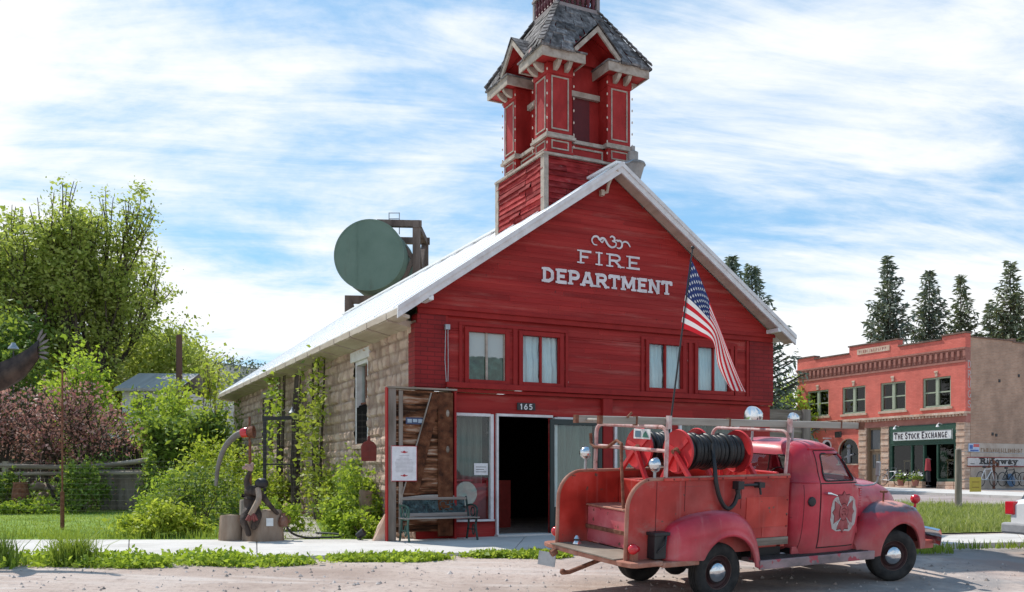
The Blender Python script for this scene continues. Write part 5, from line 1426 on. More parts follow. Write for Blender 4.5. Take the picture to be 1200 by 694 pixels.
# ------------------------------------------------------------------ foliage tools
def leaf_quads(C, size, rng, up=.25, aspect=.55, jit=.5):
    """numpy: leaf-shaped quads at the centres C"""
    n = len(C); s = size*(1+jit*rng.standard_normal(n)).clip(.4, 1.9)
    d = rng.standard_normal((n,3)); d[:,2] = d[:,2]*.7+up; d /= np.linalg.norm(d, axis=1, keepdims=True)
    e = rng.standard_normal((n,3)); e -= d*np.sum(d*e, axis=1, keepdims=True); e /= np.linalg.norm(e, axis=1, keepdims=True)
    a = d*(s*.5)[:,None]; b_ = e*(s*aspect*.5)[:,None]
    nr = np.cross(d, e)*(s*.10)[:,None]
    V = np.stack([C-a, C+b_+nr, C+a, C-b_+nr], axis=1).reshape(-1,3)
    return V
def mesh_quads(name, V, mat, parent=None, loc=None):
    n = len(V)//4; me = bpy.data.meshes.new(name)
    me.vertices.add(len(V)); me.vertices.foreach_set('co', np.ascontiguousarray(V, dtype=np.float32).ravel())
    me.loops.add(n*4); me.loops.foreach_set('vertex_index', np.arange(n*4, dtype=np.int32))
    me.polygons.add(n); me.polygons.foreach_set('loop_start', np.arange(0, n*4, 4, dtype=np.int32)); me.polygons.foreach_set('loop_total', np.full(n, 4, dtype=np.int32))
    me.update(calc_edges=True); me.materials.append(mat)
    o = bpy.data.objects.new(name, me); COL.objects.link(o)
    if parent: o.parent = parent
    if loc: o.location = loc
    return o
LM = {
 'cotton': leafmat('cottonwood_leaves', [(.17,.23,.045),(.36,.42,.10),(.54,.58,.20)], .5, .35),
 'deep': leafmat('deep_green_leaves', [(.04,.085,.02),(.11,.19,.04),(.22,.32,.08)], .42, .4),
 'bright': leafmat('bright_green_leaves', [(.11,.21,.018),(.27,.40,.04),(.48,.57,.10)], .52, .8),
 'lime': leafmat('yellow_green_leaves', [(.14,.22,.015),(.36,.43,.045),(.58,.60,.10)], .5, 1.0),
 'mid': leafmat('mid_green_leaves', [(.06,.125,.022),(.17,.27,.055),(.31,.41,.10)], .46, 1.0),
 'purple': leafmat('reddish_brown_leaves', [(.22,.085,.09),(.42,.22,.20),(.58,.39,.33)], .35, .8, (.5,.2,.16)),
 'spruce': leafmat('blue_green_needles', [(.04,.066,.052),(.11,.145,.115),(.23,.27,.22)], .1, .25),
 'spruce2': leafmat('dull_green_needles', [(.045,.068,.04),(.12,.15,.09),(.24,.27,.17)], .1, .25),
 'grass': leafmat('grass_blades', [(.08,.14,.02),(.19,.28,.045),(.34,.42,.09)], .4, .6),
 'drygrass': leafmat('tall_roadside_grass', [(.13,.17,.05),(.27,.31,.10),(.46,.44,.22)], .4, .5),
 'vine': leafmat('vine_leaves', [(.09,.14,.015),(.23,.29,.04),(.40,.42,.09)], .4, 1.2),
}
MT['bark'] = pmat('rough_bark', [(.035,.028,.022),(.075,.06,.048),(.13,.105,.085)], ns=3, stretch=(1,1,.3), rough=.95, bmp=.7, bs=10, bd=.04, spec=.1)
MT['twig'] = pmat('thin_stems', [(.08,.055,.035),(.16,.12,.08)], ns=5, rough=.9, bmp=.2)

def grow(seed, levels=4, stems=3, spread=.55, kids=(3,4), trunk=.12, wob=.22, upw=.18, lean=(0,0)):
    r = random.Random(seed); segs = []; tips = []
    def limb(p, d, L, rad_, lv):
        n = 5 if lv < 2 else 4; pts = [p.copy()]; q = p.copy(); dd = d.copy(); starts = []
        for i in range(n):
            dd = (dd+Vector((r.gauss(0,wob), r.gauss(0,wob), r.gauss(upw*.6, wob*.6)))*.5).normalized()
            q = q+dd*L/n; pts.append(q.copy())
            if i >= (1 if lv else 2): starts.append((q.copy(), dd.copy(), i/n))
        segs.append((pts, rad_, lv))
        if lv >= levels-1:
            tips.extend(pts[1:]); return
        if lv == levels-2: tips.extend(pts[3:])
        for (s, sd, f) in starts[:-1]:
            if r.random() < .75:
                ax = Vector((r.gauss(0,1), r.gauss(0,1), r.gauss(.1,.5))).normalized()
                nd = (sd*(.55)+ax*spread).normalized(); limb(s, nd, L*r.uniform(.5,.75), rad_*.5, lv+1)
        for k in range(r.randint(*kids)):
            ax = Vector((r.gauss(0,1), r.gauss(0,1), r.gauss(.15,.4))).normalized()
            nd = (dd+ax*spread*1.1).normalized(); limb(q, nd, L*r.uniform(.55,.85), rad_*.6, lv+1)
    for k in range(stems):
        a = 6.283*k/max(1,stems)+r.uniform(-.5,.5); t = 0 if stems == 1 else r.uniform(.22,.5)
        d = Vector((math.cos(a)*t+lean[0], math.sin(a)*t+lean[1], 1)).normalized()
        limb(Vector((math.cos(a)*.02*(stems>1), math.sin(a)*.02*(stems>1), 0)), d, .42, 1.0, 0)
    return segs, tips
def broad_tree(name, label, cat, x, y, H, R, seed, mat, nl, leaf, group=None, stems=3, levels=4, trunk=.28, sigma=.35, z=None, spread=.6, branch_min=.25, crown_low=.0, lean=(0,0), woodmat='bark', crown='crown', tr='trunk', pct=94, fine=0):
    z = gz(x, y) if z is None else z
    t = thing(name, label, cat, (x, y, z-.05), 0, group)
    segs, tips = grow(seed, levels, stems, spread, lean=lean)
    T = np.array([tuple(p) for p in tips]); cx, cy = np.median(T[:,0]), np.median(T[:,1])
    rr = np.percentile(np.hypot(T[:,0]-cx, T[:,1]-cy), pct); zt = np.percentile(T[:,2], 99.5)
    sx = R/rr; sz = H/zt
    mb = MB()
    for pts, r_, lv in segs:
        if lv > levels-1: continue
        r0 = trunk*r_**1.35; n = len(pts)
        if r0 < .010: r0 = .010
        mb.tube([(p.x*sx, p.y*sx, p.z*sz) for p in pts], [max(.008, r0*(1-.62*i/(n-1))) for i in range(n)], 8 if lv < 2 else 4)
    mb.build(tr, MT[woodmat], t)
    rng = np.random.default_rng(seed)
    T = T*np.array([sx, sx, sz]); T = T[T[:,2] > crown_low*H]
    # uneven density: some twigs carry more leaves
    T = T-np.array([cx*sx*(pct > 95), cy*sx*(pct > 95), 0])*0
    w = rng.gamma(.9, 1, len(T)); w /= w.sum()
    C = T[rng.choice(len(T), nl, p=w)]+rng.standard_normal((nl,3))*np.array([sigma, sigma, sigma*.75])
    mesh_quads(crown, leaf_quads(C, leaf, rng), mat, t)
    return t
def shrub(name, label, cat, x, y, rx, ry, h, mat, n, leaf, seed, group=None, z=None, clumps=26, stems=7, top=.0, low=.05, cone=0, part='foliage'):
    z = gz(x, y) if z is None else z
    t = thing(name, label, cat, (x, y, z-.03), 0, group)
    rng = np.random.default_rng(seed); K = clumps
    d = rng.standard_normal((K,3)); d[:,2] = np.abs(d[:,2]); d /= np.linalg.norm(d, axis=1, keepdims=True)
    rad_ = rng.uniform(.35, 1.0, K)**.5
    cc = d*rad_[:,None]; cc[:,2] = low+cc[:,2]*(1-low)
    w = 1-cone*cc[:,2]
    cc = cc*np.stack([rx*w, ry*w, np.full(K, h)], axis=1)
    sig = np.array([rx*.20, ry*.20, h*.13]); pw = rng.gamma(1.4, 1, K); pw /= pw.sum()
    C = cc[rng.choice(K, n, p=pw)]+rng.standard_normal((n,3))*sig*rng.uniform(.5, 1.25, (n,1))
    C = C[(C[:,2] > .01)]
    mesh_quads(part, leaf_quads(C, leaf, rng, up=.5), mat, t)
    mb = MB()
    for k in range(stems):
        c = cc[rng.integers(K)]; mb.tube([(c[0]*.12,c[1]*.12,0),(c[0]*.45,c[1]*.45,c[2]*.5),(c[0],c[1],c[2]*.95)], [.018,.012,.005], 5)
    mb.build('stem', MT['twig'], t)
    return t
def blades(name, pts, h, w, mat, rng, lean=.35, kind='stuff'):
    """pts Nx3 root points; curved two-piece blades as quads"""
    n = len(pts); a = rng.uniform(0, 6.283, n); hh = h*np.clip(1+.4*rng.standard_normal(n), .35, 2.2); ww = w*rng.uniform(.6,1.4,n)
    ld = rng.uniform(0, 6.283, n); lm = lean*hh*np.abs(rng.standard_normal(n))
    side = np.stack([np.cos(a), np.sin(a), np.zeros(n)], 1)*ww[:,None]*.5
    L = np.stack([np.cos(ld)*lm, np.sin(ld)*lm, np.zeros(n)], 1)
    up = np.stack([np.zeros(n), np.zeros(n), hh], 1)
    m1 = pts+L*.35+up*.6; tip = pts+L+up
    V = np.stack([pts-side, pts+side, m1+side*.75, m1-side*.75, m1-side*.75, m1+side*.75, tip+side*.12, tip-side*.12], 1).reshape(-1,3)
    o = mesh_quads(name, V, mat)
    if kind: o['kind'] = kind
    return o
def spruce(x, y, H, R, seed, label, mat='spruce', group='dark spruces behind the buildings', dens=1.0, bare=.06, z=None):
    z = gz(x, y) if z is None else z
    t = thing('spruce_tree', label, 'tree', (x, y, z-.1), 0, group)
    rng = np.random.default_rng(seed); mb = MB()
    mb.tube([(0,0,0),(0,0,H*.5),(0,0,H*.99)], [.22*H/18,.13*H/18,.02], 8)
    Cs = []; Ds = []
    zz = bare*H
    while zz < H*.985:
        f = zz/H; L0 = R*(1-f)**.95*(.62+.38*min(1, f*6)); nb = max(3, int((7 if f < .8 else 5)*dens))
        a0 = rng.uniform(0, 6.28)
        for k in range(nb):
            a = a0+6.283*k/nb+rng.normal(0,.25); lobe = 1+.30*mnoise.noise(Vector((math.cos(a)*1.3+seed*7, math.sin(a)*1.3, zz*.38)))+.16*mnoise.noise(Vector((math.cos(a)*3, seed*3, zz*1.1))); L = L0*lobe*rng.uniform(.45,1.22)*(1.25 if rng.random() < .08 else 1)+.12
            droop = -.28+.75*f+rng.normal(0,.08)
            nseg = max(2, int(L/.22)); pts = []
            for i in range(nseg+1):
                s = i/nseg; pts.append((math.cos(a)*L*s, math.sin(a)*L*s, zz+L*(droop*s+.38*s*s*(1-f*.5))))
            if L > .5: mb.tube(pts[::max(1,nseg//3)], [.035*L/3+.008]*len(pts[::max(1,nseg//3)]), 4, caps=False)
            for i in range(1, nseg+1):
                s = i/nseg; wdt = (.30+.22*L*(1-s)*s*1.6)
                for q in range(int(3+2*(1-f))):
                    off = rng.normal(0, wdt*.5); p = pts[i]
                    Cs.append((p[0]-math.sin(a)*off, p[1]+math.cos(a)*off, p[2]-abs(off)*.25+rng.normal(0,.05)))
                    b2 = a+rng.normal(0,.35)+math.copysign(.55, off); Ds.append((math.cos(b2), math.sin(b2), droop*.6-.25+rng.normal(0,.25)))
                    if rng.random() < .22: Cs.append((Cs[-1][0]+rng.normal(0,.08), Cs[-1][1]+rng.normal(0,.08), Cs[-1][2]-.16-.12*rng.random())); Ds.append((math.cos(b2)*.4, math.sin(b2)*.4, -1))
        zz += max(.22, .40*(1-f*.5))*rng.uniform(.8,1.2)*H/18+.02
    mb.build('trunk', MT['bark'], t)
    C = np.array(Cs); D = np.array(Ds); D /= np.linalg.norm(D, axis=1, keepdims=True)
    n = len(C); s = rng.uniform(.30,.66,n)*H/18; e = rng.standard_normal((n,3)); e -= D*np.sum(D*e,1,keepdims=True); e /= np.linalg.norm(e,axis=1,keepdims=True)
    a = D*(s*.55)[:,None]; b_ = e*(s*.15)[:,None]
    V = np.stack([C-a, C+b_, C+a, C-b_], 1).reshape(-1,3)
    mesh_quads('crown', V, LM[mat], t)
    return t
# ------------------------------------------------------------------ trees and garden
rng = np.random.default_rng(21)
broad_tree('cottonwood_tree', 'tallest broad cottonwood with fan of grey limbs above the garden', 'tree', -20.6, 45, 14.2, 4.3, 31, LM['cotton'], 40000, .17, stems=4, trunk=.36, sigma=.30, spread=.62, pct=99.5, group='cottonwoods behind the garden')
broad_tree('cottonwood_tree', 'tall cottonwood cut off by the picture edge', 'tree', -25.8, 46, 14.4, 4.3, 17, LM['cotton'], 34000, .17, stems=3, trunk=.36, sigma=.30, pct=99.5, group='cottonwoods behind the garden')
for (x, y, H, R, s, lab) in ((-20.5,50,8.6,3.6,5,'dark leafy tree below the tall cottonwood'),(-24,41,8.2,3.6,9,'dark leafy tree cut off by the picture edge below cottonwoods'),(-20.9,52,8.6,2.9,13,'pale leafy tree between cottonwood and brown utility pole'),(-20.4,54,9.2,1.9,19,'slim leafy tree touching the brown utility pole'),(-22,49,9,4,23,'dense leafy tree behind the cottonwood trunks')):
    broad_tree('leafy_tree', lab, 'tree', x, y, H, R, s, LM['deep'] if H < 8.5 and s != 19 else LM['cotton'], 15000, .20, stems=2, levels=3, trunk=.16, sigma=.55, group='leafy trees behind the garden')
broad_tree('young_tree', 'bright green young tree in the middle of the garden', 'tree', -15.6, 33, 5.6, 1.5, 41, LM['bright'], 5200, .15, stems=3, levels=3, trunk=.05, sigma=.26, woodmat='twig')
broad_tree('young_tree', 'bright sapling beside the pale house wall', 'tree', -13.2, 34, 4.3, 1.25, 43, LM['bright'], 2600, .15, stems=3, levels=3, trunk=.04, sigma=.25, woodmat='twig')
broad_tree('young_tree', 'feathery yellow green sapling between utility pole and hall roof', 'tree', -12.6, 37, 5.4, 1.5, 47, LM['lime'], 1500, .16, stems=2, levels=4, trunk=.05, sigma=.22, woodmat='twig')
broad_tree('sumac_tree', 'dark stemmed bushy sumac standing nearer the pale house', 'tree', -11.4, 30, 2.9, .72, 51, LM['mid'], 3000, .15, stems=2, levels=3, trunk=.09, sigma=.18, crown_low=.35)
broad_tree('sumac_tree', 'dark stemmed bushy sumac beside the stone hall corner', 'tree', -10.3, 30.5, 3.4, .95, 53, LM['mid'], 3800, .15, stems=2, levels=3, trunk=.10, sigma=.2, crown_low=.35)
broad_tree('crabapple_tree', 'reddish leaved crabapple leaning over the garden fence', 'tree', -14.0, 28.7, 4.0, 1.75, 57, LM['purple'], 4200, .10, stems=4, levels=4, trunk=.07, sigma=.20, spread=.75)
broad_tree('crabapple_tree', 'reddish leaved crabapple under the bronze wing', 'tree', -16.3, 29.2, 4.0, 1.9, 59, LM['purple'], 3400, .10, stems=4, levels=4, trunk=.07, sigma=.20, spread=.75)
SH = [ # name label cat x y rx ry h mat n leaf seed
 ('shrub','low bright green shrub at the pavement edge','shrub',-7.25,18.9,.95,.42,.70,'lime',4200,.085,1),
 ('shrub','dark green rounded shrub behind the cut log','shrub',-7.55,22.3,1.15,.9,1.45,'deep',5000,.085,2),
 ('shrub','yellow green shrub on top of the dark shrub','shrub',-8.3,25.5,1.3,.9,2.2,'lime',5200,.095,3),
 ('shrub','bright yellow green shrub rising beside the stone wall','shrub',-5.0,25.5,.75,.7,2.0,'lime',4200,.095,4),
 ('shrub','dense lime green shrub between gravel path and log post','shrub',-4.1,23.2,.85,.8,1.55,'lime',4600,.085,5),
 ('shrub','leafy green shrub close to the plank door','shrub',-3.4,20.2,.75,.6,1.35,'bright',4200,.095,6),
 ('shrub','low leafy plant beside the pale boulder','shrub',-3.0,18.7,.45,.35,.62,'bright',1600,.085,7),
 ('shrub','green bush under the red hanging paddle','shrub',-3.5,21.6,.75,.6,1.95,'mid',3600,.085,8),
 ('shrub','rounded dark bush beside the rusty barrel pot','shrub',-15.2,27.5,.8,.7,1.15,'mid',3000,.09,9),
 ('shrub','climbing bush on the rail fence middle','shrub',-12.7,27.3,.75,.6,1.55,'mid',3000,.095,10),
 ('shrub','leafy column of ivy around the fence end post','shrub',-10.9,27.6,.32,.32,1.9,'mid',2200,.09,11),
 ('shrub','small green shrub under the curved horn','shrub',-9.2,24.4,.8,.6,1.3,'bright',2800,.09,12),
 ('shrub','dark hedge plant by the hall rear corner','shrub',-9.9,34.5,.8,1.0,4.1,'deep',4200,.13,13),
 ('shrub','green hedge plant below the far stone window','shrub',-8.3,31.0,1.0,.8,1.7,'bright',3000,.12,14),
 ('shrub','pale bush behind the white house path','shrub',-14.2,36,1.4,1.0,3.0,'bright',4000,.14,15),
 ('shrub','mid green bush between sumac and house','shrub',-11.9,33.5,1.1,.9,2.7,'bright',3800,.13,16),
 ('shrub','leafy undergrowth below the crabapple','shrub',-14.6,31.5,1.7,.9,2.0,'mid',4200,.12,17),
 ('shrub','low plants at the foot of the rail fence','shrub',-13.9,26.6,1.3,.5,.5,'bright',2400,.085,18),
 ('shrub','broad leaved plants growing on the lawn edge','shrub',-15.3,25.8,.9,.6,.5,'bright',2000,.09,19),
 ('shrub','green plant on the dark log behind the figure','shrub',-5.1,20.4,.5,.4,.75,'bright',1500,.08,20),
 ('shrub','dark shrub behind the garden arbor','shrub',-6.4,28.5,.7,.7,1.6,'deep',2600,.10,21),
 ('shrub','pale green shrub behind the arbor uprights','shrub',-7.3,27.2,.8,.6,1.35,'lime',2600,.09,22),
 ('shrub','leafy green mass at the hall wall foot','shrub',-4.2,26.4,.7,.5,1.25,'mid',2600,.09,23),
]
for (nm_, lab, cat, x, y, rx, ry, h, mt, n, lf, sd) in SH:
    shrub(nm_, lab, cat, x, y, rx, ry, h, LM[mt], n, lf, sd, group='garden shrubs', clumps=22+int(14*rx), low=.12)
# vines on the stone wall
def vine(y0, y1, z1, seed, n, mat, label):
    t = thing('wall_vine', label, 'vine', (HO[0]-.894*.25-.447*(y0+y1)/2, HO[1]-.447*.25+.894*(y0+y1)/2, .4), math.atan(.5), 'vines climbing the stone wall')
    rg = np.random.default_rng(seed); h = (y1-y0)/2; mb = MB()
    for k in range(4):
        o = rg.uniform(-h*.5,h*.5); mb.tube([(.12,o*.4,0),(.13,o*.7+.1,z1*.35),(.14,o,z1*.7),(.15,o*1.2,z1)], [.05,.04,.03,.015], 6)
    mb.build('stem', MT['bark'], t)
    K = 30; cc = np.stack([rg.uniform(-.16,.08,K), rg.uniform(-h,h,K), rg.uniform(.15,1,K)*z1], 1)
    C = cc[rg.integers(0,K,n)]+rg.standard_normal((n,3))*np.array([.10,.24,.30]); C[:,0] = np.minimum(C[:,0], .17); C = C[C[:,2] < z1+.15]
    mesh_quads('foliage', leaf_quads(C, .13, rg, up=-.2), mat, t)
vine(9.7, 12.0, 4.2, 3, 520, LM['bright'], 'thin dark green vine by the far stone wall window')
vine(5.3, 7.6, 4.4, 4, 950, LM['vine'], 'yellow green vine covering the middle of the stone wall')
mb = MB(); 
t = thing('dead_vine', 'dark bare vine stems hanging between the two leafy vines', 'vine', (HO[0]-.894*.12-.447*8.8, HO[1]-.447*.12+.894*8.8, .4), math.atan(.5))
rg = np.random.default_rng(2)
for k in range(22):
    o = rg.normal(0,.28); mb.tube([(rg.uniform(-.05,.08),o*.7,0),(rg.uniform(-.08,.05),o+.05*rg.normal(),1.5),(rg.uniform(-.05,.05),o*1.1,2.9),(.05,o*1.2,4.1)], [.03,.028,.022,.01], 5)
mb.build('stem', MT['bark'], t)
# spruces
for (px, Y, top, R, sd, lab, mt) in ((1040,72,297,2.9,1,'broad tallest spruce above the carved shop name stone','spruce'),(1089,74,313,2.7,2,'medium spruce between the broad and the narrow shop spruces','spruce'),(1126,76,318,2.5,3,'narrow spruce above the brick shop front corner','spruce2'),(1184,74,302,3.2,4,'tall open branched spruce above the brown side wall','spruce2'),(1160,82,352,2.2,5,'smallest spruce tucked low between the taller shop spruces','spruce2'),(881,46,306,2.0,6,'tall dark spruce standing between hall eave and brick shop','spruce'),(857,50,297,1.8,7,'spruce top peeking over the white hall roof slope','spruce'),(1215,78,320,2.6,9,'spruce cut off by the picture edge over the brown wall','spruce')):
    x = (px-600)/1080*Y; H = (558-top)/1080*Y+1.6-gz(x, Y)
    spruce(x, Y, H, R*1.6, sd, lab, mt, bare=.05, dens=(1.2 if Y < 60 else .9) if mt == 'spruce' else .72)
broad_tree('leafy_tree', 'bright leafy tree between hall and brick shop', 'tree', 16.6, 58, 6.6, 2.0, 77, LM['bright'], 3500, .24, stems=2, levels=3, trunk=.12, sigma=.45, group='leafy trees behind the garden')

# grass ---------------------------------------------------------------
def scatter(poly, n, rng, dz=0):
    (x0,y0),(x1,y1),(x2,y2),(x3,y3) = poly
    u = rng.random(n); v = rng.random(n)
    x = (x0*(1-u)+x1*u)*(1-v)+(x3*(1-u)+x2*u)*v; y = (y0*(1-u)+y1*u)*(1-v)+(y3*(1-u)+y2*u)*v
    z = np.array([gz(a, b_) for a, b_ in zip(x, y)])+dz
    return np.stack([x, y, z], 1)
rg = np.random.default_rng(33)
P = scatter(((-12.5,18.15),(-2.6,18.2),(-7,31),(-20,31)), 26000, rg, .0)
blades('grass', P, .055, .02, LM['grass'], rg)
P = scatter(((-12.5,18.1),(-5.6,18.12),(-5.6,19.2),(-12.5,19.1)), 1600, rg)
blades('tall_grass', P, .16, .016, LM['grass'], rg)
# weeds along the pavement front edge: dense at left, thin at right
def edge(x): return 14.2 if x < -3.9 else (14.25+(x+3.94)*.256 if x < -1.4 else 14.9+(x+1.4)*.22)
n = 24000; x = -8.9+9.8*rg.random(n)**1.0; y = np.array([edge(a) for a in x])-.12
wd_ = np.clip(1.25-.11*(x+8), .38, 1.3)+.15*np.sin(x*3.1); y = y-rg.random(n)**1.3*wd_
den = np.sin(x*2.3+y*3)+np.sin(x*5.1+1+y*4)*.8+rg.normal(0, .8, n)-.35*(x > -3.5)+.9*np.sin(x*1.1+2)*np.cos(y*2+x*.7); k = den > -.85
x, y = x[k], y[k]; z = np.array([gz(a, b_) for a, b_ in zip(x, y)])
P = np.stack([x, y, z-.01], 1)
C = P+np.stack([rg.normal(0,.05,len(P)), rg.normal(0,.05,len(P)), np.abs(rg.normal(0,.055,len(P)))*np.where(x < -4, 1.3, .7)+.012], 1)
o = mesh_quads('weeds', leaf_quads(C, .075, rg, up=.4), LM['bright']); o['kind'] = 'stuff'
k = rg.random(len(P)) < .45; blades('weed_grass', P[k], .085, .012, LM['grass'], rg)
P = np.concatenate([np.array([cx_, cy_, 0])+np.stack([rg.normal(0,.12,420), rg.normal(0,.07,420), np.zeros(420)],1) for (cx_, cy_) in ((-6.45,13.35),(-6.35,13.5),(-7.4,13.3))])
P[:,2] = [gz(a, b_) for a, b_ in P[:,:2]]
blades('long_grass', P, .32, .014, LM['grass'], rg, lean=.5)
# verge at right of the hall
P = scatter(((7.6,19.5),(16,21.6),(15.2,28.5),(10.8,31.5)), 26000, rg)
blades('verge_grass', P, .19, .02, LM['drygrass'], rg, lean=.5)
P = scatter(((6.5,16.55),(11,17.65),(11,17.9),(6.5,16.8)), 500, rg); P = np.concatenate([P, scatter(((6.8,16.2),(7.7,16.4),(7.7,16.9),(6.8,16.7)), 400, rg)])
blades('kerb_grass', P-np.array([0,.35,0]), .10, .02, LM['grass'], rg)

# scrub dots along the hill
rg = np.random.default_rng(91); pts = []
for k in range(900):
    i = rg.integers(35, 95); j = rg.integers(7, 14); a = np.array(HILL[i][j]); b_ = np.array(HILL[i+1][j-1]); pts.append(a+(b_-a)*rg.random())
pts = np.array(pts); C = np.repeat(pts, 10, 0)+rg.standard_normal((len(pts)*10, 3))*np.array([1.5,1.5,1.3])+np.array([0,0,1.2])
o = mesh_quads('hill_scrub', leaf_quads(C, 1.1, rg), leafmat('dark_scrub', [(.05,.075,.07),(.085,.11,.10),(.12,.14,.12)], .1, .02)); o['kind'] = 'stuff'
# ------------------------------------------------------------------ brick shop building across the side street (local x along front, y inwards, absolute z)
SB = .93
shop = thing('brick_shop', 'two storey orange brick shop building with green storefront', 'building', (23.62, 48.0, SB), math.atan2(-.8944, .4472))
SL = (0, 0, -SB)
def sp(mb, name, mat, parent=shop, **k): return mb.build(name, mat, parent, SL if parent is shop else None, **k)
MT['orange_brick'] = brickmat('painted_orange_brick', (.68,.16,.12), (.74,.19,.145), (.60,.155,.125), .24, .08, rough=.8, bmp=.35, msize=.008, var=(.74,1.12), stain=((.66,.32,.25), 1.6, .58, .78))
MT['brown_brick'] = brickmat('brown_side_brick', (.42,.25,.17), (.50,.31,.215), (.44,.33,.26), .24, .08, rough=.9, bmp=.5, msize=.012, var=(.7,1.2), stain=((.52,.37,.28), 1.1, .56, .8))
MT['corbel'] = pmat('dark_corbel_brick', [(.30,.12,.095),(.42,.19,.15)], ns=6, rough=.9, bmp=.3)
MT['sandstone'] = pmat('buff_sandstone', [(.46,.28,.20),(.58,.41,.31),(.64,.52,.43)], ns=3, rough=.9, bmp=.5, bs=18, bd=.02, island=.15)
MT['cap'] = pmat('dark_brick_coping', [(.12,.07,.055),(.2,.13,.1)], ns=8, rough=.9, bmp=.3, island=.25)
MT['shop_green'] = plain('dark_green_shop_paint', (.025,.075,.05), .5)
MT['sash_green'] = plain('grey_green_sash', (.36,.40,.29), .6)
MT['shop_glass'] = glassmat('storefront_glass', (.55,.6,.55), .85)
# front wall in pieces around openings
win = [(-11.23,-9.45),(-8.36,-6.60),(-5.50,-3.76),(-2.64,-.88)]
z0w, z1w = 5.30, 6.92
mb = MB()
mb.box(-12.1,0,0,.4,z1w,7.56); mb.box(-12.1,0,0,.4,4.98,z0w)
xs_ = [-12.1]+[q for w_ in win for q in w_]+[0]
for i in range(0, len(xs_), 2): mb.box(xs_[i], xs_[i+1], 0, .4, z0w, z1w)
mb.box(-12.1,0,0,.4,8.33,8.86)
for a, b_, z in ((-12.1,-10.65,9.03),(-7.82,-4.30,9.26),(-1.41,0,9.05)): mb.box(a, b_, .001, .399, 8.86, z)
sp(mb, 'front_wall', MT['orange_brick'])
mb = MB()
for a, b_, z in ((-12.15,-10.6,9.03),(-10.6,-7.82,8.86),(-7.88,-4.25,9.26),(-4.25,-1.41,8.86),(-1.45,.05,9.05)):
    x = a; rg = random.Random(int(a*10))
    while x < b_-.05: e = min(b_, x+.42); mb.box(x+.004, e-.004, -.06, .46, z+rg.uniform(0,.012), z+.09); x = e
sp(mb, 'coping', MT['cap'])
mb = MB(); mb.box(-12.1,0,.02,.4,7.561,8.329); mb.box(-12.15,.02,-.10,.02,8.24,8.34); mb.box(-12.12,.01,-.05,.0,8.16,8.24)
x = -12.0
while x < -.1: mb.box(x, x+.14, -.09, .02, 7.86, 8.16); mb.box(x+.02, x+.12, -.06, .02, 7.74, 7.86); x += .34
mb.box(-12.12,.01,-.04,.02,7.56,7.66)
sp(mb, 'corbel_cornice', MT['corbel'])
mb = MB(); mb.box(-7.2,-4.85,-.03,-.002,8.74,9.06); pq = sp(mb, 'name_stone', MT['sandstone'])
mb = MB(); rg = random.Random(3); x = -7.05
while x < -5.05:
    w_ = rg.uniform(.05,.12); mb.box(x, x+w_*.45, -.034, -.0305, 8.82, 8.98); 
    if rg.random() < .6: mb.box(x+w_*.45, x+w_, -.034, -.0305, 8.82+.065*rg.randint(0,2), 8.855+.06*rg.randint(0,2))
    x += w_+.07+(.2 if rg.random() < .15 else 0)
build_each(mb, 'carved_mark', MT['corbel'], pq, gap=.012)
for a, b_ in win:
    mb = MB(); t = .09; xm = (a+b_)/2
    mb.box(a, a+t, .06, .2, z0w, z1w); mb.box(b_-t, b_, .06, .2, z0w, z1w); mb.box(a+t, b_-t, .06, .2, z1w-t, z1w); mb.box(a+t, b_-t, .06, .2, z0w, z0w+t); mb.box(xm-.09, xm+.09, .05, .2, z0w+t, z1w-t)
    f = sp(mb, 'window_frame', MT['sash_green'], bevel=.01)
    mb = MB(); zm = (z0w+z1w)/2; mb.box(a+t, xm-.09, .1, .17, zm-.035, zm+.035); mb.box(xm+.09, b_-t, .1, .17, zm-.035, zm+.035); mb.build('sash', MT['sash_green'], f)
    mb = MB(); mb.quad((a,.15,z0w),(b_,.15,z0w),(b_,.15,z1w),(a,.15,z1w)); mb.build('window_pane', MT['shop_glass'], f)
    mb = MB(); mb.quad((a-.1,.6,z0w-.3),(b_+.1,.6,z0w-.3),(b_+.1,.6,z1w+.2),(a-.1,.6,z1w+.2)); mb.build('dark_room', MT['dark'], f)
    mb = MB(); mb.box(a-.12, b_+.12, -.07, .12, z0w-.13, z0w); mb.build('sill', MT['sandstone'], f, bevel=.01); mb = MB(); mb.box(xm-.08, xm+.08, -.04, -.002, z1w+.03, z1w+.34); mb.box(xm-.12, xm+.12, -.055, -.041, z1w+.24, z1w+.33)
    mb.build('keystone', MT['sandstone'], f, bevel=.01)
mb = MB(); x = -12.1; rg = random.Random(9)
while x < .05: mb.box(x, min(x+.36,.05)-.006, -.16, .35, 4.86+rg.uniform(-.01,.01), 4.98); x += .36
x = -12.05
while x < 0: mb.box(x, x+.10, -.11, .1, 4.74, 4.86); x += .21
sp(mb, 'belt_cornice', MT['sandstone'])
mb = MB(); mb.box(-12.1,0,.03,.4,4.40,4.86); sp(mb, 'beam', pmat('pinkish_beam', [(.36,.14,.11),(.46,.2,.16)], ns=3, rough=.8, bmp=.2))
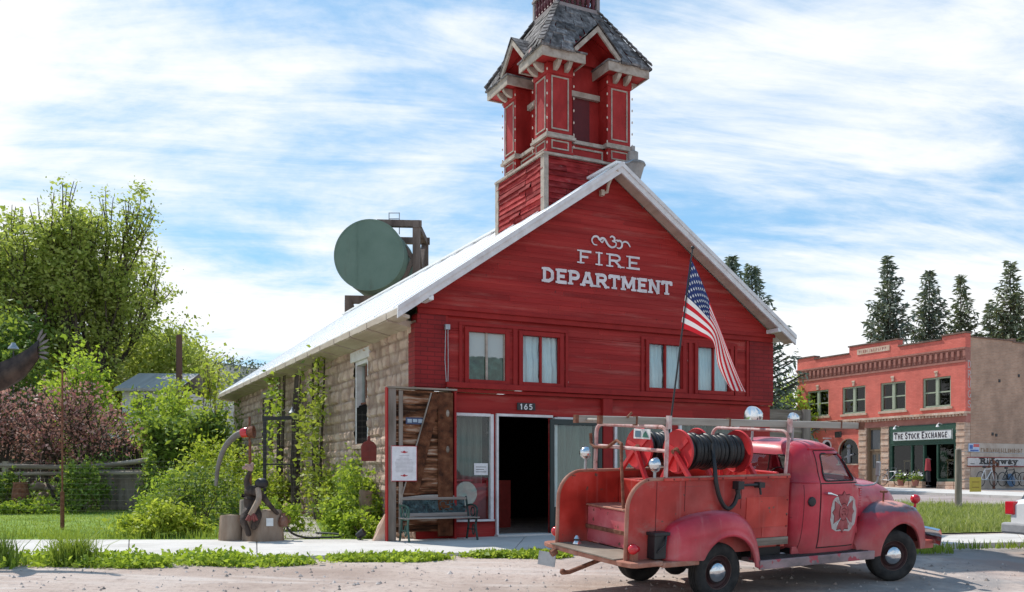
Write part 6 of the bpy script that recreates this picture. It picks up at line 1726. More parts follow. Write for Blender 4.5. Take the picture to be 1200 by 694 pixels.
# ground floor
def quoined(a, b_, nm='stone_pillar'):
    mb = MB(); z = .8; rg = random.Random(int(a*7)); k = 0
    while z < 4.40:
        h = .17; e = .03 if k % 2 else 0; mb.box(a-e*0, b_, -.05-.03*(k % 2), .38, z+.008, min(4.398, z+h)); z += h; k += 1
    return sp(mb, nm, MT['sandstone'], bevel=.012)
for a, b_ in ((-.52,0),(-5.42,-4.88),(-7.06,-6.50)): quoined(a, b_)
mb = MB(); poly = [(-12.1,.8),(-8.75,.8),(-8.75,3.05)]+[(-7.95-.80*math.cos(rad(q)), 3.05+.80*math.sin(rad(q))) for q in range(10,171,10)]+[(-7.15,3.05),(-7.15,.8),(-7.06,.8),(-7.06,4.40),(-12.1,4.40)]
mb.prism(poly, (0,.05,0), (1,0,0), (0,0,1), (0,1,0), .3); sp(mb, 'ground_floor_wall', MT['orange_brick'])
mb = MB(); mb.box(-8.75,-7.15,.04,.3,.8,2.30); sp(mb, 'window_apron', MT['orange_brick'])
mb = MB(); a_ = [(-7.95-.80*math.cos(rad(q)), 3.05+.80*math.sin(rad(q))) for q in range(0,181,10)]
mb.tube([(x, .10, z) for x, z in [(-8.75,2.3)]+a_+[(-7.15,2.3)]], .05, 6); mb.box(-8.8,-7.1,-.03,.15,2.25,2.33); aw = sp(mb, 'arched_window', MT['sandstone'])
mb = MB(); mb.add([(x, .16, z) for x, z in [(-8.75,2.3)]+a_+[(-7.15,2.3)]], [tuple(range(len(a_)+2))]); mb.build('window_pane', MT['shop_glass'], aw)
mb = MB(); mb.tube([(-7.95,.12,2.4),(-7.95,.12,3.2)], .1); mb.sphere((-7.95,.12,3.35), .14, 6); mb.tube([(-8.3,.12,2.7),(-7.6,.12,2.9)], .06); mb.build('window_display', plain('pale_grey_display', (.25,.27,.3), .5), aw)
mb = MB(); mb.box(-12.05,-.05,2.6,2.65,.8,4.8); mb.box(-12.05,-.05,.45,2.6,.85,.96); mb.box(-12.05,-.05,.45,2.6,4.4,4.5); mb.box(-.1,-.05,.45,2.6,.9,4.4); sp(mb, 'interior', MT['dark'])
# side door
mb = MB(); mb.box(-6.50,-6.36,.05,.35,.95,4.40); mb.box(-5.56,-5.42,.05,.35,.95,4.40); mb.box(-6.36,-5.56,.1,.3,3.05,3.15); mb.box(-6.36,-5.56,.1,.3,4.28,4.398)
dd = sp(mb, 'door_frame', plain('tan_door_frame', (.22,.15,.09), .7))
mb = MB(); mb.box(-6.36,-5.96,.25,.31,.96,3.05); mb.box(-5.95,-5.56,.25,.31,.96,3.05); mb.box(-6.28,-6.04,.235,.249,1.2,1.9); mb.box(-5.88,-5.63,.235,.249,1.2,1.9); mb.build('panel_door', plain('tan_panel_door', (.33,.26,.19), .6), dd)
mb = MB(); mb.quad((-6.36,.2,3.15),(-5.56,.2,3.15),(-5.56,.2,4.28),(-6.36,.2,4.28)); mb.box(-6.26,-6.06,.228,.233,2.05,2.85); mb.box(-5.86,-5.66,.228,.233,2.05,2.85); mb.build('door_pane', plain('dull_glass', (.10,.11,.12), .1), dd)
# green storefront
mb = MB(); mb.box(-4.88,-.52,-.02,.3,3.40,4.40); mb.box(-4.88,-4.70,-.01,.28,1.45,3.40); mb.box(-.68,-.52,-.01,.28,1.45,3.40); mb.box(-4.70,-.68,-.012,.28,3.30,3.399); mb.box(-4.88,-2.62,-.02,.25,1.30,1.45); mb.box(-1.72,-.52,-.02,.25,1.30,1.45)
for x in (-3.42,-2.62,-1.76): mb.box(x,x+.09,.0,.2,1.45,3.30)
mb.box(-2.5,-1.78,.95,1.0,.95,3.0)
sf = sp(mb, 'storefront', MT['shop_green'], bevel=.012)
mb = MB(); mb.quad((-4.7,.1,1.45),(-2.62,.1,1.45),(-2.62,.1,3.3),(-4.7,.1,3.3)); mb.quad((-1.7,.1,1.45),(-.68,.1,1.45),(-.68,.1,3.3),(-1.7,.1,3.3)); mb.build('window_pane', MT['shop_glass'], sf)
mb = MB(); mb.box(-2.42,-2.34,.90,.94,.96,2.95); mb.box(-1.92,-1.84,.90,.94,.96,2.95); mb.box(-2.34,-1.92,.90,.94,2.7,2.95); mb.box(-2.34,-1.92,.90,.94,.96,1.5); mb.build('shop_door', plain('bright_green_door', (.04,.16,.09), .5), sf)
mb = MB()
for x in (-4.3,-3.9,-1.5,-1.05): mb.box(x,x+.05,.5,.55,1.0,2.5)
mb.box(-4.35,-3.8,.5,.55,2.4,2.5); mb.box(-1.55,-1.0,.5,.55,2.4,2.5); mb.box(-4.2,-2.9,.6,.9,1.45,1.6); mb.build('display_rack', plain('wooden_rack', (.34,.22,.12), .7), sf)
mb = MB(); x = -4.88; rg = random.Random(4)
for a, b_ in ((-4.88,-2.62),(-1.72,-.52)):
    x = a
    while x < b_-.05: e = min(b_, x+rg.uniform(.35,.6)); mb.box(x+.008, e-.008, -.06-rg.uniform(0,.03), .25, .85, 1.08); mb.box(x+.008, e-.008, -.05-rg.uniform(0,.03), .25, 1.09, 1.30); x = e
build_each(mb, 'stone_plinth', MT['sandstone'], sf, gap=.05, bevel=.02)
mb = MB()
for x in (-4.2,-1.4): mb.tube([(x,-.02,4.38),(x,-.28,4.42),(x,-.36,4.32)], .02, 6); mb.lathe([(.03,.05),(.05,0),(.1,-.1)], 10, (x,-.36,4.32), (0,0,1))
mb.build('sign_lamp', MT['white'], sf)
board = sp((lambda q: (q.box(-4.60,-.74,-.075,-.022,3.55,4.10), q)[1])(MB()), 'sign_board', MT['white'])
mb = MB(); 
for (a, b_, c_, d_) in ((-4.60,-.74,3.55,3.585),(-4.60,-.74,4.065,4.10),(-4.60,-4.565,3.585,4.065),(-.775,-.74,3.585,4.065)): mb.box(a, b_, -.09, -.0755, c_, d_)
mb.build('sign_border', MT['shop_green'], board)
mb = MB(); lay_text(mb, 'THE STOCK EXCHANGE', (-4.46,-.0755,3.66), (1,0,0), (0,0,1), (0,-1,0), .36, .17, 0, .20, 3.46, caps_scale=.82); mb.build('sign_lettering', plain('dark_sign_paint', (.035,.02,.03), .6), board)
# side wall, rear, roof
mb = MB()
mb.box(-.4,.0,.401,3.9,3.34,8.86); mb.box(-.4,.0,3.9,24,3.34,8.80)
mb.box(-.4,0,4.7,24,8.80,8.62) if False else None
sp(mb, 'side_wall', MT['brown_brick'])
mb = MB(); mb.box(-.4,.0,.401,24,.8,3.335); sp(mb, 'rendered_base', pmat('cream_render', [(.40,.31,.25),(.52,.43,.36),(.58,.50,.43)], ns=1.4, rough=.9, bmp=.3, bs=20, grime=((.28,.2,.16), 2.5, .6, .78)))
mb = MB(); mb.box(-.45,.05,.45,3.9,8.861,8.93); mb.box(-.45,.05,3.9,24,8.801,8.86); mb.box(-.46,.06,3.75,3.95,8.80,9.02); sp(mb, 'side_coping', MT['cap'])
mb = MB(); mb.box(-12.1,-.4,.401,24,8.2,8.3); mb.box(-12.1,-.4,23.8,24,.8,8.2); mb.box(-12.1,-12.0,.401,23.8,.8,8.2); sp(mb, 'flat_roof', MT['corbel'])
mb = MB()
for y, z in ((2.6,6.6),(4.2,6.95),(2.05,3.75),(2.35,3.7)): mb.box(-.02,.03,y,y+.14,z,z+.16)
sp(mb, 'wall_vent', MT['black'])
mb = MB()     # faded vertical letters
for i, ch_ in enumerate('DRUGS'): lay_text(mb, ch_, (.0, .16, 7.25-.52*i), (0,1,0), (0,0,1), (1,0,0), .40, .13, 0, .1, .30)
build_each(mb, 'ghost_letter', pmat('ghost_white_paint', [(.40,.34,.32),(.52,.47,.45)], ns=5, rough=.9, bmp=.2), shop, SL, gap=.01)
mb = MB(); mb.box(.02,.06,.12,4.9,2.14,2.56); bo = sp(mb, 'sign_board', plain('pale_sign_board', (.62,.58,.56), .6))
mb = MB()
for (z_a, z_b) in ((2.10,2.14),(2.56,2.60)): mb.box(.015,.075,.10,4.92,z_a,z_b)
mb.build('sign_border', MT['trim_red'], bo)
mb = MB(); lay_text(mb, 'Ridgway', (.0605,1.05,2.25), (0,1,0), (0,0,1), (1,0,0), .29, .36, .75, .14, 3.1); mb.build('sign_lettering', MT['black'], bo)
mb = MB(); mb.box(.061,.064,.3,.62,2.22,2.26); mb.build('sign_marks', MT['black'], bo)
mb = MB(); rg = random.Random(5); x = 1.0
while x < 4.6: w_ = rg.uniform(.06,.16); mb.box(.002,.012,x,x+w_*.4,2.85,3.08); mb.box(.002,.012,x+w_*.4,x+w_,2.85+rg.choice((0,.1,.17)),2.9+rg.choice((0,.1,.17))); x += w_+.07
sp(mb, 'worn_wall_lettering', pmat('worn_brown_letters', [(.22,.13,.08),(.36,.26,.18)], ns=6, rough=.9, bmp=.1))
mb = MB(); mb.box(.02,.05,.18,1.02,2.86,3.30); ws = sp(mb, 'wall_sign', plain('pale_blue_sign', (.45,.55,.72), .5))
mb = MB(); mb.box(.0505,.054,.55,1.0,3.12,3.28); mb.build('sign_marks', MT['redlens'], ws)
mb = MB(); mb.box(.0505,.054,.25,.5,3.02,3.22); mb.box(.0505,.0535,.3,.95,2.9,2.98); mb.build('sign_marks', plain('sign_blue', (.05,.12,.38), .5), ws)
# bracket sign at the left shop
mb = MB(); mb.tube([(-9.2,-.02,3.9),(-9.2,-.7,3.9)], .03); mb.lathe([(.0,-.03),(.36,-.03),(.36,.03),(0,.03)], 20, (-9.2,-.40,3.45), (1,0,0)); hs = sp(mb, 'hanging_sign', MT['white'])
mb = MB(); mb.lathe([(0,-.036),(.24,-.036)], 20, (-9.2,-.40,3.45), (1,0,0)); mb.lathe([(0,.036),(.24,.036)], 20, (-9.2,-.40,3.45), (1,0,0)); mb.build('sign_marks', MT['black'], hs)
mb = MB(); mb.bar((-8.9,-.02,4.1), (-8.2,-.25,4.1), .06, .35); sp(mb, 'iron_ornament', MT['black'])

# ------------------------------------------------------------------ bicycles, planters, mannequin
def shop_pt(x, y): # local -> world
    a = math.atan2(-.8944,.4472); return (23.62+x*math.cos(a)-y*math.sin(a), 48.0+x*math.sin(a)+y*math.cos(a))
SHA = math.atan2(-.8944, .4472)
def bicycle(x, y, rz, label, frame, s=1.0, z=None):
    w_ = shop_pt(x, y); t = thing('bicycle', label, 'bicycle', (w_[0], w_[1], SB+.13 if z is None else z), rz, 'old bicycles by the brick shop')
    for xx in (0, 1.02):
        mb = MB(); mb.tube([(xx*s+.33*s*math.cos(a), 0, .34*s+.33*s*math.sin(a)) for a in [6.2832*k/28 for k in range(28)]], .02, 6, closed=True); wv_ = mb.build('wheel', MT['rubber'], t)
        mb = MB()
        for k in range(8):
            a = math.pi*k/8; mb.bar((xx*s-.32*s*math.cos(a),0,.34*s-.32*s*math.sin(a)), (xx*s+.32*s*math.cos(a),0,.34*s+.32*s*math.sin(a)), .006, .006)
        mb.build('spokes', MT['steel'], wv_)
    mb = MB(); q = lambda *p: tuple(c*s for c in p)
    for a, b_ in ((q(0,0,.34),q(.42,0,.30)),(q(.42,0,.30),q(.30,0,.82)),(q(.30,0,.78),q(.86,0,.80)),(q(.42,0,.30),q(.86,0,.72)),(q(0,0,.34),q(.31,0,.76)),(q(.84,0,.86),q(1.02,0,.34))): mb.tube([a,b_], .022*s, 6)
    mb.build('frame', frame, t)
    mb = MB(); mb.tube([q(.72,-.26,.98),q(.84,-.1,1.0),q(.84,.1,1.0),q(.72,.26,.98)], .014*s, 6); mb.tube([q(.84,0,.86),q(.84,0,1.0)], .014*s, 6); mb.build('handlebar', MT['steel'], t)
    mb = MB(); mb.sphere(q(.27,0,.88), .11*s, 6, sc=(1.2,.6,.4)); mb.build('saddle', MT['black'], t)
bicycle(-4.7,-.75, SHA+.15, 'dark bicycle leaning below the storefront window', MT['steel'])
c_ = ud
bicycle(.55, .45, SHA+rad(90)+.1, 'white framed bicycle at the brick shop corner', MT['white'], 1.15)
bicycle(.45, 2.3, SHA+rad(90), 'black bicycle standing below the painted board', MT['black'], 1.1)
bicycle(.5, 3.9, SHA+rad(90)-.1, 'rusty bicycle under the end of the painted board', MT['rust'], 1.1)
t = thing('wheel_rim', 'blue disc leaning on the shop side wall', 'disc', (*shop_pt(.2,3.35), SB+.05), SHA)
mb = MB(); mb.lathe([(0,.02),(.3,.02),(.36,0),(.3,-.03),(0,-.03)], 24, (0,0,.4), (1,0,.15)); mb.build('disc', plain('dull_blue', (.08,.16,.28), .5), t)
t = thing('old_pump', 'tall rusty iron pump standing by the shop side wall', 'pump', (*shop_pt(.35,1.75), SB), SHA)
mb = MB(); mb.tube([(0,0,0),(0,0,1.5)], .07); mb.tube([(0,0,1.4),(0,.3,1.35),(0,.34,1.15)], .04); mb.build('body', MT['rust'], t)
mb = MB(); mb.tube([(0,-.05,1.5),(0,-.3,1.65),(0,-.4,1.1)], .025); mb.build('handle', MT['rust'], t)
for (x, lab) in ((-3.6,'flower pot under the storefront window beside the bicycle'),(-2.65,'flower pot beside the green shop door')):
    w_ = shop_pt(x, -.55); t = thing('flower_pot', lab, 'planter', (w_[0], w_[1], SB+.13), 0, 'white flower pots before the storefront')
    mb = MB(); mb.lathe([(.14,0),(.2,.32),(.22,.34),(.18,.34)], 16); mb.build('pot', MT['corbel'], t)
    rg = np.random.default_rng(int(-x*10)); C = np.array([0,0,.48])+rg.standard_normal((260,3))*np.array([.14,.14,.12])
    V1 = leaf_quads(C, .11, rg)
    C = np.array([0,0,.62])+rg.standard_normal((60,3))*np.array([.15,.15,.08]); V2 = leaf_quads(C, .09, rg, aspect=.9); po = mesh_quads('foliage', np.concatenate([V1, V2]), LM['mid'], t); po.data.materials.append(MT['white']); po.data.polygons.foreach_set('material_index', [0]*(len(V1)//4)+[1]*(len(V2)//4))
def skin_body(name, joints, edges, mat, parent, sub=2, root=0):
    """joints: list of (x,y,z,r)"""
    me = bpy.data.meshes.new(name); me.from_pydata([j[:3] for j in joints], edges, []); o = bpy.data.objects.new(name, me); COL.objects.link(o)
    o.parent = parent; me.materials.append(mat)
    o.modifiers.new('skin', 'SKIN'); 
    for i, j in enumerate(joints):
        sv = me.skin_vertices[0].data[i]; r_ = j[3]; sv.radius = (r_, r_) if not isinstance(r_, tuple) else r_; sv.use_root = (i == root)
    s = o.modifiers.new('sub', 'SUBSURF'); s.levels = sub; s.render_levels = sub
    bpy.context.view_layer.update(); dg = bpy.context.evaluated_depsgraph_get()
    nm_ = bpy.data.meshes.new_from_object(o.evaluated_get(dg)); o.modifiers.clear(); o.data = nm_; nm_.name = name
    if not nm_.materials: nm_.materials.append(mat)
    nm_.polygons.foreach_set('use_smooth', [True]*len(nm_.polygons)); return o
w_ = shop_pt(-2.05,-.30); t = thing('coat_stand', 'slim stand draped with red and dark clothes at the green shop door', 'stand', (w_[0], w_[1], SB+.14), SHA)
mb = MB(); mb.tube([(0,0,0),(0,0,1.62)], .02, 6); mb.lathe([(.18,0),(.16,.03),(.02,.06)], 12); mb.tube([(-.2,0,1.42),(0,0,1.5),(.2,0,1.42)], .015, 6); mb.build('pole', MT['black'], t)
def drape(name, mat, z0, z1, w0, w1):
    mb = MB(); P = []
    for k in range(7):
        f = k/6; z = z0+(z1-z0)*f; w = w0+(w1-w0)*f
        P.append([(w*math.cos(a)*(1+.10*math.sin(5*a+z*3)), .55*w*math.sin(a)*(1+.15*math.sin(4*a+z*2)), z+.02*math.sin(3*a)) for a in [6.2832*q/24 for q in range(24)]])
    mb.grid(P, cv=True); mb.build(name, mat, t)
drape('red_jacket', plain('red_jacket_cloth', (.30,.03,.04), .85), .82, 1.47, .19, .13)
drape('dark_skirt', plain('dark_skirt_cloth', (.02,.02,.025), .9), .22, .84, .15, .13)

# ------------------------------------------------------------------ post with yellow notice on the verge
x, y = 13.28, 27.42
t = thing('wooden_post', 'grey wooden fence post standing in the tall verge grass', 'post', (x, y, gz(x,y)-.05))
mb = MB(); mb.lathe([(.10,0),(.095,1.2),(.088,1.93),(.05,1.96),(0,1.965)], 12); mb.build('post', MT['wood_grey'], t)
mb = MB(); mb.tube([(0,0,1.88),(3,.9,1.80),(9,2.6,1.86)], .008, 4); mb.tube([(0,0,1.05),(3,.9,.98),(9,2.6,1.05)], .008, 4); mb.build('wire', MT['steel'], t)
t = thing('yellow_notice', 'small yellow notice hanging on the verge fence wire', 'sign', (x+.58, y+.17, gz(x,y)), rad(17))
mb = MB(); mb.box(-.20,.22,-.012,.0,.62,1.06); mb.build('panel', pmat('yellow_panel', [(.50,.36,.05),(.62,.46,.08)], ns=5, rough=.6, bmp=.05), t)
mb = MB(); mb.box(-.12,.14,-.016,-.0125,.90,.93); mb.box(-.12,.14,-.016,-.0125,.74,.77); mb.build('printed_marks', plain('faded_brown_print', (.35,.22,.04), .7), t)

# ------------------------------------------------------------------ white car at the right picture edge (only its tail shows)
ca = thing('white_car', 'white car tail with red lamp cut off by the picture edge', 'car', (9.16, 15.90, gz(8.7,15.7)), rad(14))
CT = [(0,.72,.42,.95),(.06,.82,.38,1.02),(.35,.88,.34,1.06),(1.2,.90,.30,1.05),(2.6,.90,.30,1.02),(3.6,.88,.32,.96),(4.3,.80,.36,.84),(4.5,.66,.42,.74)]
mb = MB(); P = []
for (x, w_, zb, zt) in smooth_tab(CT, 40):
    P.append([(x, w_*math.copysign(abs(math.cos(a))**.45, math.cos(a)), (zb+zt)/2+(zt-zb)/2*math.copysign(abs(math.sin(a))**.45, math.sin(a))) for a in [6.2832*k/40 for k in range(40)]])
mb.grid(P, cv=True); mb.add(P[0], [tuple(range(39,-1,-1))], 0, True); mb.add(P[-1], [tuple(range(40))], 0, True)
MT['car_white'] = pmat('white_car_paint', [(.66,.66,.66),(.72,.72,.72)], ns=2, rough=.3, bmp=0, coat=.6)
mb.build('body', MT['car_white'], ca)
mb = MB(); P = []
for (z, x0, x1, w_) in ((1.02,.10,3.3,.86),(1.25,.25,2.9,.80),(1.43,.48,2.5,.72),(1.50,.75,2.2,.60)):
    P.append([((x0+x1)/2+(x1-x0)/2*math.copysign(abs(math.cos(a))**.35, math.cos(a)), w_*math.copysign(abs(math.sin(a))**.35, math.sin(a)), z) for a in [6.2832*k/40 for k in range(40)]])
mb.grid(P, cv=True); mb.build('greenhouse', plain('dark_car_glass', (.03,.035,.04), .06), ca)
mb = MB(); P2 = [[(p[0], p[1], p[2]+.012) for p in R] for R in P[2:]]; mb.grid(P2, cv=True); mb.add(P2[-1], [tuple(range(40))], 0, True); mb.build('roof', MT['car_white'], ca)
mb = MB(); mb.box(-.10,.10,-.86,.86,.40,.60); mb.build('bumper', plain('grey_bumper', (.30,.30,.31), .5), ca, bevel=.04)
for sgn in (-1,1):
    mb = MB(); y0, y1 = sorted((sgn*.62,sgn*.84)); mb.box(-.03,.16,y0,y1,.74,.98); mb.build('tail_light', MT['redlens'], ca, bevel=.02)
    for xx in (.85, 3.6):
        mb = MB(); mb.lathe([(.18,-.09),(.30,-.1),(.32,-.06),(.32,.06),(.30,.1),(.18,.09)], 28, (xx, sgn*.80, .32), (0,1,0), caps=False); wv_ = mb.build('wheel', MT['rubber'], ca)
        mb = MB(); mb.lathe([(.19,.075*sgn),(.1,.085*sgn),(0,.09*sgn)], 20, (xx, sgn*.80, .32), (0,1,0)); mb.build('rim', MT['steel'], wv_)
# ------------------------------------------------------------------ bench, boulder, signs in front of the hall
def hall_pt(x, y): return (HO[0]+x*.894-y*.447, HO[1]+x*.447+y*.894)
GZ = .362
bx = hall_pt(-.28, -.22)
bench = thing('garden_bench', 'cast iron bench with ornate green back and wooden seat slats', 'bench', (*bx, GZ), math.atan(.5))
MT['bench_green'] = pmat('verdigris_bench_iron', [(.02,.045,.035),(.05,.11,.085),(.10,.19,.15)], ns=8, rough=.6, bmp=.2)
MT['bench_slat'] = pmat('weathered_bench_slats', [(.17,.13,.11),(.30,.26,.23),(.40,.36,.33)], ns=5, stretch=(.2,2,2), rough=.8, bmp=.3)
BW = 1.40
for k, x in enumerate((0, BW)):
    mb = MB(); m_ = MT['bench_green'] if k == 0 else plain('dark_green_bench_iron', (.012,.035,.03), .5)
    mb.tube(cr([(x,-.52,0),(x,-.47,.16),(x,-.44,.30),(x,-.47,.42)]), .022, 7); mb.tube(cr([(x,.0,0),(x,-.06,.18),(x,-.10,.40),(x,-.03,.62),(x,.04,.84)]), .022, 7)
    mb.tube(cr([(x,-.08,.44),(x,-.28,.41),(x,-.48,.42)]), .02, 7); mb.tube(cr([(x,-.02,.66),(x,-.2,.68),(x,-.40,.66),(x,-.50,.60),(x,-.48,.50),(x,-.47,.42)]), .02, 7)
    mb.tube([(x,-.30+.09*math.cos(a),.545+.09*math.sin(a)) for a in [6.283*q/16 for q in range(16)]], .013, 6, closed=True)
    mb.tube([(x,-.33+.05*math.cos(a),.2+.1*math.sin(a)) for a in [6.283*q/14 for q in range(14)]], .012, 6, closed=True); mb.tube([(x,-.46,.2),(x,-.07,.2)], .012, 6)
    mb.build('iron_end', m_, bench)
mb = MB()
for i in range(6): mb.box(-.06, BW+.06, -.50+.073*i, -.50+.073*i+.058, .425-.004*i*0, .450)
mb.build('seat_slats', MT['bench_slat'], bench, bevel=.006)
mb = MB(); mb.bar((.02,-.02,.80),(BW-.02,-.02,.80),.03,.05); P = [(.02+ (BW-.04)*i/20, -.0, .80+.05*math.sin(math.pi*i/20)) for i in range(21)]
for a, b_ in zip(P[:-1], P[1:]): mb.bar(a, b_, .03, .05)
mb.bar((.02,-.06,.49),(BW-.02,-.06,.49),.03,.07); mb.bar((.02,-.02,.62),(.02,-.02,.8),.03,.04)
mb.build('back_rails', MT['bench_slat'], bench, bevel=.006)
mb = MB(); rg = random.Random(6)
for k in range(26):
    cx_, cz_ = rg.uniform(.08,BW-.08), rg.uniform(.55,.76); r_ = rg.uniform(.03,.07); a0 = rg.uniform(0,6)
    mb.tube([(cx_+r_*math.cos(a0+a), -.045+(cz_-.55)*.12, cz_+r_*.8*math.sin(a0+a)) for a in [.55*q for q in range(9)]], .011, 5)
mb.tube([(.06,-.05,.53),(BW-.06,-.05,.53)], .012, 5); mb.tube([(.06,-.02,.78),(BW-.06,-.02,.78)], .012, 5)
mb.add([(.05,-.035,.53),(BW-.05,-.035,.53),(BW-.05,-.005,.79),(.05,-.005,.79)], [(0,1,2,3)])
mb.build('ornate_panel', pmat('dark_teal_casting', [(.008,.012,.016),(.03,.06,.065),(.09,.16,.17)], ns=11, rough=.5, bmp=.8, bs=24, bd=.02), bench)
t = thing('boulder', 'pale upright triangular boulder at the plank door foot', 'boulder', (-2.50, 17.85, .34), rad(10))
mb = MB(); rg = np.random.default_rng(4)
B_ = [(-.22,0),(.19,0),(.185,.30),(.15,.50),(.05,.53),(-.10,.30)]; P = []
for (d, s_) in ((-.14,.82),(-.08,1.0),(.06,1.0),(.13,.80)):
    P.append([(x*s_+rg.normal(0,.01), d+rg.normal(0,.012), z*s_) for x, z in B_])
mb.grid(P, cv=True, smooth=False); mb.add(P[0], [tuple(range(5,-1,-1))]); mb.add(P[-1], [tuple(range(6))])
mb.build('rock', MT['sandstone'], t, bevel=.025)
MT['sandstone_g'] = MT['sandstone']
nx, ny = hall_pt(-.22, -.30)
t = thing('notice_board', 'white notice with thin red border on the plank door', 'sign', (nx, ny, 1.50), math.atan(.5))
mb = MB(); mb.box(-.26,.26,0,.02,0,.68); nb_ = mb.build('panel', plain('white_notice', (.74,.72,.74), .5), t)
mb = MB()
for (a, b_, c_, d_) in ((-.26,.26,0,.012),(-.26,.26,.668,.68),(-.26,-.25,.012,.668),(.25,.26,.012,.668)): mb.box(a, b_, -.004, -.0003, c_, d_)
for z in (.11,.56):
    mb.prism([(-.08,0),(-.05,.010),(-.035,0),(-.02,.018),(0,.026),(.02,.018),(.035,0),(.05,.010),(.08,0),(.05,-.010),(.02,-.018),(0,-.022),(-.02,-.018),(-.05,-.010)], (0,-.0005,z), (1,0,0), (0,0,1), (0,-1,0), .003)
mb.build('red_ornament', plain('notice_red', (.42,.02,.03), .5), nb_)
mb = MB(); rg = random.Random(2)
for i in range(13):
    z = .49-.026*i
    if i in (1,): continue
    w_ = .19 if i > 2 else .10
    w_ *= rg.uniform(.85,1); mb.box(-w_, w_, -.0025, -.0003, z, z+.007)
mb.build('printed_text', plain('pale_print', (.42,.40,.42), .6), nb_)
mb = MB(); mb.tube([(-.2,.02,.6),(-.2,.10,.6)], .01); mb.tube([(.2,.02,.6),(.2,.10,.6)], .01); mb.build('fixing', MT['steel'], t)
# red paddle
t = thing('red_paddle', 'rusty red paddle shaped board hanging on the garden fence', 'board', (-2.86, 18.42, 1.90), rad(5))
mb = MB(); mb.prism(rounded([(-.15,0),(.15,0),(.155,.30),(.10,.38),(.03,.40),(.03,.50),(-.03,.50),(-.03,.40),(-.10,.38),(-.155,.30)], .03), (0,0,0), (1,0,0), (0,0,1), (0,-1,0), .025)
mb.build('board', pmat('rusty_red_paint', [(.13,.022,.018),(.20,.04,.032)], ns=6, rough=.8, bmp=.3), t, bevel=.004)
# ------------------------------------------------------------------ wire fence along the pavement
def wire_panel(mb, a, b_, z0, z1, dx=.14, dz=.12, r=.0011):
    A_ = Vector((a[0], a[1], 0)); B_ = Vector((b_[0], b_[1], 0)); L = (B_-A_).length; n = int(L/dx)
    def seg(p, q):
        d = (q-p).normalized(); s_ = d.cross(Vector((0,1,0))); s_ = s_.normalized() if s_.length > .01 else Vector((1,0,0))
        t_ = d.cross(s_)
        mb.add([p-s_*r, p+s_*r, p+t_*r*1.7, q-s_*r, q+s_*r, q+t_*r*1.7], [(0,1,4,3),(1,2,5,4),(2,0,3,5)])
    for i in range(n+1):
        q = A_+(B_-A_)*i/n; seg(q+Vector((0,0,z0)), q+Vector((0,0,z1)))
    for j in range(int((z1-z0)/dz)+1):
        z = z0+dz*j; seg(A_+Vector((0,0,z)), B_+Vector((0,0,z)))
fence = thing('wire_fence', 'tall wire mesh garden fence on thin rusty posts', 'fence', (-5.3, 18.7, .33))
fo = (5.3, -18.7, -.33)
for (x, y, h) in ((-10.1,20.7,4.0),(-5.32,18.68,2.80)):
    mb = MB(); mb.tube([(x,y,.2),(x,y,h)], .021, 6); 
    if h > 3: mb.tube([(x,y,.2),(x,y,1.25)], .045, 6)
    else: mb.tube([(x-.0,y+.1,.2),(x-.02,y+.1,2.3)], .03, 6)
    mb.build('post', MT['rust'], fence, loc=fo)
mb = MB(); wire_panel(mb, (-10.1,20.7), (-5.32,18.68), .35, 2.0); wire_panel(mb, (-14.5,22.5), (-10.1,20.7), .35, 2.0); wire_panel(mb, (-5.32,18.68), (-2.7,18.35), .9, 2.9)
mb.build('wire_mesh', plain('fence_wire', (.10,.095,.085), .8), fence, loc=fo)
# curved horn pipe on the post
t = thing('curved_horn', 'curved grey horn pipe with red collar on fence post', 'ornament', (-5.32, 18.68, 2.5))
t.location.z = 2.45
pts = cr([(-.72,.12,-1.05),(-.66,.10,-.62),(-.52,.08,-.26),(-.30,.04,-.04),(-.10,0,.03),(.02,-.02,.04)])
mb = MB(); mb.tube(pts, [.035+.055*i/len(pts) for i in range(len(pts))], 12); mb.build('horn', pmat('grey_horn', [(.13,.11,.10),(.22,.20,.18)], ns=6, rough=.6, bmp=.2), t)
mb = MB(); mb.tube(pts[-9:-3], [.092,.10,.103,.104,.105,.104], 12); mb.build('red_collar', MT['redlens'], t)
mb = MB(); mb.lathe([(.09,-.02),(.125,.04),(.13,.10),(.10,.10),(.06,.02),(0,.02)], 14, (.0,-.02,.04), (1,-.05,.05)); mb.build('horn_mouth', MT['rust'], t)
# cut logs and the carved figure
def log(name, label, x, y, r0, r1, h, seed):
    t = thing(name, label, 'log', (x, y, .335)); rg = np.random.default_rng(seed); mb = MB(); P = []
    ph = rg.uniform(0,6,4)
    for (z, r_) in ((-.03,r0),(.1,r0*.98),(h*.5,(r0+r1)/2),(h*.93,r1),(h,r1*.95),(h+.005,r1*.5),(h+.006,.01)):
        P.append([(r_*math.cos(a)*(1+.06*math.sin(2*a+ph[0])+.03*math.sin(5*a+ph[1])+.012*math.sin(13*a+ph[2])), r_*math.sin(a)*(1+.05*math.sin(3*a+ph[3])), z+.015*math.sin(a+ph[0])) for a in [6.2832*k/40 for k in range(40)]])
    mb.grid(P, cv=True); mb.build('wood', MT['log'], t); return t
log('cut_log', 'pale upright cut log beside the stump with the driftwood figure', -5.46, 17.92, .25, .22, .50, 1)
log('tree_stump', 'wide split stump carrying the dark driftwood figure', -4.83, 17.85, .38, .34, .60, 2)
log('log_post', 'grey log post among the leafy plants by the path', -3.15, 19.9, .17, .16, .95, 5)
t = thing('wire_bollard', 'pale timber stub behind the driftwood figure', 'post', (-5.55, 19.2, .33))
mb = MB(); mb.lathe([(.13,0),(.12,.75),(.1,.78),(0,.78)], 10); mb.build('wood', MT['wood_grey'], t)
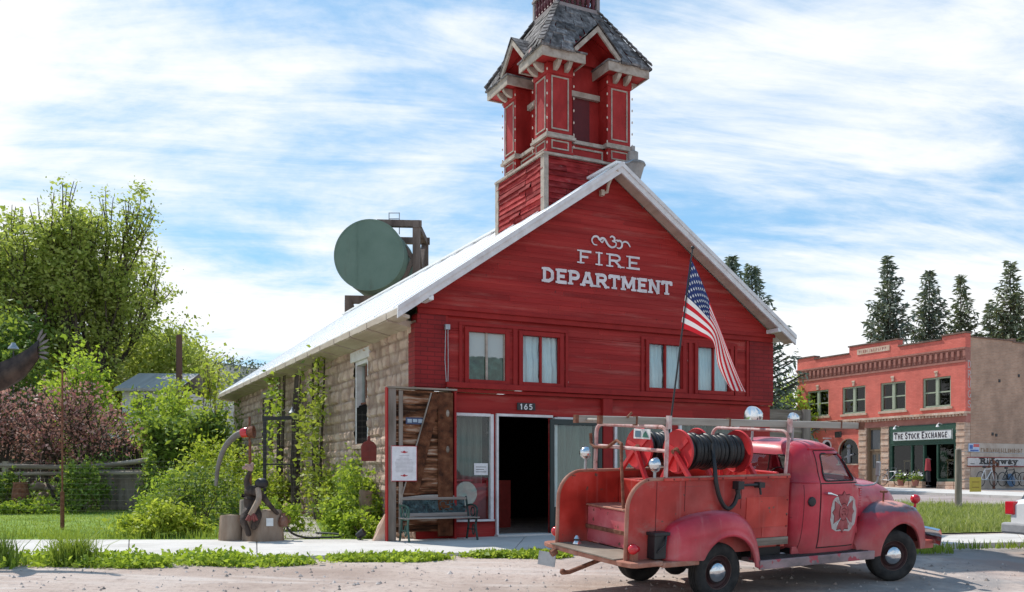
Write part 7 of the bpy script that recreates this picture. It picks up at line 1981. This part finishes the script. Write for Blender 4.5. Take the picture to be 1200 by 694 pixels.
fig = thing('driftwood_figure', 'dark driftwood figure with raised arm seated on the stump', 'sculpture', (-4.92, 17.66, .92))
drift = pmat('dark_driftwood', [(.018,.012,.010),(.05,.032,.024),(.12,.085,.065)], ns=5, stretch=(2,2,.5), rough=.7, bmp=.9, bs=14, bd=.03)
J = [(-.05,0,.02,.15),(-.07,.0,.20,.17),(-.05,0,.38,.15),(.02,-.02,.48,.07),(.08,-.12,-.02,.11),(.10,-.26,-.14,.085),(.03,-.29,-.34,.06),(-.14,-.14,-.02,.10),(-.16,-.26,-.18,.075),(-.04,-.29,-.40,.06),(-.14,0,.44,.075),(-.17,0,.60,.055),(-.12,0,.72,.045),(-.08,.0,.80,.04),(.12,-.05,.34,.07),(.24,-.10,.20,.055),(.38,-.08,.03,.045),(.46,-.05,-.06,.035),(-.04,-.32,-.46,.05),(-.05,.12,.30,.09)]
Ed = [(0,1),(1,2),(2,3),(0,4),(4,5),(5,6),(0,7),(7,8),(8,9),(2,10),(10,11),(11,12),(12,13),(2,14),(14,15),(15,16),(16,17),(9,18),(1,19)]
skin_body('body', J, Ed, drift, fig)
mb = MB(); mb.sphere((.14,-.06,.54), .115, 10, sc=(1.15,.95,.9)); mb.tube([(.02,-.02,.46),(.09,-.05,.52)], .055); mb.build('head', plain('black_wood_ball', (.014,.012,.012), .5), fig)
mb = MB(); rg = random.Random(7)
mb.tube(cr([(.08,-.10,.44),(.13,-.22,.26),(.07,-.30,.08),(.0,-.33,-.06)]), .055, 8); mb.build('pale_limb', MT['log'], fig)
mb = MB()
for k in range(5): mb.tube(cr([(.02,-.32,.0),(-.02+.03*k,-.36,-.07),(-.06+.05*k,-.38,-.15-.02*(k%2))]), .024, 6)
mb.build('red_hand', pmat('reddish_wood', [(.15,.03,.025),(.26,.07,.055)], ns=8, rough=.6, bmp=.4), fig)
mb = MB()
for k in range(9):
    a = rg.uniform(-1.3,1.3); e = (-.08+.18*math.sin(a), rg.uniform(-.08,.08), .80+.14*math.cos(a)*rg.uniform(.4,1)); mb.tube([(-.08,0,.78),((e[0]-.08)/2,e[1]/2,(.80+e[2])/2+.03),e], [.035,.04,.02], 6)
mb.build('pale_tuft', pmat('pale_pink_wood', [(.30,.18,.15),(.42,.29,.25)], ns=8, rough=.8, bmp=.3), fig)
t = thing('paper_tag', 'small white card pinned on the stump front', 'card', (-4.60, 17.50, .72), rad(8))
mb = MB(); mb.box(-.065,.065,0,.006,-.07,.08); mb.build('card', MT['white'], t)
t = thing('glass_jug', 'small reddish jug hung at the stump side', 'jug', (-4.40, 17.75, .72))
mb = MB(); mb.lathe([(0,-.10),(.08,-.09),(.11,0),(.08,.09),(.04,.12),(.04,.16),(.05,.17)], 16); mb.build('body', plain('brownish_jug', (.20,.09,.06), .3), t)
mb = MB(); mb.tube([(.06,0,.13),(.13,0,.08),(.11,0,-.02)], .012); mb.build('handle', MT['rust'], t)
t = thing('garden_hose', 'black hose lying in a loop over the gravel path', 'hose', (-4.2, 18.0, .37))
mb = MB(); mb.tube(cr([(-.20,-.1,.30),(-.12,.05,.12),(.10,.2,.02),(.45,.25,.015),(.75,.35,.015),(.78,.75,.03),(.5,1.0,.04),(.1,1.3,.04)]), .022, 7); mb.build('tube', MT['hose'], t)
t = thing('flood_lamp', 'small black ground lamp beside the pale boulder', 'lamp', (-2.95, 17.92, .35), rad(30))
mb = MB(); mb.lathe([(.05,-.08),(.07,0),(.085,.09),(.07,.085),(0,.06)], 14, (0,0,.12), (.7,-.5,.5)); mb.build('lamp_head', MT['black'], t); mb = MB(); mb.tube([(0,0,.1),(0,0,0)], .02); mb.box(-.05,.05,-.05,.05,0,.015); mb.build('lamp_foot', MT['black'], t)
# black pipe arbor before the stone wall
x, y = -6.45, 25.8; t = thing('garden_arbor', 'black pipe arbor frame standing before the stone wall', 'arbor', (x, y, gz(x,y)), rad(8))
mb = MB(); mb.bar((-.46,0,0),(-.46,0,2.72),.09,.09); mb.bar((.46,0,0),(.46,0,2.72),.09,.09); mb.bar((-.52,0,2.72),(.62,0,2.78),.10,.10); mb.bar((-.46,0,1.45),(.46,0,1.45),.04,.04)
mb.build('frame', MT['black'], t)
mb = MB(); mb.lathe([(.10,0),(.12,.05),(.05,.12),(.02,.2),(0,.21)], 12, (.30,-.05,2.85)); mb.build('finial_lamp', MT['steel'], t)
mb = MB()
for s_ in (-1,1): mb.tube([(.30,-.05,2.95),(.30+.16*s_,-.07,3.0),(.30+.24*s_,-.1,2.95)], .02, 6)
mb.build('horns', MT['tower_trim'], t)
# timber rail fence and grey bin behind the lawn
t = thing('rail_fence', 'weathered round rail fence behind the lawn', 'fence', (-13.2, 28.0, .5))
q = (13.2,-28.0,-.5)
mb = MB(); mb.tube(cr([(-22,28.3,1.93),(-17,28.1,1.95),(-13.8,28,1.87),(-12.3,28,1.93),(-11.0,28,2.10)]), .075, 9); mb.build('top_rail', MT['wood_greyh'], t, loc=q)
mb = MB(); mb.tube([(-22,28.35,1.62),(-16,28.15,1.66),(-11.0,28.05,1.70)], .06, 8); mb.build('lower_rail', MT['wood_greyh'], t, loc=q)
for px_ in (-11.0,-15.4,-20):
    mb = MB(); mb.bar((px_,28.1,.3),(px_,28.1,2.05),.20,.20); mb.build('post', MT['wood_grey'], t, loc=q)
t = thing('raised_bed', 'grey timber box behind the fence end post', 'planter', (-12.1, 28.7, .5))
mb = MB(); mb.box(-.62,.72,-.3,.4,0,1.25); mb.build('box', MT['wood_grey'], t, bevel=.02)
mb = MB(); mb.box(-.66,.76,-.34,.44,1.25,1.30); mb.build('rim', MT['wood_greyh'], t)
t = thing('stone_pile', 'dark stacked stones seen under the rail', 'stones', (-14.0, 29.2, .5)); rg = np.random.default_rng(3); mb = MB()
for k in range(26): mb.sphere((rg.uniform(-1.0,.9), rg.normal(0,.15), rg.uniform(.1,.95)), rg.uniform(.12,.24), 5, sc=(1.3,1,.75))
mb.build('stones', MT['stone'], t)
t = thing('plank_fence', 'dark tall plank fence behind the reddish crabapple', 'fence', (-17, 33.5, .6))
mb = MB(); rg = random.Random(4); x = -9
while x < 6.2: mb.box(x, x+.135, rg.uniform(0,.02), .03, -.2, 2.35+rg.uniform(-.06,.06)); x += .15
mb.build('planks', pmat('dark_fence_planks', [(.035,.02,.015),(.075,.045,.035)], ns=4, stretch=(1,1,.15), rough=.9, bmp=.3, island=.35), t)
mb = MB(); mb.box(-9,6.2,.03,.07,.4,.5); mb.box(-9,6.2,.03,.07,1.3,1.4); mb.build('rail', MT['wood_grey'], t)
t = thing('garden_statue', 'small rusty barrel shaped pot in the garden', 'pot', (-14.4, 27.0, .5))
mb = MB(); mb.lathe([(.16,0),(.22,.25),(.24,.55),(.19,.85),(.21,.92),(.17,.92)], 16); mb.build('pot', MT['rust'], t)
# pale house, utility pole, yard lamp
t = thing('pale_house', 'pale clapboard house with grey roof behind the garden', 'house', (-15.75, 41.5, .8), rad(4))
mb = MB(); mb.box(-1.75,.72,0,6,-.3,4.72); mb.build('wall', pmat('pale_clapboard', [(.50,.49,.47),(.62,.61,.58)], ns=3, stretch=(.3,.3,5), rough=.8, bmp=.3), t)
mb = MB()
mb.add([(-2.0,-.35,4.72),(.85,-.35,4.72),(.85,3.0,5.75),(-2.0,3.0,5.75),(.85,6.3,4.72),(-2.0,6.3,4.72),(-2.0,-.35,4.60),(.85,-.35,4.60)], [(0,1,2,3),(3,2,4,5),(6,7,1,0)]); mb.build('roof', pmat('grey_metal_roof', [(.27,.26,.25),(.40,.39,.375)], ns=1, stretch=(6,.2,.2), rough=.6, bmp=.1), t)
mb = MB(); mb.box(-1.17,-.37,-.06,-.01,3.72,4.52); wf = mb.build('window', MT['white'], t)
mb = MB()
for i in range(2):
    for j in range(2): mb.box(-1.11+.36*i,-.79+.36*i,-.075,-.061,3.78+.36*j,4.10+.36*j)
mb.build('pane', plain('dark_pane', (.03,.04,.045), .1), wf)
x, y = -15.6, 43.2; t = thing('utility_pole', 'reddish brown bare wooden utility pole', 'pole', (x, y, .8))
mb = MB(); mb.lathe([(.17,0),(.15,4),(.14,7.35),(.11,7.42),(0,7.43)], 12); mb.build('pole', pmat('creosoted_pole', [(.09,.045,.032),(.16,.085,.06)], ns=3, stretch=(1,1,.1), rough=.9, bmp=.3), t)
mb = MB(); mb.tube([(0,0,4.5),(6,-3,4.25),(12,-6,4.4)], .012, 4); mb.tube([(0,0,5.3),(-9,-1,4.9),(-20,-2,5.2)], .012, 4); mb.build('wire', MT['black'], t)
t = thing('yard_lamp', 'grey domed yard lamp showing behind the bronze wing', 'lamp', (-16.5, 30.5, .55))
mb = MB(); mb.tube([(0,0,0),(0,0,5.2)], .022); mb.build('pole', MT['black'], t)
mb = MB(); mb.lathe([(.17,5.25),(.16,5.30),(.09,5.38),(.06,5.46),(0,5.47)], 14); mb.build('lamp_hood', MT['steel'], t)
# eagle sculpture with raised wing (body outside the picture)
t = thing('eagle_sculpture', 'dark bronze eagle wing cut off by the picture edge', 'sculpture', (-8.22, 14.05, .3))
bz = pmat('dark_bronze', [(.02,.014,.012),(.05,.033,.026),(.09,.06,.045)], ns=6, rough=.35, bmp=.3, metal=.5)
def wing(sgn, name):
    mb = MB(); P = []
    L = [(0,0.0,.40),(.25,.07,.46),(.5,.17,.46),(.75,.31,.42),(.95,.48,.30)]
    for (s_, z, c_) in smooth_tab([(a, b_, c_) for a, b_, c_ in L], 16):
        row = []
        for j in range(9):
            v = j/8; row.append((sgn*s_, .12*s_-.05*math.sin(v*3), z+2.92-c_*v+.028*math.sin(v*20)*v))
        P.append(row)
    mb.grid(P); mb.grid([[(p[0], p[1]+.035, p[2]) for p in R] for R in P][::-1])
    w_ = mb.build(name, bz, t)
    mb = MB()
    for k in range(6):
        a0 = (sgn*.93, .11, 3.39-.048*k); d = rad(66-17*k); l_ = .19+.02*math.sin(k*1.0)
        mb.prism([(-.014,0),(.014,0),(.019,l_*.7),(0,l_),(-.019,l_*.7)], a0, (sgn*-math.sin(d),0,math.cos(d)), (sgn*math.cos(d),0,math.sin(d)), (0,1,0), .012)
    mb.build('primary_feathers', pmat('pale_worn_bronze', [(.10,.08,.08),(.22,.20,.20)], ns=9, rough=.4, bmp=.1, metal=.4), w_)
wing(1, 'wing'); wing(-1, 'wing')
skin_body('body', [(0,.1,2.35,.10),(0,.05,2.65,.17),(0,0,2.9,.15),(0,-.10,3.1,.09),(0,-.22,3.12,.06),(0,-.30,3.08,.02),(0,.3,2.15,.07),(0,.45,2.02,.05)], [(0,1),(1,2),(2,3),(3,4),(4,5),(0,6),(6,7)], bz, t)
mb = MB(); mb.lathe([(.18,0),(.15,1.4),(.10,2.22),(0,2.24)], 14, (0,.08,0)); mb.build('pedestal', MT['log'], t)
# ------------------------------------------------------------------ old water tank on its timber trestle
t = thing('water_tank', 'green water tank lying on a timber trestle behind the hall', 'tank', (-6.1, 46.5, 1.0))
q = (6.1,-46.5,-1.0)
ax_ = Vector((.10,1,0)).normalized(); o_ = Vector((-6.68,43.0,11.92))
mb = MB(); mb.lathe([(0,0),(1.0,0),(1.62,0),(1.655,.03),(1.655,1.15),(1.66,1.17),(1.655,1.19),(1.655,2.6),(1.6,2.65),(0,2.65)], 64, tuple(o_), tuple(ax_)); mb.lathe([(1.60,-.012),(1.672,-.012),(1.672,.03),(1.655,.035)], 64, tuple(o_), tuple(ax_), caps=False); [mb.bar(o_+Vector((-.995*q_*.0+x_, -.006-.1*x_*0, -math.sqrt(1.6**2-x_**2))), o_+Vector((x_, -.006, math.sqrt(1.6**2-x_**2))), .018, .008, up=(0,1,0)) for q_, x_ in ((0,-.55),(0,.55))]; mb.build('tank', [pmat('dull_green_tank_paint', [(.11,.165,.135),(.135,.195,.16),(.155,.215,.18)], ns=.8, rough=.7, bmp=.05, spec=.2, grime=((.10,.105,.075), 1.0, .54, .82, (1.6,1.6,.35)))], t, loc=q)
tim = pmat('old_trestle_timber', [(.06,.042,.036),(.13,.095,.08),(.2,.155,.135)], ns=2, stretch=(1,1,.2), rough=.9, bmp=.4)
mb = MB(); pl_ = [(-7.72,43.6),(-4.55,43.9),(-7.35,46.8),(-4.45,47.1)]
for i, (x, y) in enumerate(pl_): mb.bar((x,y,.9),(x,y,13.75 if i % 2 else 9.9),.34,.34)
mb.build('trestle_post', tim, t, loc=q)
mb = MB(); mb.bar((-7.9,43.6,9.95),(-4.3,43.9,9.95),.3,.35); mb.bar((-7.5,46.8,9.95),(-4.2,47.1,9.95),.3,.35)
mb.bar((-6.4,43.75,13.6),(-4.3,43.92,13.6),.3,.3); mb.bar((-6.6,46.9,13.6),(-4.2,47.1,13.6),.3,.3); mb.bar((-4.55,43.7,13.55),(-4.45,47.2,13.55),.3,.3); mb.bar((-6.1,43.7,13.55),(-6.0,47.2,13.55),.25,.25)
for (a, b_) in (((-5.9,43.85,13.5),(-4.6,43.9,11.8)),((-4.55,44,13.4),(-4.5,46.9,10.4)),((-4.5,47,13.4),(-4.55,44.1,10.4)),((-7.7,43.6,8.6),(-6.6,43.7,9.8)),((-7.7,43.65,10.0),(-7.4,46.7,7.5)),((-4.6,43.9,9.2),(-5.4,43.8,11.0)),((-5.5,43.8,10.1),(-4.6,43.9,12.2)),((-5.0,46,10.1),(-4.5,47,12.5))): mb.bar(a, b_, .2, .2)
mb.bar((-7.7,43.55,8.7),(-4.5,43.85,8.9),.2,.25); mb.build('trestle_brace', tim, t, loc=q)
mb = MB()
for i in range(8): mb.box(-7.6+.26*i,-7.36+.26*i,44.0,44.05,6.5,9.0)
mb.build('plank_screen', MT['wood_grey'], t, loc=q)
mb = MB()
for x in (-5.95,-5.45): mb.tube([(x,44.6,13.3),(x,44.6,14.35)], .025, 6)
for z in (13.7,14.05,14.33): mb.tube([(-5.95,44.6,z),(-5.45,44.6,z)], .02, 6)
mb.build('ladder', MT['steel'], t, loc=q)
# ------------------------------------------------------------------ light, sky, camera
el = rad(53); az = Vector((-.73,.68,0)).normalized()
sd_ = Vector((az.x*math.cos(el), az.y*math.cos(el), math.sin(el)))
L = bpy.data.lights.new('sun', 'SUN'); L.energy = 5.0; L.angle = rad(.5); L.color = (1.0,.955,.88)
so = bpy.data.objects.new('sun', L); COL.objects.link(so); so.rotation_euler = sd_.to_track_quat('Z','Y').to_euler(); so.location = (0,0,40)
W_ = bpy.data.worlds.new('World'); SC.world = W_; W_.use_nodes = True
nt = W_.node_tree; nt.nodes.clear()
out = nt.nodes.new('ShaderNodeOutputWorld'); bg = nt.nodes.new('ShaderNodeBackground'); nt.links.new(bg.outputs[0], out.inputs[0])
bg.inputs[1].default_value = .1
sky = nt.nodes.new('ShaderNodeTexSky'); sky.sky_type = 'NISHITA'; sky.sun_disc = False; sky.sun_elevation = el; sky.sun_rotation = math.atan2(az.x, az.y) % (2*math.pi)
sky.air_density = 1.0; sky.dust_density = .4; sky.ozone_density = 2.0
vec = tco(nt, 'Generated')
s_ = nt.nodes.new('ShaderNodeSeparateXYZ'); nt.links.new(vec, s_.inputs[0])
zz = mth(nt, 'MAXIMUM', mth(nt, 'ADD', s_.outputs[2], .22), .05)
cb = nt.nodes.new('ShaderNodeCombineXYZ'); nt.links.new(mth(nt, 'DIVIDE', s_.outputs[0], zz), cb.inputs[0]); nt.links.new(mth(nt, 'DIVIDE', s_.outputs[1], zz), cb.inputs[1])
mp = nt.nodes.new('ShaderNodeMapping'); mp.inputs['Rotation'].default_value = (0,0,rad(-20)); mp.inputs['Scale'].default_value = (.72,1.3,1); mp.inputs['Location'].default_value = (3.1,1.7,0)
nt.links.new(cb.outputs[0], mp.inputs[0])
n1 = noise(nt, mp.outputs[0], 1.15, 11, .62, dist=.35)
n2 = noise(nt, mp.outputs[0], 3.2, 8, .66, stretch=(.6,1.5,1), dist=.8)
f = mth(nt, 'ADD', mth(nt, 'MULTIPLY', n1.outputs[0], .76), mth(nt, 'MULTIPLY', n2.outputs[0], .24))
# more haze low down and towards the sun side
f = mth(nt, 'ADD', f, mth(nt, 'MULTIPLY', mth(nt, 'SUBTRACT', .42, s_.outputs[2]), .26))
f = mth(nt, 'ADD', f, mth(nt, 'MULTIPLY', s_.outputs[0], -.02))
k = sstep(nt, f, .415, .615)
skc = mixc(nt, .5, mixc(nt, 1, sky.outputs[0], (1.25,1.55,1.6), 'MULTIPLY'), (3.3,6.5,9.8))
hi = mth(nt, 'SUBTRACT', 1.0, mth(nt, 'MULTIPLY', sstep(nt, s_.outputs[2], .6, .98), .35))
k = mth(nt, 'MULTIPLY', k, hi)
back = sstep(nt, s_.outputs[1], -.25, .25)     # thinner cloud on the half of the sky behind the viewer
k = mth(nt, 'MULTIPLY', k, mth(nt, 'MULTIPLY_ADD', back, .15, .85))
c = mixc(nt, k, skc, (10.6,10.8,11.0))
nt.links.new(c, bg.inputs[0])
cam = bpy.data.cameras.new('camera'); co = bpy.data.objects.new('camera', cam); COL.objects.link(co)
co.location = (0,0,1.6); co.rotation_euler = (rad(90),0,0)
cam.sensor_width = 36; cam.lens = 1080/1200*36; cam.shift_y = 211/1200; cam.clip_end = 6000; cam.clip_start = .05
SC.camera = co
SC.view_settings.view_transform = 'Standard'; SC.view_settings.look = 'None'; SC.view_settings.exposure = 0; SC.view_settings.gamma = 1
SC.cycles.max_bounces = 8; SC.cycles.transparent_max_bounces = 24

# things made of one single mesh need no empty above them
for t in [o for o in bpy.data.objects if o.type == 'EMPTY']:
    ch = [x for x in t.children]
    if len(ch) == 1 and not ch[0].children and ch[0].type == 'MESH':
        c = ch[0]; bpy.context.view_layer.update(); m_ = c.matrix_world.copy(); nm_ = t.name
        for k_ in ('label','category','group'):
            if k_ in t: c[k_] = t[k_]
        c.parent = None; c.matrix_world = m_
        bpy.data.objects.remove(t); c.name = nm_
